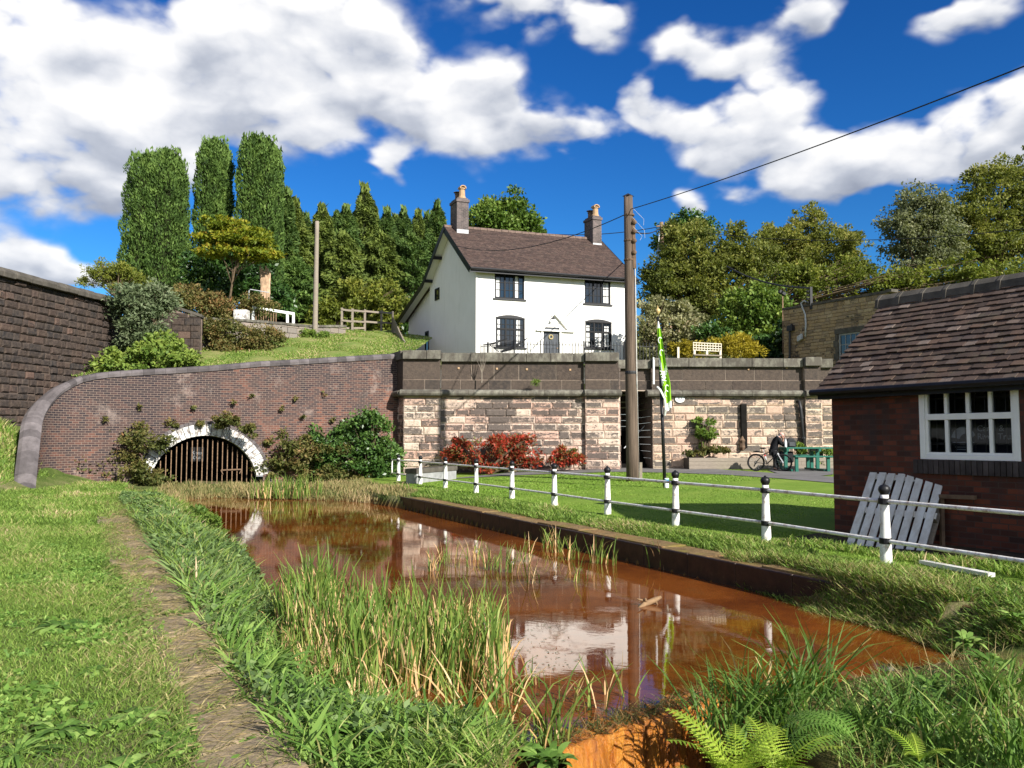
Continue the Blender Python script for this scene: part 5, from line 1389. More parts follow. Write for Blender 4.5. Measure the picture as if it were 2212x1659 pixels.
# ------------------------------------------------------------------ white towpath railing
PX = [(1905, 1215), (1650, 1168), (1457, 1136), (1311, 1113), (1197, 1098), (1106, 1084), (1029, 1074), (963, 1064), (909, 1055), (862, 1049)]
posts = []
for i, (x, y) in enumerate(PX):
    Y = 11.35 * (1 + .2065 * i); posts.append(Vector((X_(x, Y), Y, 0)))
posts.insert(0, posts[0] + (posts[0] - posts[1])); posts.insert(0, posts[0] * 2 - posts[1])
rg = thing('railing', posts[2], 'long white two rail canal railing with black ball topped posts beside the water', 'railing')
for i, p in enumerate(posts):
    z = zl1(p.x, p.y) - .08; mb = MB(); ln = Vector((random.uniform(-.012, .012), random.uniform(-.012, .012), 0))
    prof = [(.078, -.15), (.078, .10), (.072, .30), (.070, .34), (.060, .62), (.055, .88), (.054, .93)]
    mb.lathe([(r, h) for r, h in prof], (p.x, p.y, 0), 14)
    po = mb.build('post', M_WPAINT, rg, smooth=True)
    mb = MB(); mb.lathe([(.052, .925), (.055, .94), (.058, .95), (.073, .975), (.078, 1.0), (.070, 1.035), (.045, 1.058), (.02, 1.066), (.018, 1.08), (.004, 1.085)], (p.x, p.y, 0), 14); mb.build('ball_cap', M_BLACK, po, smooth=True)
    for h in (.315, .845):
        mb = MB(); mb.lathe([(.060, -.045), (.082, -.04), (.082, .035), (.060, .04)], (p.x, p.y, h), 14); mb.build('collar', M_BLACK, po)
end = Vector((X_(848, posts[-1].y + .8), posts[-1].y + .8, 0))
for h in (.315, .845):
    mb = MB(); mb.tube([p + Zv * (h + random.uniform(-.006, .006)) for p in posts] + [end + Zv * h], .027, 8); mb.build('rail', M_RAIL, rg, smooth=True)
mb = MB(); mb.tube([end + Zv * .29, end + Zv * .87], .027, 8); mb.build('end_bar', M_RAIL, rg)

# ------------------------------------------------------------------ poles, wires
def pole(name, label, base, top, r0, r1, mat, group=None, bands=()):
    t = thing(name, base, label, 'pole', group)
    mb = MB(); n = 12; base, top = Vector(base), Vector(top)
    pts = [base.lerp(top, i / n) for i in range(n + 1)]; pts[0] = pts[0] - Zv * .4
    mb.tube(pts, [r0 + (r1 - r0) * i / n + random.uniform(-.004, .004) for i in range(n + 1)], 14); mb.build('shaft', mat, t, smooth=True)
    return t
pb_ = gnd(1367, 1040); Yp = pb_.y; ptp = at(1357, 424, Yp)
big = pole('utility_pole', 'tall weathered wooden utility pole standing on the lawn before the stone wall', pb_, ptp, .215, .150, M_POLE)
mb = MB(); mb.lathe([(.21, 0), (.02, .10)], ptp, 4); mb.build('cap', M_IRON, big)
mb = MB(); f = (at(1363, 805, Yp)); mb.lathe([(.20, -.05), (.205, 0), (.20, .05)], f + Vector((-.0, 0, 0)), 14); mb.build('band', M_IRON, big)
mb = MB(); a = at(1367, 500, Yp - .05); mb.bar(at(1368, 472, Yp - .1), at(1371, 580, Yp - .1), .10, .10); 
for y in (480, 500, 520, 545): mb.sphere(at(1370, y, Yp - .15), .09, 8, 5)
for y in (465, 520, 562): mb.lathe([(.18, -.03), (.185, 0), (.18, .03)], at(1359, y, Yp), 12)
mb.build('insulator_bracket', M_PLANK, big)
mb = MB()
for k in range(3):
    a = at(1366 + random.uniform(0, 3), 450 + 20 * k, Yp - .15); b = a + Vector((random.uniform(.1, .4), -.1, random.uniform(-.9, -.4))); mb.tube([a, a.lerp(b, .5) + Vector((.18, -.05, -.1)), b], .005, 4)
mb.tube([at(1372, 560, Yp - .12), at(1374, 700, Yp - .12), at(1376, 830, Yp - .14), gnd(1380, 1036)], .018, 5)
mb.build('loose_wire', plain('pale_wire', (.5, .48, .44), .7), big)
mb = MB(); a = gnd(1382, 1038); mb.obox(a, (.09, 0, 0), (0, .05, 0), (0, 0, .62)); tag(mb.build('marker_post', M_WOOD, base=a), 'short pale timber strip standing against the foot of the tall pole', 'post')
p2 = at(1434, 700, 62); pole2 = pole('utility_pole', 'dark reddish utility pole among the trees behind the variegated shrub', p2 - Zv * 1.5, at(1429, 480, 62), .16, .13, M_RUST)
mb = MB()
for k in range(3): mb.tube([at(1428 - 3, 500, 62), at(1417 - 4 * k, 640, 60.5)], .025, 4)
mb.build('stay_wire', M_LEAD, pole2)
mb = MB(); mb.bar(at(1418, 489, 62), at(1440, 487, 62), .09); mb.build('cross_arm', M_RUST, pole2)
pb3 = at(680, 742, 46.5); pole('timber_pole', 'slim bare timber pole standing on the grass bank by the low wall', pb3, at(685, 478, 46.5), .155, .115, M_WOOD)

def wire(label, a, b, sag, r, n=24):
    a, b = Vector(a), Vector(b); L = (b - a)
    mb = MB(); pts = [a.lerp(b, i / n) - Zv * (sag * 4 * (i / n) * (1 - i / n)) for i in range(n + 1)]
    mb.tube(pts, r, 5); return tag(mb.build('overhead_cable', M_CABLE, base=a), label, 'cable')
Yp_ = Yp - .1
wire('thick black cable rising from the tall pole to the upper right', at(1362, 452, Yp_), at(2290, 112, 13.5), .12, .015)
wire('black cable from the tall pole down to the house gable', at(1362, 458, Yp_), at(975, 528, 46.0), .75, .017)
wire('black cable between the tall pole and the reddish pole behind', at(1366, 500, Yp_), at(1428, 489, 62), .25, .03)
wire('thin cable from the reddish pole across the trees to the right', at(1430, 489, 62), at(2400, 470, 40), 1.1, .022)
wire('cable from the reddish pole over the house roof ridge to the left', at(1428, 489, 62), at(1180, 505, 66), .3, .03)
wire('heavy black cable sloping down to the bracket of the stone building', at(1570, 575, 52), q_(1752, 622, .05), .35, .05)

# ------------------------------------------------------------------ flagpole and furled flag
fb = gnd(1437, 1054); Yf = fb.y; ft = at(1421, 672, Yf)
fp = thing('flagpole', fb, 'slim black flagpole with golden finial on the lawn', 'flagpole')
mb = MB(); mb.tube([fb - Zv * .2, fb.lerp(ft, .72)], [.055, .045], 10); mb.tube([fb.lerp(ft, .72), fb.lerp(ft, .97)], .032, 8); mb.build('shaft', M_BLACK, fp, smooth=True)
mb = MB(); mb.lathe([(.02, -.12), (.05, -.06), (.085, .0), (.07, .05), (.02, .09), (.008, .17)], ft, 12); mb.build('finial', plain('dull_gold', (.45, .33, .14), .35, .6), fp, smooth=True)
mb = MB(); c = fb + Vector((.035, -.02, 0)); mb.lathe([(.065, .0), (.07, .02), (.07, .28), (.06, .30)], c, 12); mb.build('base_sleeve', M_CLEANW, fp); mb = MB(); mb.lathe([(.071, .2), (.073, .21), (.073, .26), (.071, .27)], c, 12); mb.build('blue_band', plain('blue_band', (.05, .25, .45), .5), fp)
mb = MB(); mb.tube([at(1420, 836, Yf - .06), at(1426, 842, Yf - .2), at(1436, 862, Yf - .25), at(1438, 885, Yf - .2), at(1436, 897, Yf - .1)], .03, 6); mb.tube([at(1412, 772, Yf), at(1412, 830, Yf)], .03, 6); mb.build('cleat_rope', M_CLEANW, fp)
flg = thing('flag', at(1420, 690, Yf), 'limp green and white flag hanging furled from the black flagpole', 'flag')
L_ = [(694, 1419.5, 1421), (720, 1418, 1427), (760, 1420, 1432), (800, 1423, 1440), (830, 1428, 1446), (850, 1431, 1447), (868, 1434, 1448), (885, 1439, 1449)]
V = []; Q = []; nw_ = 13
ys_ = np.linspace(694, 884, 40)
for i, y in enumerate(ys_):
    a = np.interp(y, [l[0] for l in L_], [l[1] for l in L_]) + 2; b = np.interp(y, [l[0] for l in L_], [l[2] for l in L_]) + 2
    for j in range(nw_):
        f = j / (nw_ - 1); V.append(at(a + (b - a) * f, y + 4 * math.sin(f * 4 + 1) * (i / 40), Yf - .10 + .05 * math.sin(f * 9 + i * .09) * min(1, i / 10)))
for i in range(39):
    for j in range(nw_ - 1): a = i * nw_ + j; Q.append((a, a + 1, a + nw_ + 1, a + nw_))
def flag_mat():
    n = N('flag_cloth', .75, .2); t = n.attr('tint'); n.col(n.ramp(t, [(.0, (.19, .42, .015)), (.49, (.23, .47, .02)), (.51, (.80, .82, .80)), (1, (.80, .82, .80))]))
    n.b.inputs['Subsurface Weight'].default_value = 0
    return n.m
tint = []
for i in range(39):
    for j in range(nw_ - 1):
        f = j / (nw_ - 1); y = ys_[i]
        w = (y > 866) or (812 < y + f * 30 < 828 + 0) or (y < 704) or (765 + f * 60 < y < 783 + f * 60 and f < .3) 
        tint.append(.9 if w else .2)
tag(mesh_np('cloth', V, Q, flag_mat(), flg, tint, smooth=True))
fq = at(1434, 806, Yf - .17)
M_FW = M_CLEANW
d1_ = (at(1440, 830, Yf) - at(1424, 750, Yf)).normalized(); d2_ = Vector((-d1_.z, 0, d1_.x)); d2_ = d2_ if d2_.x < 0 else -d2_
lettering('lettering', 'WA', .20, at(1432, 812, Yf - .19), -d1_, -d2_ if False else Vector((0, -1, 0)).cross(-d1_) * -1, M_FW, flg, .002)
mb = MB()
for (x, y) in ((1426, 735), (1429, 762), (1441, 838), (1440, 850)):
    c = at(x, y, Yf - .18); mb.tube([c + Vector((.05 * math.cos(a), 0, .09 * math.sin(a))) for a in np.linspace(.6, 4.6, 8)], .014, 4)
mb.build('emblem', M_FW, flg)

# ------------------------------------------------------------------ grey box by the railing end
a = gnd(900, 1044, .05); b = gnd(986, 1036, .1); d = (b - a); L_ = d.length; d = d / L_; nb2 = Vector((-d.y, d.x, 0))
gb = thing('stone_box', a, 'pale grey rectangular stone plinth behind the railing end', 'plinth')
mb = MB(); mb.obox(a - Zv * .3, d * L_, nb2 * .55, Zv * .66); mb.build('body', M_GREYBOX, gb, bev=.015)
mb = MB(); mb.obox(a - d * .03 - nb2 * .03 + Zv * .363, d * (L_ + .06), nb2 * .61, Zv * .17); mb.build('lid', M_DRIDGE, gb, bev=.015)

# ------------------------------------------------------------------ pallet and planks by the hut
A0 = Vector((X_(1815, 12.85), 12.85, zat(1190, 12.85))); A1 = Vector((X_(1984, 11.95), 11.95, zat(1212, 11.95))); T_ = at(1879, 1022, 13.45)
pu = (A1 - A0); PL = pu.length; pu = pu / PL; pv = (T_ - A0); pv = pv - pu * pv.dot(pu) * .0; PH = pv.length; pv = pv / PH; pw = pu.cross(pv).normalized(); pw = pw if pw.y < 0 else -pw
pal = thing('pallet', A0, 'white painted timber pallet leaning against the brick hut', 'pallet')
nsl = 8
for k in range(nsl):
    sw = PL / nsl; mb = MB(); o_ = A0 + pu * (sw * k + .012 + random.uniform(-.006, .006)) + pw * .0 + pv * random.uniform(-.01, .012)
    mb.obox(o_, pu * (sw - .035), pw * .022, pv * (PH + random.uniform(-.01, .01))); mb.build('slat', M_PALLET, pal, bev=.003)
for h in (.02, .5, .93):
    mb = MB(); mb.obox(A0 + pv * (PH * h) - pw * .024, pu * PL, pw * .022, pv * .10); mb.build('cross_board', M_PALLET, pal)
    for s_ in (.0, .46, .92):
        mb = MB(); mb.obox(A0 + pv * (PH * h) + pu * (PL * s_) - pw * .115, pu * .09, pw * .09, pv * .10); mb.build('block', M_WOOD, pal)
for h in (.0, .46, .92):
    mb = MB(); mb.obox(A0 + pu * (PL * h) - pw * .14, pu * .09, pw * .022, pv * PH); mb.build('bottom_board', M_WOOD, pal)
def plank(label, a, b, w, h, mat=M_PLANK, up=(0, 0, 1), name='plank'):
    mb = MB(); mb.bar(a, b, w, h, up); t = tag(mb.build(name, mat, base=a, bev=.003), label, 'plank'); return t
yq = 13.0
def onhut(px, py, d): return on_plane(px, py, HQ + qn * d, qn)
plank('short brown board sticking out sideways behind the leaning pallet', onhut(2030, 1072, .1), onhut(2108, 1075, .1), .06, .06)
plank('upright brown timber leaning on the hut wall behind the pallet', onhut(2034, 1075, .08), onhut(2036, 1180, .2), .07, .05)
g0 = gnd(1990, 1213, -.05); plank('narrow white painted board lying on the weeds by the hut', gnd(1992, 1210, .06), gnd(2142, 1238, .06), .11, .05, M_PALLET, name='board')
plank('upper dark plank lying along the foot of the hut wall', gnd(2010, 1176, .14), gnd(2120, 1204, .13), .16, .05)
plank('long dark plank lying at the foot of the hut wall on the right', gnd(2062, 1190, .04), gnd(2290, 1236, .02), .2, .06)
plank('middle weathered plank lying half behind the white board', gnd(2000, 1192, .03), gnd(2128, 1216, .03), .15, .05, M_WOOD)

# ------------------------------------------------------------------ picnic table
ZT0 = .38
tb = at(1700, 1017, 33.4); tX0, tX1 = X_(1684, 33.7), X_(1797, 33.7); ZTT = zat(966, 33.7)
tbl = thing('picnic_table', (tX0 + 1, 33.8, ZT0), 'green picnic table with fixed benches on the lawn before the stone wall', 'table')
mb = MB()
for k in range(5): y0 = 33.35 + .19 * k; mb.box(tX0 + (.12 if k < 2 else 0), tX1, y0, y0 + .175, ZTT - .06, ZTT)
mb.build('tabletop', M_GREEN, tbl, bev=.008)
for x in (X_(1688, 33.7), X_(1756, 33.7)):
    for y in (33.45, 34.1):
        mb = MB(); mb.box(x, x + .13, y, y + .11, ZT0 - .1, ZTT - .062); mb.build('leg', M_GREEN, tbl, bev=.006)
    mb = MB(); mb.box(x + .02, x + .11, 32.7, 34.9, ZT0 + .02, ZT0 + .11); mb.box(x + .02, x + .11, 33.2, 34.4, ZTT - .16, ZTT - .064); mb.build('cross_beam', M_GREEN, tbl)
zb_ = zat(984.5, 32.6)
for y in (32.5, 34.75):
    mb = MB()
    for k in range(2): mb.box(X_(1707, 33), X_(1797, 33), y + .17 * k, y + .155 + .17 * k, zb_ - .055, zb_)
    mb.build('bench_seat', M_GREEN, tbl, bev=.006)
    for x in (X_(1714, 32.7), X_(1782, 32.7)):
        mb = MB(); mb.box(x, x + .12, y + .1, y + .22, ZT0 - .1, zb_ - .056); mb.build('bench_leg', M_GREEN, tbl, bev=.006)
ruck = thing('rucksack', (X_(1706, 33.7), 33.75, ZTT), 'black rucksack standing on the green picnic table', 'rucksack')
mb = MB(); c = Vector((X_(1707, 33.7), 33.75, ZTT)); mb.prism([c + Vector((x, -.12, z)) for x, z in ((-.19, 0), (.19, 0), (.21, .12), (.18, .27), (.10, .36), (-.08, .37), (-.17, .30), (-.21, .14))], (0, .26, 0)); mb.build('bag', plain('black_nylon', (.02, .022, .025), .7), ruck, bev=.045)
mb = MB(); mb.box(c.x - .11, c.x + .12, c.y - .18, c.y - .115, c.z + .03, c.z + .20); mb.build('pocket', plain('grey_nylon', (.06, .065, .07), .7), ruck, bev=.025); mb = MB(); mb.tube([c + Vector((-.05, 0, .36)), c + Vector((0, 0, .44)), c + Vector((.05, 0, .36))], .012, 5); mb.build('handle', M_BLACK, ruck)
fl_ = thing('flask', (X_(1695, 33.6), 33.6, ZTT), 'white bottle standing on the picnic table beside the rucksack', 'bottle')
c = Vector((X_(1695.5, 33.6), 33.6, ZTT)); mb = MB(); mb.lathe([(.045, 0), (.05, .02), (.05, .22), (.03, .27), (.03, .29)], c, 12); mb.build('body', M_CLEANW, fl_, smooth=True); mb = MB(); mb.lathe([(.034, .285), (.034, .33), (.02, .34)], c, 10); mb.build('cap', M_LEAD, fl_)
wb_ = thing('saddle_bag', (X_(1697, 33.5), 33.35, ZT0), 'large black bag hanging below the picnic table top', 'bag')
mb = MB(); mb.box(X_(1684, 33.6), X_(1714, 33.6), 33.6, 33.95, ZTT - .62, ZTT - .17); mb.build('bag', M_BLACK, wb_, bev=.08)
gp_ = MB(); V = []
q = [gnd(*p) for p in ((1660, 1017), (1690, 1027), (1760, 1031), (1800, 1026), (1800, 1004), (1690, 1004))]
V = [Vector((p.x, p.y, zl1(p.x, p.y) + .035)) for p in q]; gp_.face(V, .5); tag(gp_.build('gravel_pad', M_TARM), kind='structure')

# ------------------------------------------------------------------ bicycle
bY = 33.15; rr0 = gnd(1631, 1017); rr0 = Vector((X_(1631, 33.6), 33.6, .375)); ff0 = Vector((X_(1689.5, 33.05), 33.05, .375))
bx = (ff0 - rr0); WB = bx.length; bx = bx / WB; by = Vector((-bx.y, bx.x, 0))
bike = thing('bicycle', rr0, 'black mountain bike with red bottle leaning by the picnic table', 'bicycle')
RW = .355
BP = lambda x, z, y=0.: rr0 + bx * x + Zv * z + by * y
def wheel(x, steer=0):
    ax = by; fx_ = bx
    c = BP(x, RW)
    circ = lambda r, n=28: [c + fx_ * (r * math.cos(a)) + Zv * (r * math.sin(a)) for a in np.linspace(0, 2 * math.pi, n + 1)]
    w = MB(); w.tube(circ(RW - .028), .027, 7, cap=False); wo = w.build('wheel', plain('tyre_rubber', (.018, .018, .019), .8), bike, smooth=True)
    w = MB(); w.tube(circ(RW - .065), .012, 5, cap=False); w.build('rim', M_IRON, wo)
    w = MB()
    for k in range(16): a = 2 * math.pi * k / 16; w.tube([c + ax * (.02 if k % 2 else -.02), c + fx_ * ((RW - .07) * math.cos(a)) + Zv * ((RW - .07) * math.sin(a))], .0022, 3)
    w.tube([c - ax * .05, c + ax * .05], .022, 8); w.build('spokes', M_LEAD, wo)
wheel(0); wheel(WB)
BB = (.43, .30); ST = (.30, .80); HT = (.83, .83); HB = (.86, .70)
mb = MB()
for p, q, r in ((BB, (.33, .72), .018), ((.325, .70), HT, .017), (BB, HB, .021), (HT, HB, .021)): mb.tube([BP(*p), BP(*q)], r, 8)
for y in (-.05, .05):
    mb.tube([BP(0, RW, y), BP(.42, .30, y * .6)], .011, 6); mb.tube([BP(0, RW, y), BP(.325, .71, y * .3)], .010, 6)
mb.build('frame', M_BLACK, bike, smooth=True)
mb = MB(); 
for y in (-.06, .06): mb.tube([BP(.865, .72, y), BP(WB, RW, y)], [.018, .014], 6)
mb.tube([BP(.865, .72, -.06), BP(.865, .72, .06)], .018, 6); mb.build('fork', M_LEAD, bike)
mb = MB(); mb.tube([BP(.33, .72), BP(.30, .90)], .013, 6); sp = mb.build('seat_post', M_LEAD, bike)
mb = MB(); mb.sphere((0, 0, 0), 1, 10, 6); mb.v = [tuple(BP(.29 + .14 * v[0], .925 + .035 * v[2], .07 * v[1] * (1.2 - .6 * (v[0] + 1) / 2))) for v in mb.v]; mb.build('saddle', M_BLACK, bike, smooth=True)
mb = MB(); mb.tube([BP(.825, .86), BP(.81, .95)], .016, 6); mb.tube([BP(.80, .97, -.30), BP(.84, .95, -.08), BP(.84, .95, .08), BP(.80, .97, .30)], .014, 6); hb = mb.build('handlebar', M_BLACK, bike)
mb = MB(); mb.tube([BP(.80, .97, -.32), BP(.815, .965, -.19)], .019, 8); mb.tube([BP(.80, .97, .32), BP(.815, .965, .19)], .019, 8); mb.build('grip', M_BLACK, hb)
mb = MB(); mb.tube([BP(-.14, .755), BP(.02, .79), BP(.24, .76), BP(.31, .755)], [.012, .035, .03, .012], 6); mb.build('mudguard', M_BLACK, bike)
mb = MB(); c = BP(*BB, -.06)
mb.tube([c + bx * (.085 * math.cos(a)) + Zv * (.085 * math.sin(a)) for a in np.linspace(0, 2 * math.pi, 17)], .008, 5, cap=False); mb.tube([c, c + bx * .1 - Zv * .13], .011, 5); mb.box(*(lambda q: (q.x - .05, q.x + .05, q.y - .06, q.y + .03, q.z - .012, q.z + .012))(c + bx * .1 - Zv * .14))
c2 = BP(0, RW, -.05); mb.tube([c2 + bx * (.05 * math.cos(a)) + Zv * (.05 * math.sin(a)) for a in np.linspace(0, 2 * math.pi, 13)], .012, 5, cap=False); mb.tube([c2 - Zv * .02, c2 - Zv * .17 - bx * .07], .025, 5); mb.build('chainset', M_IRON, bike)
bt = thing('drink_bottle', BP(.46, .48), 'red capped clear bottle held on the bicycle frame', 'bottle')
mb = MB(); mb.tube([BP(.41, .45, -.04), BP(.375, .60, -.04)], .037, 8); mb.build('body', M_LEAD, bt, smooth=True); mb = MB(); mb.tube([BP(.373, .605, -.04), BP(.36, .66, -.04)], [.038, .02], 8); mb.build('cap', plain('red_plastic', (.5, .02, .03), .5), bt)

# ------------------------------------------------------------------ person bent over the table
def skin(name, nodes, edges, mat, parent, sub=2):
    b = base_of(parent); me = bpy.data.meshes.new(name + '_s')
    me.from_pydata([tuple(Vector(p) - b) for p, r in nodes], edges, []); ob = bpy.data.objects.new('tmp', me); COL.objects.link(ob)
    m = ob.modifiers.new('skin', 'SKIN'); m.use_smooth_shade = True
    for i, (p, r) in enumerate(nodes):
        sv = me.skin_vertices[0].data[i]; sv.radius = (r, r) if not hasattr(r, '__len__') else r; sv.use_root = (i == 0)
    s = ob.modifiers.new('sub', 'SUBSURF'); s.levels = sub; s.render_levels = sub
    bpy.context.view_layer.update()
    m2 = bpy.data.meshes.new_from_object(ob.evaluated_get(bpy.context.evaluated_depsgraph_get())); bpy.data.objects.remove(ob)
    m2.materials.clear(); m2.polygons.foreach_set('use_smooth', [True] * len(m2.polygons))
    return put(name, m2, mat, parent)
pz = Vector((X_(1669, 33.95), 33.95, .375))
per = thing('person', pz, 'person in black coat and pink cap bending over the picnic table behind the bicycle', 'person')
pp = lambda x, z, y=0.: pz + Vector((x, y, z))
M_SKIN = plain('skin', (.48, .27, .20), .6, .3, .08, 20, .05); M_COAT = plain('black_coat_cloth', (.014, .014, .016), .9, .1, .3, 14, .3); M_TRS = plain('black_trouser_cloth', (.018, .018, .02), .9, .1, .3, 14, .3)
nodes = [(pp(.0, .86), (.15, .12)), (pp(.05, 1.08), (.15, .12)), (pp(.13, 1.27), (.16, .12)), (pp(.22, 1.36), .06), (pp(.30, 1.40), .085), (pp(.36, 1.43), .095),
         (pp(.0, .84, -.1), .085), (pp(.03, .46, -.11), .06), (pp(.0, .08, -.11), .042), (pp(.15, .04, -.11), .038),
         (pp(.0, .84, .1), .085), (pp(.10, .46, .11), .06), (pp(.22, .10, .11), .042), (pp(.36, .06, .11), .038),
         (pp(.15, 1.29, -.19), .058), (pp(.30, 1.04, -.24), .045), (pp(.54, 1.03, -.16), .032), (pp(.62, 1.03, -.14), .026),
         (pp(.15, 1.29, .19), .058), (pp(.40, 1.06, .22), .045), (pp(.45, 1.26, .14), .032), (pp(.44, 1.34, .11), .026)]
edges = [(0, 1), (1, 2), (2, 3), (3, 4), (4, 5), (0, 6), (6, 7), (7, 8), (8, 9), (0, 10), (10, 11), (11, 12), (12, 13), (2, 14), (14, 15), (15, 16), (16, 17), (2, 18), (18, 19), (19, 20), (20, 21)]
k0 = len(nodes)
for (b_, dx, dz, hy) in ((17, 1, 0, -.14), (21, 0, 1, .11)):
    bp_ = nodes[b_][0]
    for f, (oy, ln) in enumerate(((-.036, .075), (-.012, .088), (.012, .082), (.034, .065))):
        r0 = bp_ + Vector((dx * .03, oy * .7, dz * .03)); t1 = r0 + Vector((dx * ln * .6 + dz * .02, oy * .25, dz * ln * .6 - dx * .02)); t2 = t1 + Vector((dx * ln * .35 + dz * .02, 0, dz * ln * .35 - dx * .03))
        n0 = len(nodes); nodes += [(r0, .010), (t1, .009), (t2, .007)]; edges += [(b_, n0), (n0, n0 + 1), (n0 + 1, n0 + 2)]
    n0 = len(nodes); th = bp_ + Vector((dx * .01, -.03, .02)); nodes += [(th, .011), (th + Vector((dx * .04, -.025, dz * .04 + .01)), .008)]; edges += [(b_, n0), (n0, n0 + 1)]
body = skin('body', nodes, edges, M_SKIN, per)
# head details are part of the same figure: nose, ear, brow
hc = pp(.34, 1.43)
mb = MB(); mb.sphere(hc, .098, 14, 10, 1.12)
mb.sphere(hc + Vector((.085, -.02, -.055)), .028, 8, 6); mb.sphere(hc + Vector((.045, -.035, -.085)), .045, 8, 6); mb.sphere(hc + Vector((-.01, -.098, -.015)), .024, 8, 6, 1.4); mb.sphere(hc + Vector((.07, .0, -.1)), .03, 8, 6)
mb.build('head', M_SKIN, per, smooth=True)
mb = MB(); mb.sphere(hc + Vector((-.02, -.0, .0)), .103, 12, 8, .85); mb.v = [v if v[0] < hc.x + .01 else (hc.x + .01, v[1], v[2]) for v in mb.v]; mb.build('hair', plain('grey_hair', (.32, .30, .28), .8), per, smooth=True)
mb = MB(); M_CAP = plain('pale_pink_cap', (.62, .34, .28), .8, .1, .1, 20, .1)
R1_ = Matrix.Rotation(R(35), 4, 'Y')
K = 9; prof = [(.112 * math.cos(a), .105 * math.sin(a)) for a in np.linspace(-.15, math.pi / 2 - .02, K)]
mb.lathe(prof, (0, 0, 0), 16); br_ = [Vector((.085, y, 0)) for y in (-.085,)] + [Vector((.085 + .125 * math.cos(a), .09 * math.sin(a), -.02 - .02 * math.cos(a))) for a in np.linspace(-math.pi / 2, math.pi / 2, 9)] + [Vector((.085, .085, 0))]
mb.prism(br_, (0, 0, .012)); mb.sphere((0, 0, .108), .012, 6, 4)
mb.v = [tuple(hc + Vector((.0, 0, .025)) + (R1_ @ Vector(v))) for v in mb.v]; mb.build('cap', M_CAP, per, smooth=True)
cn = [(pp(-.01, .62), (.20, .17)), (pp(.0, .88), (.19, .165)), (pp(.05, 1.10), (.19, .16)), (pp(.13, 1.28), (.19, .15)), (pp(.20, 1.35), .095),
      (pp(.15, 1.29, -.20), .085), (pp(.30, 1.04, -.25), .070), (pp(.50, 1.03, -.18), .056), (pp(.15, 1.29, .20), .085), (pp(.40, 1.06, .23), .070), (pp(.445, 1.22, .16), .055)]
skin('coat', cn, [(0, 1), (1, 2), (2, 3), (3, 4), (3, 5), (5, 6), (6, 7), (3, 8), (8, 9), (9, 10)], M_COAT, per)
tn = [(pp(.0, .80), (.15, .14)), (pp(.0, .76, -.10), .105), (pp(.02, .45, -.11), .082), (pp(.0, .12, -.11), .066), (pp(.0, .76, .10), .105), (pp(.10, .45, .11), .082), (pp(.20, .14, .11), .066)]
skin('trousers', tn, [(0, 1), (1, 2), (2, 3), (0, 4), (4, 5), (5, 6)], M_TRS, per)
for x, y, z in ((.0, -.11, 0), (.24, .11, .0)):
    sn = [(pp(x - .04, z + .06, y), .046), (pp(x + .06, z + .045, y), .044), (pp(x + .19, z + .03, y), .032)]
    skin('shoe', sn, [(0, 1), (1, 2)], M_CLEANW if x > .1 else M_BLACK, per)
skin('collar', [(pp(.15, 1.36, -.02), .10), (pp(.21, 1.40), .085)], [(0, 1)], plain('grey_collar', (.25, .25, .26), .9), per)
ph = thing('phone', pp(.66, 1.0, -.12), 'small pale blue and white phone held in hands at the table', 'phone'); mb = MB(); mb.obox(pp(.60, 1.0, -.20), (.09, 0, 0), (0, .012, .0), (.01, 0, .14)); mb.build('body', plain('pale_blue', (.3, .5, .7), .4), ph, bev=.003)

# ------------------------------------------------------------------ planter along the wall
pl0, pl1 = fx(1475) + FN * 1.0, fx(1800) + FN * 1.0; plr = thing('raised_planter', pl0 + Zv * .4, 'long grey timber raised planter at the foot of the sandstone wall', 'planter')
dpl = (pl1 - pl0).normalized(); LPL = (pl1 - pl0).length
for k in range(4):
    mb = MB(); s = 0
    while s < LPL - .1:
        e = min(s + random.uniform(2, 2.6), LPL); mb.obox(pl0 + dpl * (s + .004) + Zv * (.25 + .155 * k) + FN * random.uniform(-.008, .008), dpl * (e - s - .008), -FN * .06, Zv * .148); s = e
    mb.build('sleeper', M_WOOD, plr)
for s_ in (0, LPL):
    mb = MB(); mb.obox(pl0 + dpl * s_ - FN * .05 + Zv * .25, -FN * .88, dpl * .05, Zv * .6); mb.build('end_board', M_DRIDGE, plr)
mb = MB(); mb.obox(pl0 + dpl * .06 - FN * .065 + Zv * .25, dpl * (LPL - .1), -FN * .8, Zv * .52); mb.build('soil', M_PLANK, plr)

# ------------------------------------------------------------------ trellis backed bench on the terrace
Yb = 41.3; bn = thing('garden_bench', at(1528, 775, Yb), 'cream trellis backed bench standing on the terrace by the golden shrub', 'bench')
M_CREAM = plain('cream_paint', (.66, .60, .47), .7, .3, .1, 6, .1)
mb = MB(); bpz = lambda px, py, d=0: at(px, py, Yb + d)
for y in (740, 745.5, 751, 756): mb.bar(bpz(1497, y - (0)), bpz(1558, y + 3), .055, .04)
for k in range(11): x = 1498 + 6 * k; mb.bar(bpz(x, 739 + .3 * k), bpz(x, 757 + .3 * k), .04, .03, (1, 0, 0))
mb.build('backrest', M_CREAM, bn)
for x in (1500, 1527, 1556): 
    mb = MB(); mb.bar(bpz(x, 757), bpz(x, 790), .13, .1, (1, 0, 0)); mb.build('leg', M_CREAM, bn)
mb = MB(); mb.bar(bpz(1498, 767, -.3), bpz(1557, 769, -.3), .4, .06); mb.build('seat', M_WOOD, bn)
wp_ = thing('marker_post', at(1465, 770, 41.2), 'short white post beside the bench on the terrace', 'post'); mb = MB(); mb.bar(at(1465, 750, 41.2), at(1465, 785, 41.2), .13, .1, (1, 0, 0)); mb.build('post', M_CREAM, wp_)

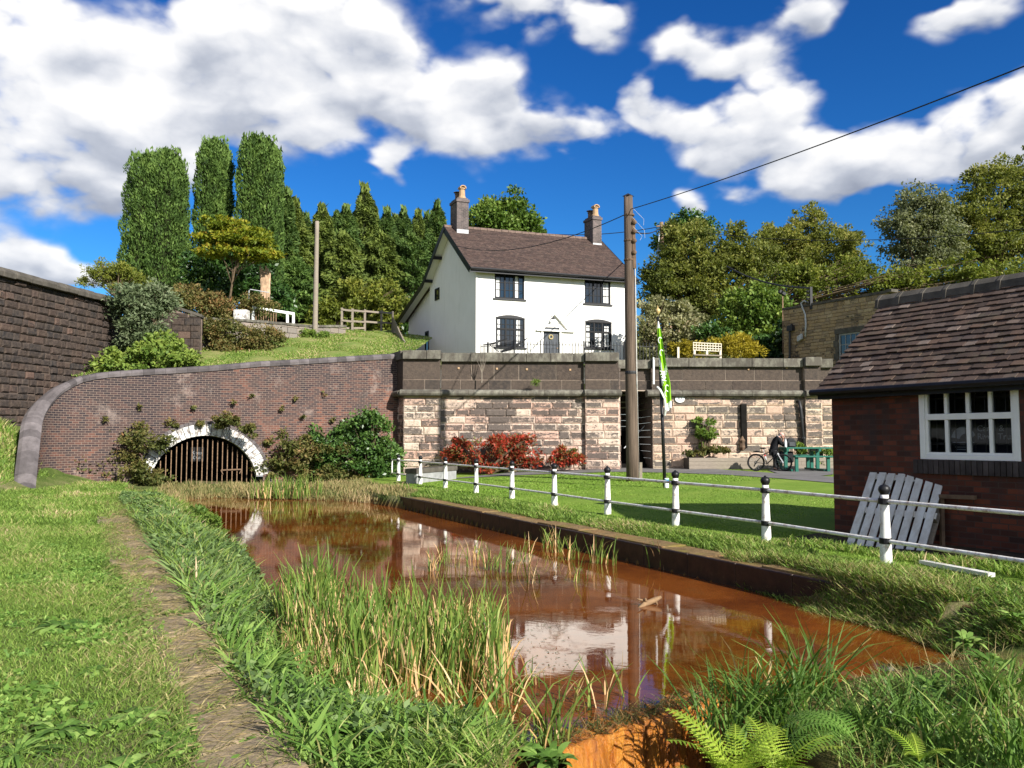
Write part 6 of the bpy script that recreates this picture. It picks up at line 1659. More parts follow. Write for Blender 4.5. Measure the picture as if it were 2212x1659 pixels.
# ------------------------------------------------------------------ fences, gate, trunk on the bank
def bankpt(px, Y): x = X_(px, Y); return Vector((x, Y, zbank(x, Y)))
pf = thing('post_and_rail_fence', bankpt(758, 52), 'weathered wooden post and rail fence at the top of the grass bank', 'fence')
fpts = [bankpt(736, 52.), bankpt(759, 52.), bankpt(786, 53.5), bankpt(822, 55), bankpt(846, 56)]
for i, p in enumerate(fpts):
    mb = MB(); mb.bar(p - Zv * .3, p + Zv * 1.42, .14, .12, (1, 0, 0)); mb.build('post', M_WOOD, pf)
for h in (.62, 1.3):
    mb = MB()
    for a, b in zip(fpts[:-1], fpts[1:]): mb.bar(a + Zv * h + Vector((0, -.08, 0)), b + Zv * (h - .03) + Vector((0, -.08, 0)), .04, .12)
    mb.build('rail', M_WOOD, pf)
mb = MB(); mb.bar(fpts[0] + Zv * .12 + Vector((.3, -.08, 0)), fpts[2] + Zv * .2 + Vector((0, -.08, 0)), .04, .12); mb.build('rail', M_WOOD, pf)
bf = thing('board_fence', at(865, 750, 47), 'dark grey vertical board fence beside the house lean-to', 'fence')
a, b = Vector((X_(877, 46.2), 46.2, 0)), Vector((X_(846, 56), 56, 0)); n_ = 26
for k in range(n_):
    p = a.lerp(b, k / n_); q = a.lerp(b, (k + .9) / n_); zt = np.interp(k / n_, [0, 1], [zat(742, 46.2), zat(678, 56)]) + random.uniform(-.08, .05)
    mb = MB(); mb.obox(Vector((p.x, p.y, zt - 3.4)), q - p, Vector((-.05, -.01, 0)), (0, 0, 3.4)); mb.build('board', M_WOOD, bf)
wg = thing('white_railing', at(590, 700, 47), 'white painted tubular frame with rusty bars above the low wall', 'railing')
Yw = 47
mb = MB()
tp_ = lambda x, y: at(x, y, Yw + (x - 545) * .006)
mb.bar(tp_(545, 664), tp_(636, 678), .16, .14); 
for x, y0, y1 in ((547, 664, 696), (621, 676, 702), (634, 678, 702)): mb.bar(tp_(x, y0), tp_(x, y1), .13, .12, (1, 0, 0))
mb.build("frame", M_CLEANW, wg)
mb = MB()
for k in range(9): x = 553 + 5.4 * k; mb.tube([tp_(x, 667 + .8 * k), tp_(x, 697)], .03, 5)
mb.build('bar', M_RUST, wg)
whb = thing('white_wall_stub', at(500, 690, 46.5), 'small flaking white block beside the white frame on the bank', 'wall'); mb = MB(); mb.obox(at(503, 696, 46.4), (.8, 0, 0), (0, .5, 0), (0, 0, .72)); mb.build('block', M_ARCH, whb, bev=.04)
ts = thing('bare_trunk', at(572, 668, 51), 'pale bare fissured multi stemmed trunk beneath the tall cypresses', 'trunk')
mb = MB()
for k in range(6):
    x = 565 + 3 * k; mb.tube([at(x, 668, 51 + .1 * (k % 2)), at(x + 1 - (k - 2.5) * .5, 620, 51), at(x + (k - 2.5) * 1.2, 574 + 6 * (k % 3), 51)], [.16, .12, .07], 6)
mb.build('stem', plain('pale_bare_wood', (.45, .31, .20), .85, .2, .35, 4, .5), ts)
fr2 = thing('metal_frame', at(545, 650, 50), 'thin grey metal hoop beside the bare trunk', 'frame'); mb = MB(); mb.tube([at(538, 655, 50), at(538, 628, 50), at(541, 625, 50), at(581, 632, 50)], .03, 5); mb.build('tube', M_LEAD, fr2)

# ------------------------------------------------------------------ driftwood and weir
dw = gnd(1390, 1296, -.40); dt = thing('driftwood', dw, 'pale forked piece of driftwood lying in the rusty water', 'driftwood')
mb = MB(); w_ = lambda px, py, z: Vector((*(gnd(px, py, -.4).xy), z))
mb.tube([w_(1378, 1306, -.42), w_(1392, 1302, -.385), w_(1414, 1299, -.35), w_(1428, 1298, -.315)], [.02, .035, .04, .018], 7); mb.tube([w_(1398, 1301, -.37), w_(1388, 1302, -.335), w_(1376, 1303, -.31)], [.02, .016, .006], 6); mb.tube([w_(1416, 1299, -.35), w_(1420, 1300, -.41)], [.014, .01], 6); mb.tube([w_(1396, 1301, -.37), w_(1394, 1303, -.31)], [.022, .016], 6)
mb.build('wood', plain('wet_driftwood', (.22, .14, .075), .8, .2, .4, 12, .5), dt, smooth=True)
# rust coated weir face where the water drops away
wa, wb2 = Vector((.28, 5.74, 0)), Vector((1.62, 6.85, 0)); wd = (wb2 - wa); WLn = wd.length; wd = wd / WLn; wn = Vector((wd.y, -wd.x, 0))
V = []; Q = []; nu, nv2 = 70, 34
ph_ = rng.random(8) * 6
for j in range(nv2):
    f = j / (nv2 - 1)
    for i in range(nu):
        s = WLn * i / (nu - 1); bulge = .05 * math.sin(s * 7 + ph_[0]) + .04 * math.sin(s * 17 + ph_[1]) + .02 * math.sin(s * 41 + ph_[2])
        out = -.20 + .24 * sst(np.array(f / .14)) + f * .16 + bulge * min(1, f * 4) + .025 * math.sin(s * 63 + f * 9); out += .05 * math.sin(s * 29 + 3 * f) * math.sin(s * 13 + 1) + .02 * math.sin(s * 97 + f * 20); z = -.385 + .010 * math.sin(s * 23) + .012 * math.sin(s * 51) - 1.5 * max(0, f - .12) ** 1.0 - .03 * f
        p = wa + wd * s + wn * float(out); V.append((p.x, p.y, z))
for j in range(nv2 - 1):
    for i in range(nu - 1): a = j * nu + i; Q.append((a, a + 1, a + nu + 1, a + nu))
we = mesh_np('weir', V, Q, M_WEIR, smooth=True, base=wa + Vector((0, 0, -.4))); tag(we, 'bright orange rust coated weir face where the canal water drops away', 'weir')
# ------------------------------------------------------------------ conifers
def column(name, label, Y, cols, ybase, n, mat, leaf=.30, group=None, taper=.35, up=.9, droop=0., aspect=.34, power=.16, rough=.10):
    "cols: list of (px centre, px half width, px top); one crown made of upright sprays"
    c0 = cols[0]; base = Vector((X_(c0[0], Y), Y, zat(ybase, Y)))
    t = thing(name, base, label, 'tree', group)
    mb = MB(); mb.tube([base - Zv * .5, Vector((base.x, base.y, zat(c0[2], Y) - 1))], [c0[1] * Y / F * .16, .05], 7); mb.build('trunk', M_BARK, t)
    Ps, Ds, Ts, Ss = [], [], [], []
    A = np.array([c[1] * (ybase - c[2]) for c in cols], float); A /= A.sum()
    for (x, w, yt), fr in zip(cols, A):
        m = int(n * fr); R0_ = w * Y / F; cx = X_(x, Y); z0 = base.z; H = zat(yt, Y) - z0
        h = rng.random(m) ** .9; th = rng.random(m) * 2 * np.pi
        prof = (1 - taper * h) * np.clip((1 - h) / power, 0, 1) ** .55
        ph1, ph2 = rng.random(2) * 6
        ridg = 1 + rough * np.sin(th * 5 + ph1 + h * 5) * .6 + rough * np.sin(th * 11 + ph2 + h * 17) * .4 + rough * .8 * np.sin(h * 31 + th * 3)
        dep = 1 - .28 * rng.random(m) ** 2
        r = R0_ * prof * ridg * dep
        P = np.stack([cx + r * np.cos(th), Y + r * np.sin(th) * .9, z0 + h * H + rng.normal(size=m) * .08], 1)
        o = np.stack([np.cos(th), np.sin(th), np.zeros(m)], 1)
        D = o * (.55 + droop * .4) + np.array([0, 0, up - droop * 1.6]) + rng.normal(size=(m, 3)) * .42
        # a few leaders at the top
        k = max(12, m // 90); hh = rng.random(k)
        tx = cx + (rng.integers(0, 6, k) / 5 - .5) * R0_ * (.95 if taper < .6 else .12); P2 = np.stack([tx + rng.normal(size=k) * .07, Y + rng.normal(size=k) * .3, z0 + H * (.955 + .055 * rng.random(k))], 1)
        Ps += [P, P2]; Ds += [D, np.array([0, 0, 1.]) + rng.normal(size=(k, 3)) * .35]
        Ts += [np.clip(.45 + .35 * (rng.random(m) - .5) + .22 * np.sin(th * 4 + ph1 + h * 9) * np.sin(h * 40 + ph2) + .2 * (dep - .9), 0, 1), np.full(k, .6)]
        Ss += [leaf * (.6 + .8 * rng.random(m)), leaf * (1 + rng.random(k))]
        if taper < .5:      # ragged tips
            for _ in range(7):
                tx = cx + random.uniform(-.72, .72) * R0_ * (1 - taper); ty = Y + random.uniform(-.5, .5) * R0_; q = 170; hp_ = rng.random(q); Lh = H * random.uniform(.09, .17)
                tz = z0 + H * (.93 - .05 * abs(tx - cx) / R0_) - Lh * .45; rr_2 = .62 * (1 - hp_) ** .8 * rng.random(q) ** .5; aa = rng.random(q) * 6.283
                Ps.append(np.stack([tx + rr_2 * np.cos(aa), ty + rr_2 * np.sin(aa), tz + Lh * hp_], 1)); Ds.append(np.array([0, 0, 1.]) + rng.normal(size=(q, 3)) * .5); Ts.append(.35 + .4 * rng.random(q)); Ss.append(leaf * (.8 + .6 * rng.random(q)))
    P = np.vstack(Ps); D = np.vstack(Ds); T = np.concatenate(Ts); S = np.concatenate(Ss)
    V, Q = leaf_geo(P, D, S, S * aspect)
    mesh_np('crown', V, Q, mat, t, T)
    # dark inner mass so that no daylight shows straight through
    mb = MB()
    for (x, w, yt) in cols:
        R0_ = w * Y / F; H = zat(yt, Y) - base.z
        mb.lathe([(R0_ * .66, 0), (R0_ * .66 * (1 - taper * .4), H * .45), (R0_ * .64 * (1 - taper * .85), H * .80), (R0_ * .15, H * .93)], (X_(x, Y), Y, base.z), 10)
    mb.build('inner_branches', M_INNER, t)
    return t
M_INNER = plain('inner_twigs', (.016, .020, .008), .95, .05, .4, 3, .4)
G1 = 'tall clipped columnar conifers on the bank'
column('tall_conifer', 'widest tall columnar conifer with twin tops at the left of the row', 58, [(302, 56, 322), (345, 56, 312), (372, 30, 340)], 655, 40000, L_LEYL, group=G1, taper=.32, leaf=.24)
column('tall_conifer', 'narrow tall columnar conifer in the middle of the three', 59, [(449, 47, 288), (462, 34, 300)], 655, 26000, L_LEYL, group=G1, taper=.24, leaf=.24)
column('tall_conifer', 'tallest columnar conifer on the right of the three, above the bare trunk', 58, [(537, 42, 280), (566, 36, 288), (585, 22, 312)], 650, 32000, L_LEYL, group=G1, taper=.22, leaf=.24)
G2 = 'pointed conifers in the row left of the house'
cl_ = [('drooping conifer with forked tip just right of the tall columns', 628, 40, 425, 63, L_LAWS), ('low clipped green conifer beneath the drooping one by the timber pole', 632, 36, 560, 60, L_LEYL),
       ('broad yellowish conifer directly behind the timber pole', 690, 44, 440, 64, L_LAWS), ('blunt green conifer with ragged top between the yellowish one and the spire', 742, 42, 440, 68, L_DCON),
       ('dark spire shaped conifer with the highest pointed tip left of the house', 783, 44, 395, 70, L_LAWS), ('short slender conifer right of the spire', 832, 30, 445, 72, L_DCON),
       ('conifer with a bare leading shoot in the gap before the chimney', 868, 32, 445, 73, L_DCON), ('slender conifer with thin tip second from the house gable', 900, 28, 450, 74, L_LAWS), ('full green conifer touching the left chimney', 942, 34, 430, 74, L_DCON), ('pale fringe conifer low behind the spire', 815, 42, 500, 66, L_LAWS), ('low conifer behind the gable roof edge', 885, 45, 505, 67, L_DCON), ('yellow green low conifer left of the spire', 735, 34, 500, 62, L_LAWS)]
cl_ += [('dark filler conifer behind the timber pole', 655, 34, 458, 79, L_DCON), ('dark filler conifer left behind the spire', 722, 34, 452, 80, L_DCON), ('dark filler conifer right behind the spire', 806, 32, 450, 81, L_DCON), ('dark filler conifer behind the bare leading shoot', 850, 32, 462, 82, L_LAWS), ('dark filler conifer far behind the gable', 920, 32, 456, 83, L_DCON), ('conifer with drooping boughs hugging the tall columns', 612, 26, 402, 61, L_DCON)]
for (lb, x, w, yt, Y, m) in cl_:
    column('pointed_conifer', lb, Y, [(x, w * 1.75, yt)], 690, int(270 * w + 3000), m, leaf=.38, group=G2, taper=.90 if yt < 480 else .70, droop=.55 if m is L_LAWS else .25, up=.6, power=.10, rough=.26, aspect=.34)

# ------------------------------------------------------------------ broadleaf trees
tree('round_tree', 'rounded dense green tree showing above the house roof between the chimneys', 'tree', 76, 1090, 640, [(1085, 470, 60, 48), (1045, 480, 40, 38), (1130, 490, 42, 30), (1090, 440, 40, 26), (1100, 520, 70, 40), (1157, 500, 16, 16)], 14000, .34, .9, L_GRN, M_BARK, .35)
tree('yellow_maple', 'small yellow and orange autumn tree against the tall conifers', 'tree', 50, 493, 645, [(490, 482, 52, 13), (535, 500, 34, 11), (455, 517, 36, 12), (510, 522, 56, 14), (560, 524, 28, 12), (480, 545, 54, 13), (550, 550, 48, 14), (585, 545, 24, 11), (505, 505, 40, 16)], 9000, .24, .45, L_MAPLE, M_STEM, .08, tb=.55, sub=1, flat=.45)
shrub('dark_shrub', 'dark ivy filled undergrowth beneath the yellow autumn tree', 'shrub', 55, [(440, 600, 45, 55), (500, 610, 60, 60), (560, 600, 40, 60), (600, 640, 30, 40)], 9000, .30, .7, L_DKG, tb=.25)
tree('mixed_tree', 'large olive brown tree right behind the tall pole', 'tree', 60, 1500, 760, [(1500, 540, 75, 60), (1440, 590, 55, 60), (1560, 570, 60, 55), (1500, 620, 80, 60), (1420, 640, 45, 50), (1560, 660, 70, 60), (1470, 520, 40, 35), (1610, 600, 45, 60), (1590, 540, 40, 45), (1640, 560, 40, 50)], 52000, .23, .60, L_OAK, M_BARK, .35, tb=.42, inner=.4)
tree('dark_tree', 'dark green tree peeping out high behind the olive brown tree', 'tree', 82, 1480, 700, [(1475, 492, 45, 24), (1520, 490, 40, 22), (1480, 520, 60, 30)], 6000, .34, .8, L_DKG, M_BARK, .3, tb=.55)
tree('birch_tree', 'pointed birch tree standing against the sky right of the olive brown tree', 'tree', 64, 1740, 700, [(1745, 475, 36, 34), (1720, 520, 60, 40), (1790, 530, 55, 48), (1745, 570, 100, 50), (1840, 580, 35, 40), (1680, 540, 45, 50), (1660, 510, 25, 26)], 36000, .21, .52, L_OAK, M_BARK, .25, tb=.52, inner=.35)
shrub('bush_bank', 'bright scrubby bank of low trees running along behind the stone building', 'bush', 54, [(1700, 620, 70, 35), (1780, 610, 70, 30), (1870, 612, 80, 30), (1960, 605, 80, 28), (2050, 600, 80, 30), (2150, 595, 90, 32), (2240, 590, 60, 40), (1640, 640, 45, 40), (1830, 590, 50, 25), (1720, 590, 50, 30)], 30000, .21, .55, L_YG, M_STEM, tb=.35)
tree('weeping_birch', 'pale feathery birch tree at the right with thin drooping twigs', 'tree', 56, 1985, 640, [(1985, 440, 60, 45), (1950, 480, 45, 40), (2000, 510, 70, 45), (1940, 540, 35, 30), (2040, 480, 45, 60), (1980, 560, 55, 25)], 21000, .20, .6, L_BIRCH, M_BARK, .22, tb=.55, inner=.4, droop=.5)
tree('birch_tree', 'large dark topped tree filling the right edge of the skyline', 'tree', 58, 2150, 640, [(2130, 410, 60, 50), (2190, 380, 60, 60), (2110, 480, 70, 60), (2190, 480, 70, 70), (2130, 545, 90, 40), (2250, 450, 60, 90), (2060, 540, 50, 35)], 44000, .20, .60, L_OAK, M_BARK, .3, tb=.48, inner=.45)
tree('hazel_tree', 'green leafy small tree left of the stone building', 'tree', 49, 1640, 770, [(1640, 660, 50, 40), (1610, 700, 50, 45), (1670, 690, 40, 45), (1640, 720, 50, 30), (1590, 660, 30, 30)], 13000, .24, .55, L_GRN, M_BARK, .16, tb=.6)
shrub('variegated_shrub', 'cream variegated shrub with pinkish tips behind the railings', 'shrub', 46, [(1445, 705, 62, 42), (1410, 670, 35, 30), (1500, 710, 32, 34), (1450, 675, 40, 28), (1395, 720, 25, 40), (1470, 740, 45, 25)], 11000, .20, .45, L_VARI, M_STEM, tb=.5)
shrub('dark_bush', 'small dark green bush between the variegated and golden shrubs', 'bush', 45, [(1540, 722, 28, 26), (1565, 735, 20, 20)], 3000, .18, .35, L_DKG, tb=.5)
shrub('golden_shrub', 'rounded golden conifer shrub beside the trellis bench', 'shrub', 43.2, [(1590, 750, 42, 24), (1560, 752, 26, 20), (1615, 758, 20, 18)], 6500, .17, .3, L_GOLD, aspect=.3, tb=.5)
shrub('golden_shrub', 'golden shrub behind the iron railing left of the trellis bench', 'shrub', 43.5, [(1488, 757, 34, 18), (1465, 750, 16, 14)], 3500, .17, .3, L_GOLD, aspect=.3, tb=.4)
shrub('low_bush', 'low pale green bush behind the railing by the flagpole', 'bush', 42.8, [(1395, 766, 24, 13), (1420, 770, 14, 8)], 2200, .15, .25, L_VARI, tb=.35)
shrub('dark_hedge', 'dark gap of shaded bushes left of the stone building foot', 'hedge', 46, [(1670, 750, 30, 35), (1640, 765, 25, 25), (1690, 720, 12, 40)], 5000, .22, .4, L_DKG, tb=.15)
shrub('dark_hedge', 'dark leafy bush in the gap behind the board fence beside the house', 'hedge', 61, [(872, 690, 30, 34), (850, 700, 30, 24), (895, 690, 25, 40)], 5000, .26, .5, L_DKG, tb=.5)
shrub('thicket', 'tangled yellow green thicket at the foot of the conifers by the fence', 'shrub', 58.5, [(770, 640, 50, 40), (820, 640, 45, 40), (725, 670, 40, 30), (860, 655, 30, 30), (790, 680, 60, 25), (700, 690, 40, 20), (845, 690, 25, 25)], 14000, .26, .55, L_YG, M_STEM, tb=.42)
shrub('scrub', 'brown and green bramble scrub spread along the bank below the tall conifers', 'scrub', 47.5, [(440, 655, 50, 22), (500, 668, 60, 20), (400, 640, 35, 22), (560, 665, 40, 16), (380, 660, 25, 18), (470, 685, 50, 14)], 20000, .15, .4, L_BRAM, tb=.58)
shrub('wall_creeper', 'reddish green bramble draped over the low grey wall on the bank', 'creeper', 40.8, [(470, 725, 34, 34), (520, 735, 50, 32), (575, 735, 34, 25), (500, 760, 50, 15), (455, 705, 20, 15)], 15000, .13, .34, L_BRAM, tb=.55)
shrub('fern_tuft', 'tuft of green ferns at the foot of the timber pole', 'plant', 46, [(668, 722, 16, 12), (700, 728, 12, 8)], 1500, .25, .3, L_GRN, aspect=.25, tb=.6)
shrub('pale_bush', 'feathery yellow green bush rising behind the high stone wall', 'bush', 40.5, [(245, 598, 45, 26), (205, 606, 26, 18), (290, 606, 40, 26), (225, 580, 18, 14)], 8000, .15, .35, L_YG, M_STEM, aspect=.3, tb=.55, inner=.5)
shrub('buddleia', 'grey green buddleia bush growing over the corner of the high wall', 'shrub', 35.0, [(300, 660, 50, 44), (325, 700, 45, 42), (280, 640, 30, 26), (340, 650, 26, 26), (310, 735, 40, 26)], 13000, .19, .38, L_BUDD, M_STEM, aspect=.34, tb=.5, droop=.2)
shrub('bank_bush', 'bright leafy green bush spilling over the brick wall coping', 'bush', 34.0, [(330, 785, 95, 38), (260, 790, 45, 28), (400, 785, 45, 28), (330, 760, 60, 26)], 14000, .17, .32, L_GRN, M_STEM, tb=.68)
# ---- at the portal
shrub('elder_bush', 'dark glossy green bush in the corner between brick portal and stone wall', 'bush', 35.3, [(800, 940, 52, 40), (700, 960, 40, 30), (740, 950, 30, 26), (770, 985, 60, 44), (825, 985, 40, 45), (725, 990, 45, 34), (795, 905, 26, 26), (690, 1000, 40, 24), (820, 1020, 40, 22)], 19000, .15, .34, L_DKG, M_STEM, tb=.55)
shrub('bramble_patch', 'mixed bramble patch trailing along the wall right of the arch', 'bramble', 34.6, [(600, 985, 45, 26), (640, 960, 50, 20), (575, 975, 20, 22), (650, 1000, 45, 30), (590, 1015, 40, 22), (700, 1020, 60, 24), (620, 950, 40, 14), (760, 1035, 60, 16), (690, 975, 50, 14)], 7500, .14, .30, L_BRAM, tb=.5, inner=.5)
shrub('bramble_patch', 'sparse bramble and nettle patch covering the wall left of the arch', 'bramble', 31.9, [(265, 985, 60, 46), (300, 1025, 48, 28), (225, 975, 26, 40), (310, 945, 40, 30), (345, 1035, 30, 22), (260, 1040, 40, 20), (350, 960, 20, 26)], 6000, .13, .32, L_BRAM, tb=.50, inner=.5)
shrub('ivy', 'trail of green and orange leaves hanging over the top of the white arch', 'ivy', 33.0, [(365, 935, 26, 12), (405, 918, 34, 9), (450, 908, 30, 8), (500, 908, 34, 9), (335, 952, 20, 10), (530, 925, 18, 7), (555, 942, 14, 6)], 4500, .13, .18, L_BRAM, tb=.55)
shrub('wall_plant', 'small green tuft growing out of the brick wall above the arch', 'plant', 34.6, [(567, 893, 7, 6)], 160, .14, .12, L_GRN, tb=.7)
# scattered little plants in the brick joints
for i, (x, y) in enumerate([(230, 905), (305, 880), (420, 880), (505, 870), (545, 855), (610, 880), (655, 900), (700, 850), (640, 860), (720, 905)]):
    t = line_t(x); w = wpt(t) + on * .08
    shrub('wall_weed', ['brown seed tuft in the brickwork', 'green leafy tuft in the brickwork'][i % 2] + f', {["lowest left", "upper left", "above the arch crown left", "above the arch crown", "high right of the crown", "mid right", "lower right", "far right high", "right near the coping", "far right low"][i]}', 'plant', w.y - .08, [(x, y, random.uniform(2, 4.5), random.uniform(2, 5))], random.randint(18, 50), .12, .1, L_BRAM, group='little plants rooted in the portal brickwork')
sap = thing('sapling', FO + FU * fs(1043) + FN * .15 + Zv * ZL, 'bare pale sapling growing from the ledge of the stone parapet', 'sapling')
mb = MB(); b0 = at(1040.5, 827, 35.95)
mb.tube([b0, at(1041, 800, 35.95)], [.03, .02], 5)
for (x, y) in ((1031, 780), (1036, 768), (1044, 766), (1050, 772), (1047, 785)): mb.tube([at(1041, 806, 35.95), at((1041 + x) / 2 + 1, (806 + y) / 2, 35.9), at(x, y, 35.95)], [.016, .012, .006], 4)
mb.build('stem', M_WOOD, sap)
shrub('ledge_tuft', 'grass tuft sprouting on the ledge of the stone wall', 'plant', 35.9, [(1157, 824, 8, 5)], 160, .2, .15, L_GRN, aspect=.12)
shrub('red_shrub', 'scarlet leaved shrub spread against the foot of the sandstone wall', 'shrub', 35.3, [(1085, 972, 56, 26), (1005, 975, 36, 24), (1130, 985, 40, 20), (1060, 992, 70, 18), (1095, 955, 28, 14), (985, 960, 14, 12), (1145, 998, 22, 10)], 11000, .15, .28, L_RED, M_STEM, aspect=.4, tb=.42)
shrub('red_shrub', 'smaller red and green shrub beside the pilaster of the sandstone wall', 'shrub', 35.4, [(1225, 980, 22, 12), (1245, 992, 20, 9), (1210, 995, 16, 8)], 2600, .15, .25, L_RED, M_STEM, aspect=.4, tb=.6)
shrub('climbing_rose', 'thin climbing rose trained on the sandstone wall above the planter', 'climber', 36.3, [(1517, 915, 15, 10), (1530, 935, 14, 14), (1510, 935, 10, 10), (1525, 960, 9, 10)], 1300, .17, .2, L_GRN, M_STEM, tb=.6)
shrub('planter_plant', 'dry trailing plants in the left end of the timber planter', 'plant', 36.0, [(1505, 975, 16, 7), (1535, 972, 22, 7), (1490, 985, 10, 8), (1565, 972, 14, 5), (1500, 985, 10, 5)], 1500, .14, .18, L_BRAM, tb=.4)
shrub('planter_plant', 'green plants in the planter behind the picnic table', 'plant', 36.1, [(1770, 975, 22, 7), (1725, 970, 10, 14), (1795, 985, 12, 8), (1768, 1000, 14, 6)], 1500, .14, .18, L_GRN, tb=.65)

# ------------------------------------------------------------------ grasses
def onz(P2): return np.column_stack([P2, zlow(P2[:, 0], P2[:, 1])])
def field(name, poly, n, h, w, mat, lean=.5, curl=.5, f=None, **k):
    P2 = sample_poly(poly, n)
    if f is not None: P2 = P2[f(P2[:, 0], P2[:, 1])]
    P2 = P2[poly_sd(PATHP, P2[:, 0], P2[:, 1]) > .12]; P = onz(P2); n = len(P)
    patch = (np.sin(P[:, 0] * 2.1 + P[:, 1] * .9) + np.sin(P[:, 0] * .8 - P[:, 1] * 1.7 + 2) + np.sin(P[:, 0] * 4.3 + P[:, 1] * 3.1)) / 6
    hh = h * (.5 + rng.random(n)) * (1 + patch)
    t = np.clip(rng.random(n) * .75 + .12 + patch * .35, 0, 1)
    o = blades(name, P, hh, w * (.6 + .8 * rng.random(n)), mat, lean=lean, curl=curl, tint=t, **k); tag(o, kind='stuff'); return o
lf = lambda x, y: (dc(x, y) < -8.55 - .62 - .02 * (y - 4)) 
def left_ok(x, y):  # left of the kerb stones
    xk = np.interp(y, [p.y for p in ri], [p.x for p in ri]); return x < xk + .06
field('grass', [(-1.2, 3.6), (-3.4, 3.6), (-6.0, 9), (-6.2, 10), (-3.8, 9)], 42000, .055, .006, L_GRASS, .8, .9, left_ok)
field('grass', [(-3.2, 8), (-6.2, 9.5), (-11, 17), (-8, 17)], 42000, .065, .009, L_GRASS, .8, .8, left_ok)
field('grass', [(-7.2, 16), (-10.5, 16), (-17.5, 27.5), (-15.6, 31), (-14, 30.5), (-10.2, 22)], 42000, .10, .017, L_GRASS, .6, .6, left_ok)
field('grass', [(-15.9, 26), (-15.9, 20), (-18, 22), (-18.6, 29.5), (-16.6, 29.5)], 9000, .15, .03, L_GRASS, .5, .6)
slope = [(-.55, 4.3), (-1.1, 4.3), (-4.2, 10.4), (-7.0, 15.8), (-10.4, 22.2), (-12.4, 27), (-11.6, 28.4), (-10.9, 27.7), (-9.2, 24.3), (-7.4, 20.5), (-4.9, 15.4), (-3.15, 11.2), (-2.0, 8.3), (-1.1, 6.4), (.1, 5.7)]
# small flat clover like leaves in patches through the turf
P2 = sample_poly([(-1.2, 3.6), (-3.4, 3.6), (-8.4, 13.5), (-6.4, 13.5), (-3.8, 9)], 26000); P2 = P2[left_ok(P2[:, 0], P2[:, 1])]
pn_ = np.sin(P2[:, 0] * 3.1 + 1.3 * np.sin(P2[:, 1] * 2.3)) + np.sin(P2[:, 1] * 3.7 + P2[:, 0] * 1.9) + .6 * np.sin(P2[:, 0] * 9 - P2[:, 1] * 7); P2 = P2[pn_ > .35]
P = np.column_stack([P2, zlow(P2[:, 0], P2[:, 1]) + .01 + .045 * rng.random(len(P2))]); D = rng.normal(size=(len(P), 3)) * np.array([1, 1, .45]); L_ = .030 + .045 * rng.random(len(P)) ** 2
V, Q = leaf_geo(P, D, L_, L_ * .55); tag(mesh_np('turf_weeds', V, Q, L_WEED, None, rng.random(len(P))), kind='stuff')
# straw and sprigs on the kerb stones
P2 = sample_poly([(-.9, 3.7), (-1.7, 3.7), (-10.9, 22), (-10.2, 22)], 3500); P = np.column_stack([P2, np.full(len(P2), .03)])
o = blades('straw', P, .10 * (.4 + rng.random(len(P))), .004, L_DRY, lean=2.6, curl=.2, az=rng.normal(size=len(P)) * .5 + .2); tag(o, kind='stuff')
cc_ = []; xx = .4
while xx < dl[-1]:
    a_, b_ = samp(ro, dl, xx), samp(ri, dl, xx)
    for _ in range(90):
        f = random.random() ** random.choice([.5, 1, 2]); q = a_.lerp(b_, f); cc_.append((q.x + random.gauss(0, .05), q.y + random.gauss(0, .05), .01))
    xx += random.uniform(.6, 1.3)
P = np.array(cc_); o = blades('grass', P, .07 * (.4 + rng.random(len(P))), .009, L_GRASS, lean=1., curl=.8); tag(o, kind='stuff')
P2 = sample_poly(slope, 30000); P2 = P2[(P2[:, 1] < 24)]
pn_ = np.sin(P2[:, 0] * 2.3 + 1.1 * np.sin(P2[:, 1] * 1.7)) + np.sin(P2[:, 1] * 2.9 + P2[:, 0]); P2 = P2[pn_ > -.3]
P = np.column_stack([P2, zlow(P2[:, 0], P2[:, 1]) + .02 + .16 * rng.random(len(P2)) ** 1.3]); D = rng.normal(size=(len(P), 3)) * np.array([1, 1, .6]); L_ = (.03 + .05 * rng.random(len(P)) ** 2) * (1 + .05 * P2[:, 1])
V, Q = leaf_geo(P, D, L_, L_ * .5); tag(mesh_np('bank_herbs', V, Q, L_HERB, None, rng.random(len(P))), kind='stuff')
cc_ = []
for _ in range(5200):
    xx = random.uniform(0, dl[-1]) ** 1.0; q = samp(ro, dl, xx).lerp(samp(ri, dl, xx), random.random()); w_ = (samp(ri, dl, xx) - samp(ro, dl, xx)).normalized() * .62; q = samp(ro, dl, xx) + w_ * random.random(); cc_.append((q.x, q.y, .036 + random.random() * .012))
P = np.array(cc_); a_ = rng.normal(size=len(P)) * .6 + .1; D = np.stack([np.cos(a_), np.sin(a_), rng.normal(size=len(P)) * .06], 1); L_ = .04 + .13 * rng.random(len(P)) ** 1.5
V, Q = leaf_geo(P, D, L_, .006); tag(mesh_np('straw', V, Q, L_DRY, None, .3 + .7 * rng.random(len(P))), kind='stuff')
# rank grass on the slope between the kerb stones and the water
near_s = lambda x, y: y < 9.5
field('bank_grass', slope, 9000, .15, .009, L_GRASS, .9, .8, near_s)
field('bank_herbs', slope, 9000, .19, .026, L_WEED, 1.0, .9, near_s)
field('bank_herbs', slope, 6500, .16, .03, L_HERB, .9, .9, lambda x, y: (y >= 8) & (y < 17))
field('bank_grass', slope, 11000, .17, .015, L_GRASS, .8, .7, lambda x, y: (y >= 9.5) & (rng.random(len(x)) < .8))
field('bank_grass', [(-12.6, 27), (-11.3, 28.0), (-10.4, 29.4), (-7.6, 28.8), (-5.3, 27.7), (-3.6, 25.9), (-3.3, 25.4), (-2.9, 26.5), (-4.6, 30), (-6, 33), (-12.5, 31)], 7500, .17, .022, L_DRY, .35, .5)
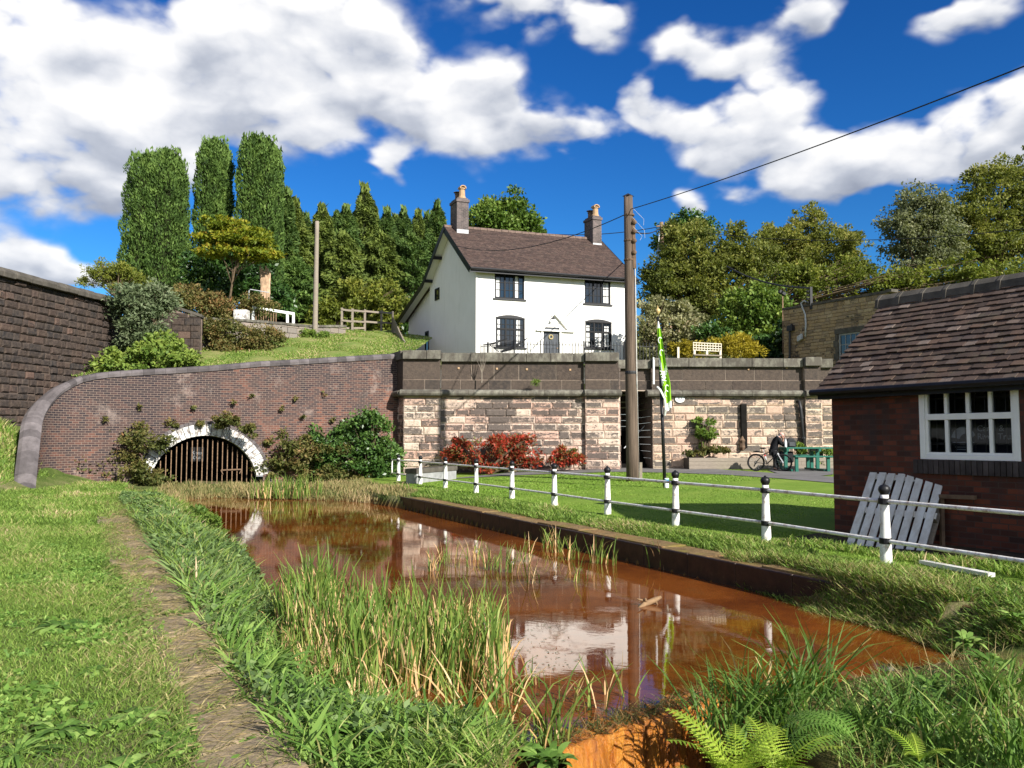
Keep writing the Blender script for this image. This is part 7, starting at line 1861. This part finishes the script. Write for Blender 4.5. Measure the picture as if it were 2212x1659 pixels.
# right bank: verge behind the kerb, tufts over its edge, rank grass on the silted edge
vg = lambda d0, d1, s0, s1: [from_ds(d0, s0), from_ds(d1, s0), from_ds(d1, s1), from_ds(d0, s1)]
field('verge_grass', vg(-.88, -.25, -8, 1.5), 9000, .09, .010, L_GRASS, .7, .7)
field('verge_grass', vg(-.92, -.2, 1, 7), 11000, .09, .013, L_GRASS, .7, .7)
field('verge_grass', vg(-1.0, -.2, 7, 17), 10000, .12, .018, L_GRASS, .6, .6)
field('lawn_grass', vg(-.4, 1.3, -1, 5), 12000, .030, .009, L_LAWN, .5, .5)
field('lawn_grass', vg(-.3, 6, 4, 14), 26000, .026, .014, L_LAWN, .5, .5)
field('lawn_grass', vg(-.3, 12, 13, 21), 22000, .035, .024, L_LAWN, .5, .5)
field('hut_weeds', [(4.3, 13.4), (4.9, 13.2), (6.4, 10.3), (7.6, 8.0), (7.0, 8.0), (5.3, 11.4)], 3800, .10, .014, L_GRASS, .7, .8)
silt = [(3.1, 12.5), (3.45, 12.2), (4.05, 11.2), (5.2, 9.0), (6.1, 7.2), (5.0, 7.2), (4.2, 8.3), (4.15, 9.1), (3.65, 10.3), (3.2, 11.9)]
field('bank_grass', silt, 7000, .13, .007, L_DRY, .9, .8)
field('bank_grass', silt, 9000, .13, .012, L_GRASS, .8, .8)
field('bank_grass', [(5.0, 7.0), (6.4, 7.2), (7.5, 4.0), (6, 3.2), (3.6, 3.3), (1.9, 4.2), (2.0, 5.6), (2.4, 6.6), (3.2, 7.0)], 9000, .14, .008, L_SEDGE, .8, .9)
field('bank_grass', [(4.0, 7.6), (6.2, 7.4), (6.6, 5.0), (4.2, 4.6), (2.4, 5.4), (2.6, 6.8)], 3500, .16, .006, L_DRY, .8, .9)
field('bank_grass', [(.2, 4.6), (-.5, 4.2), (-1.3, 6.2), (-.3, 6.0), (.25, 5.7)], 3200, .15, .011, L_GRASS, .8, .9)
field('verge_grass', vg(-1.85, -1.30, -6, -.2), 3000, .12, .009, L_DRY, .8, .8)
field('verge_grass', vg(-1.8, -1.28, -6, -.2), 8000, .11, .011, L_GRASS, .8, .8)
P2 = np.column_stack([rng.uniform(-17, -5, 60000), rng.uniform(32, 53, 60000)])
P2 = P2[[((Vector((x, y, 0)) - W0).dot(Vector((-.458, .889, 0))) > .9) for x, y in P2]]
P = np.column_stack([P2, [zbank(x, y) for x, y in P2]]); o = blades('bank_turf', P, .07 * (.4 + rng.random(len(P))), .03, L_GRASS, lean=.8, tint=np.clip(rng.random(len(P)) * .9 + .1, 0, 1)); tag(o, kind='stuff')
# reeds
def reeds(name, poly, n, h, w, mat=None, kind='stuff', z=-.42, lean=.16, curl=.35, tint=None, dead=.40):
    P2 = sample_poly(poly, n); P = np.column_stack([P2, np.full(len(P2), z)])
    dead = rng.random(n) < dead
    t = np.where(dead, .8 + .2 * rng.random(n), .1 + .55 * rng.random(n))
    hh = h * (.35 + .85 * rng.random(n)) * np.where(dead, .7, 1.)
    o = blades(name, P, hh, w * (.6 + .7 * rng.random(n)), mat or L_REED, lean=lean, curl=curl, tint=t); 
    if kind: tag(o, kind=kind)
    return o
pz_ = lambda L: [tuple(gnd(x, y, -.4).xy) for x, y in L]
BED = pz_([(585, 1345), (660, 1320), (760, 1340), (900, 1355), (1060, 1380), (1105, 1420), (1080, 1475), (980, 1485), (900, 1495), (800, 1500), (720, 1475), (640, 1420)])
reeds('reeds', BED, 2500, .66, .019)
reeds('reeds', BED, 1500, .34, .016, lean=.5, curl=.9, dead=.85)
reeds('reeds', pz_([(625, 1345), (690, 1310), (740, 1345), (680, 1380)]), 420, .80, .019)
reeds('reeds', pz_([(560, 1400), (640, 1410), (760, 1500), (860, 1515), (800, 1545), (690, 1500)]), 520, .42, .016, dead=.5)
reeds('reeds', [(-8.9, 28.5), (-6.6, 28.4), (-6.5, 29.5), (-8.5, 30.2)], 380, .75, .03, z=-.35, dead=.2)
def tuft(name, label, px, py, n, r, h, w, mat=None, z=-.42, group=None, lean=.25, curl=.4, cat='reed tuft', z0=-.4, dead=.3):
    c = gnd(px, py, z0); a = rng.random(n) * 6.283; q = r * rng.random(n) ** .6
    P = np.column_stack([c.x + q * np.cos(a), c.y + q * np.sin(a), np.full(n, c.z - .03)])
    dd = rng.random(n) < dead; t = np.where(dd, .8 + .2 * rng.random(n), .1 + .55 * rng.random(n))
    o = blades(name, P, h * (.45 + .75 * rng.random(n)), w * (.7 + .6 * rng.random(n)), mat or L_REED, lean=lean, curl=curl, tint=t, base=c)
    return tag(o, label, cat, group)
G3 = 'small reed tufts standing in the far part of the canal'
tl = [(935, 1228, 'leftmost', 30), (965, 1212, 'second from the left, thin', 22), (1000, 1222, 'third from the left', 30), (1030, 1205, 'far thin one beneath the fourth post', 26), (1060, 1225, 'dense one near the middle left', 44), (1100, 1232, 'dense one just right of the middle', 40), (1130, 1210, 'farther one behind the dense pair', 24), (1182, 1180, 'tall one nearest the kerb wall', 34), (1208, 1190, 'broad one near the kerb wall', 40), (1238, 1205, 'broad straw coloured one', 44), (1287, 1213, 'tall one before the fifth post reflection', 36), (1322, 1216, 'slim one right of the tall one', 18), (1412, 1220, 'pair leaning together under the long rail', 24), (1442, 1226, 'last one on the right', 28), (1150, 1255, 'thin nearer one', 14), (1255, 1252, 'thin nearer one on the right', 12)]
for x, y, lb, n in tl: tuft('reed_tuft', f'small reed tuft in the rusty water, {lb}', x, y, int(n * .6) + 2, .14, .46, .014, group=G3)
G4 = 'thin clumps of reed in the near water'
for x, y, lb, n, h in [(1100, 1500, 'right of the big reed bed', 22, .42), (1165, 1465, 'lone short blades on the house reflection', 9, .28), (1225, 1500, 'two tiny blades on the reflection', 5, .22), (1010, 1580, 'tall clump left of the weir', 34, .62), (1085, 1600, 'tangled clump beside the weir', 26, .55), (1190, 1590, 'tall yellow green clump at the weir lip', 46, .50), (1275, 1520, 'sparse blades above the weir', 12, .42), (870, 1560, 'low clump at the bank edge', 26, .40), (1340, 1490, 'slender blades near the middle of the near water', 10, .35)]:
    tuft('reed_clump', f'clump of long reed blades, {lb}', x, y, n, .13, h, .014, group=G4, cat='reed clump', lean=.4, curl=.5)
G5 = 'arching sedge clumps on the near bank'
for x, y, lb, n, h, z in [(1560, 1585, 'beside the weir pit', 70, .55, -.35), (1640, 1555, 'tall and dark in the middle', 90, .62, -.3), (1745, 1500, 'tallest, fanned against the water', 90, .62, -.35), (1700, 1560, 'dense one behind the drooping fern', 80, .52, -.3), (1850, 1560, 'short one right of the drooping fern', 60, .38, -.25), (1960, 1550, 'loose one with pale stems', 60, .40, -.2), (2150, 1500, 'bright one at the right edge', 90, .40, -.15), (2050, 1590, 'wispy one near the lower right corner', 70, .34, -.15), (2190, 1610, 'lush one in the lower right corner', 90, .34, -.1)]:
    tuft('sedge_clump', f'arching green sedge clump, {lb}', x, y, n, .17, h, .015, L_SEDGE, group=G5, cat='sedge', z0=z, lean=.6, curl=.9, dead=.08)
field('bank_herbs', [(3.0, 6.9), (5.4, 7.2), (6.6, 5.0), (5.0, 3.4), (2.4, 4.3), (2.2, 5.6)], 3600, .13, .024, L_WEED, 1.0, .9)
field('bank_herbs', [(4.3, 9.0), (5.4, 9.0), (6.6, 7.0), (5.4, 7.0), (4.4, 8.2)], 2200, .13, .026, L_WEED, 1.0, .9)
P2 = sample_poly([(2.3, 5.4), (3.4, 6.9), (5.6, 7.2), (6.2, 5.2), (3.2, 4.4)], 160); P = onz(P2)
o = blades('seed_stalks', P, .52 * (.5 + .7 * rng.random(len(P))), .006, L_DRY, lean=.25, curl=.25); tag(o, kind='stuff')
# ferns
def fern(label, px, py, z0, n, ln, mat, arch=.9, az0=None, spread=math.pi * 2, up=.9):
    c = gnd(px, py, z0); V = []; T = []
    for k in range(n):
        a = (az0 if az0 is not None else 0) + spread * ((k + .5) / n - .5) + random.uniform(-.25, .25); L_ = ln * random.uniform(.75, 1.1)
        d = Vector((math.cos(a), math.sin(a), 0)); sd = Vector((-d.y, d.x, 0)); pts = []; p = c.copy(); e = up * random.uniform(.85, 1.1)
        N_ = 21
        for i in range(N_ + 1): pts.append(p.copy()); p = p + (d * math.cos(e) + Zv * math.sin(e)) * (L_ / N_); e -= arch * 1.6 / N_
        t0 = random.random() * .6 + .2
        for i in range(N_):
            q0, q1 = pts[i], pts[i + 1]; ax = (q1 - q0).normalized(); nn_ = sd.cross(ax).normalized()
            V += [q0 - sd * .003, q0 + sd * .003, q1 + sd * .002, q1 - sd * .002]; T.append(.9)
            f = i / N_
            if f < .14: continue
            pl = L_ * .24 * math.sin(math.pi * min(1, (1 - f) * .62 + .06)) ** 1.1 * (1 if f > .22 else .7)
            for s_ in (-1, 1):
                ad = (sd * s_ * .92 + ax * .38 - nn_ * -.0 - Zv * .12).normalized(); m_ = 8; w_ = L_ / N_ * .80
                for j in range(m_):
                    g0 = j / m_; l0 = q0 + ad * pl * g0; lw2 = w_ * (1 - g0 * .75) * .44
                    for s2 in (-1, 1):
                        o2 = (ax * s2 + ad * .35).normalized()
                        b0 = l0; b1 = l0 + ad * (pl / m_ * .95); tp2 = l0 + ad * (pl / m_ * .55) + o2 * lw2 
                        V += [b0, b0 + o2 * lw2 * .85 + ad * pl / m_ * .12, tp2 + ad * (pl / m_ * .25), b1]; T.append(min(1, max(0, t0 + random.uniform(-.2, .2))))
    Q = np.arange(len(V)).reshape(-1, 4)
    return tag(mesh_np('fern', [tuple(v) for v in V], Q, mat, None, T, base=c), label, 'fern')
fern('bright yellow green fern standing at the bottom edge beside the weir pit', 1590, 1680, -.12, 9, .50, L_FERN, .7, up=1.25)
fern('bright fern fanned just right of the foremost one', 1680, 1668, -.12, 8, .42, L_FERN, .75, up=1.2)
fern('small bright fern frond low in the corner of the weir pit', 1455, 1720, -.15, 5, .36, L_FERN, .8, up=1.0)
fern('darker drooping fern arching over the dark hollow behind the bright ferns', 1850, 1590, -.05, 8, .62, L_FERND, 1.1, az0=math.pi * .9, spread=2.2, up=.9)
fern('yellowing little fern among the grass at lower right', 1985, 1625, -.15, 5, .26, L_FERN, .8, up=1.1)
# broad leaved plants
def rosette(label, px, py, z0, n, ln, w, mat=L_WEED, up=.6, cat='plant', name='dock_plant', group=None):
    c = gnd(px, py, z0); V = []; T = []
    for k in range(n):
        a = random.uniform(0, 6.283); L_ = ln * random.uniform(.5, 1.1); d = Vector((math.cos(a), math.sin(a), 0)); sd = Vector((-d.y, d.x, 0)); e = up * random.uniform(.4, 1.4)
        st0 = c + d * ln * random.uniform(0, .45); p = st0.copy(); prof = [.25, .75, 1, .9, .55, .08]; pv = None; t0 = random.random()
        roll_ = random.uniform(-.5, .5)
        for i, q in enumerate(prof):
            wv = sd * w * q * .5 + Zv * w * q * .25 * roll_; cur = (p - wv, p + wv)
            if pv: V += [pv[0], pv[1], cur[1], cur[0]]; T.append(t0)
            pv = cur; p = p + (d * math.cos(e) + Zv * math.sin(e)) * (L_ / 5); e -= .30
    return tag(mesh_np(name, [tuple(v) for v in V], np.arange(len(V)).reshape(-1, 4), mat, None, T, base=c), label, cat, group)
G6 = 'broad leaved plants in the left bank turf'
for (x, y, lb, n, ln, w) in [(135, 1345, 'large dock with pointed leaves in the middle of the left turf', 46, .30, .075), (275, 1112, 'tufted plant at the far end of the kerb stones', 46, .42, .05), (330, 1205, 'flat plant across the kerb stones, far one', 22, .30, .05), (375, 1322, 'creeping plant crossing the kerb stones, middle one', 26, .26, .045), (455, 1405, 'dark rosette on the kerb stone edge', 34, .16, .04), (300, 1535, 'wide spreading dock low on the left turf', 60, .22, .055), (380, 1580, 'pale leaved dock near the kerb stones', 50, .20, .055), (130, 1560, 'leafy dock near the lower left corner', 46, .20, .05), (270, 1640, 'big leaved plant at the bottom edge', 56, .22, .055), (30, 1610, 'grassy plant in the bottom left corner', 70, .30, .022), (60, 1480, 'low leafy plant at the left edge', 34, .20, .05), (480, 1640, 'plant at the bottom of the kerb stones', 40, .20, .045), (215, 1240, 'small rosette in the upper left turf', 24, .2, .045), (430, 1540, 'leafy plant beside the broad bare kerb stone', 30, .17, .045), (520, 1575, 'trailing plant over the bare kerb stone', 26, .16, .04), (200, 1440, 'rosette left of the large dock', 30, .16, .05)]:
    rosette(lb, x, y, .02, int(n * 1.3), ln * .85, w * .85, up=.42, group=G6)
G7 = 'leafy plants along the left water edge'
for (x, y, lb, n, ln, w) in [(470, 1300, 'by the bend of the kerb stones', 40, .30, .05), (560, 1450, 'long bladed, beside the reed bed', 60, .34, .05), (640, 1540, 'below the reed bed', 60, .30, .05), (700, 1600, 'broad leaved, near the bottom edge', 60, .26, .055), (760, 1640, 'bright, at the bottom edge', 60, .26, .055), (880, 1630, 'long leaved, by the near water', 60, .28, .045), (960, 1650, 'low and pale, left of the weir', 50, .22, .045), (520, 1380, 'narrow leaved, middle of the edge', 50, .30, .04), (600, 1500, 'dark, middle of the edge', 50, .26, .045)]:
    rosette(f'leafy green waterside plant, {lb}', x, y, -.12, n, ln, w, up=.95, name='waterside_plant', group=G7)
for (x, y, lb, z) in [(1915, 1225, 'dark rosette at the foot of the nearest railing post', .02), (1700, 1195, 'leafy plant spilling over the kerb below the second post', 0.), (2010, 1470, 'broad leaved weed above the water at the right', -.15), (2140, 1420, 'ivy leaved weed patch at the right edge', -.05), (2090, 1380, 'dark leafy weed in the right bank hollow', -.05), (2200, 1330, 'large leaved weed at the right edge', 0.), (1610, 1225, 'pale leafy plant where the kerb disappears', -.2), (1160, 1150, 'little green plant on the kerb wall face', -.3), (1300, 1185, 'green plant at the foot of the kerb wall', -.38), (1230, 1160, 'trailing plant at the foot of the kerb wall', -.38)]:
    rosette(lb, x, y, z, 34, .17, .045, name='leafy_weed', up=.8, group='leafy weeds along the right bank')
shrub('bank_weed', 'tangled low weed mat on the right bank by the water', 'weed', 9.6, [(2000, 1380, 70, 26), (2090, 1400, 70, 30), (2170, 1380, 60, 30), (1930, 1370, 40, 22)], 5000, .05, .10, L_GRN, tb=.55)
shrub('bank_weed', 'spreading fine leaved weed below the second railing post', 'weed', 12.0, [(1640, 1235, 34, 18), (1690, 1250, 40, 18), (1740, 1270, 40, 18)], 4000, .045, .09, L_BIRCH, tb=.5, aspect=.3)
shrub('bank_weed', 'creeping bramble along the left water edge near the arch', 'weed', 19, [(470, 1170, 42, 22), (500, 1210, 40, 20), (440, 1130, 32, 20), (540, 1235, 30, 16), (410, 1110, 30, 14)], 8000, .09, .16, L_GRN, tb=.45, aspect=.5)
shrub('dark_undergrowth', 'dark tangled undergrowth in the hollow behind the ferns', 'undergrowth', 5.9, [(1800, 1590, 90, 30), (1930, 1590, 80, 34), (1720, 1600, 50, 30), (2030, 1560, 60, 30)], 6000, .05, .10, L_DKG, tb=.5, aspect=.4)
rosette('leafy weed hiding the left end of the orange weir', 1190, 1625, -.36, 46, .20, .05, up=.8, name='leafy_weed')
# growth along the weir lip
cc_ = []
for _ in range(900):
    s_ = random.uniform(0, WLn); q = wa + wd * s_ + wn * random.uniform(-.20, .03); cc_.append((q.x, q.y, -.40 + random.uniform(0, .02)))
P = np.array(cc_); o = blades('weir_growth', P, .07 * (.3 + rng.random(len(P))), .007, L_BRAM, lean=1.6, curl=.9); tag(o, kind='stuff')
# floating scum and fallen bits on the near water
P2 = sample_poly(pz_([(1080, 1370), (1200, 1330), (1330, 1500), (1280, 1560), (1150, 1600), (1000, 1640), (880, 1600), (1040, 1520), (1180, 1480)]), 330)
P = np.column_stack([P2, np.full(len(P2), -.397)]); D = rng.normal(size=(len(P), 3)) * np.array([1, 1, .03]); V, Q = leaf_geo(P, D, .05 * (.3 + rng.random(len(P))), .02); V[:, 2] = -.396 + rng.random(len(V)) * .004
tag(mesh_np('floating_litter', V, Q, L_BRAM, None, rng.random(len(P))), kind='stuff')
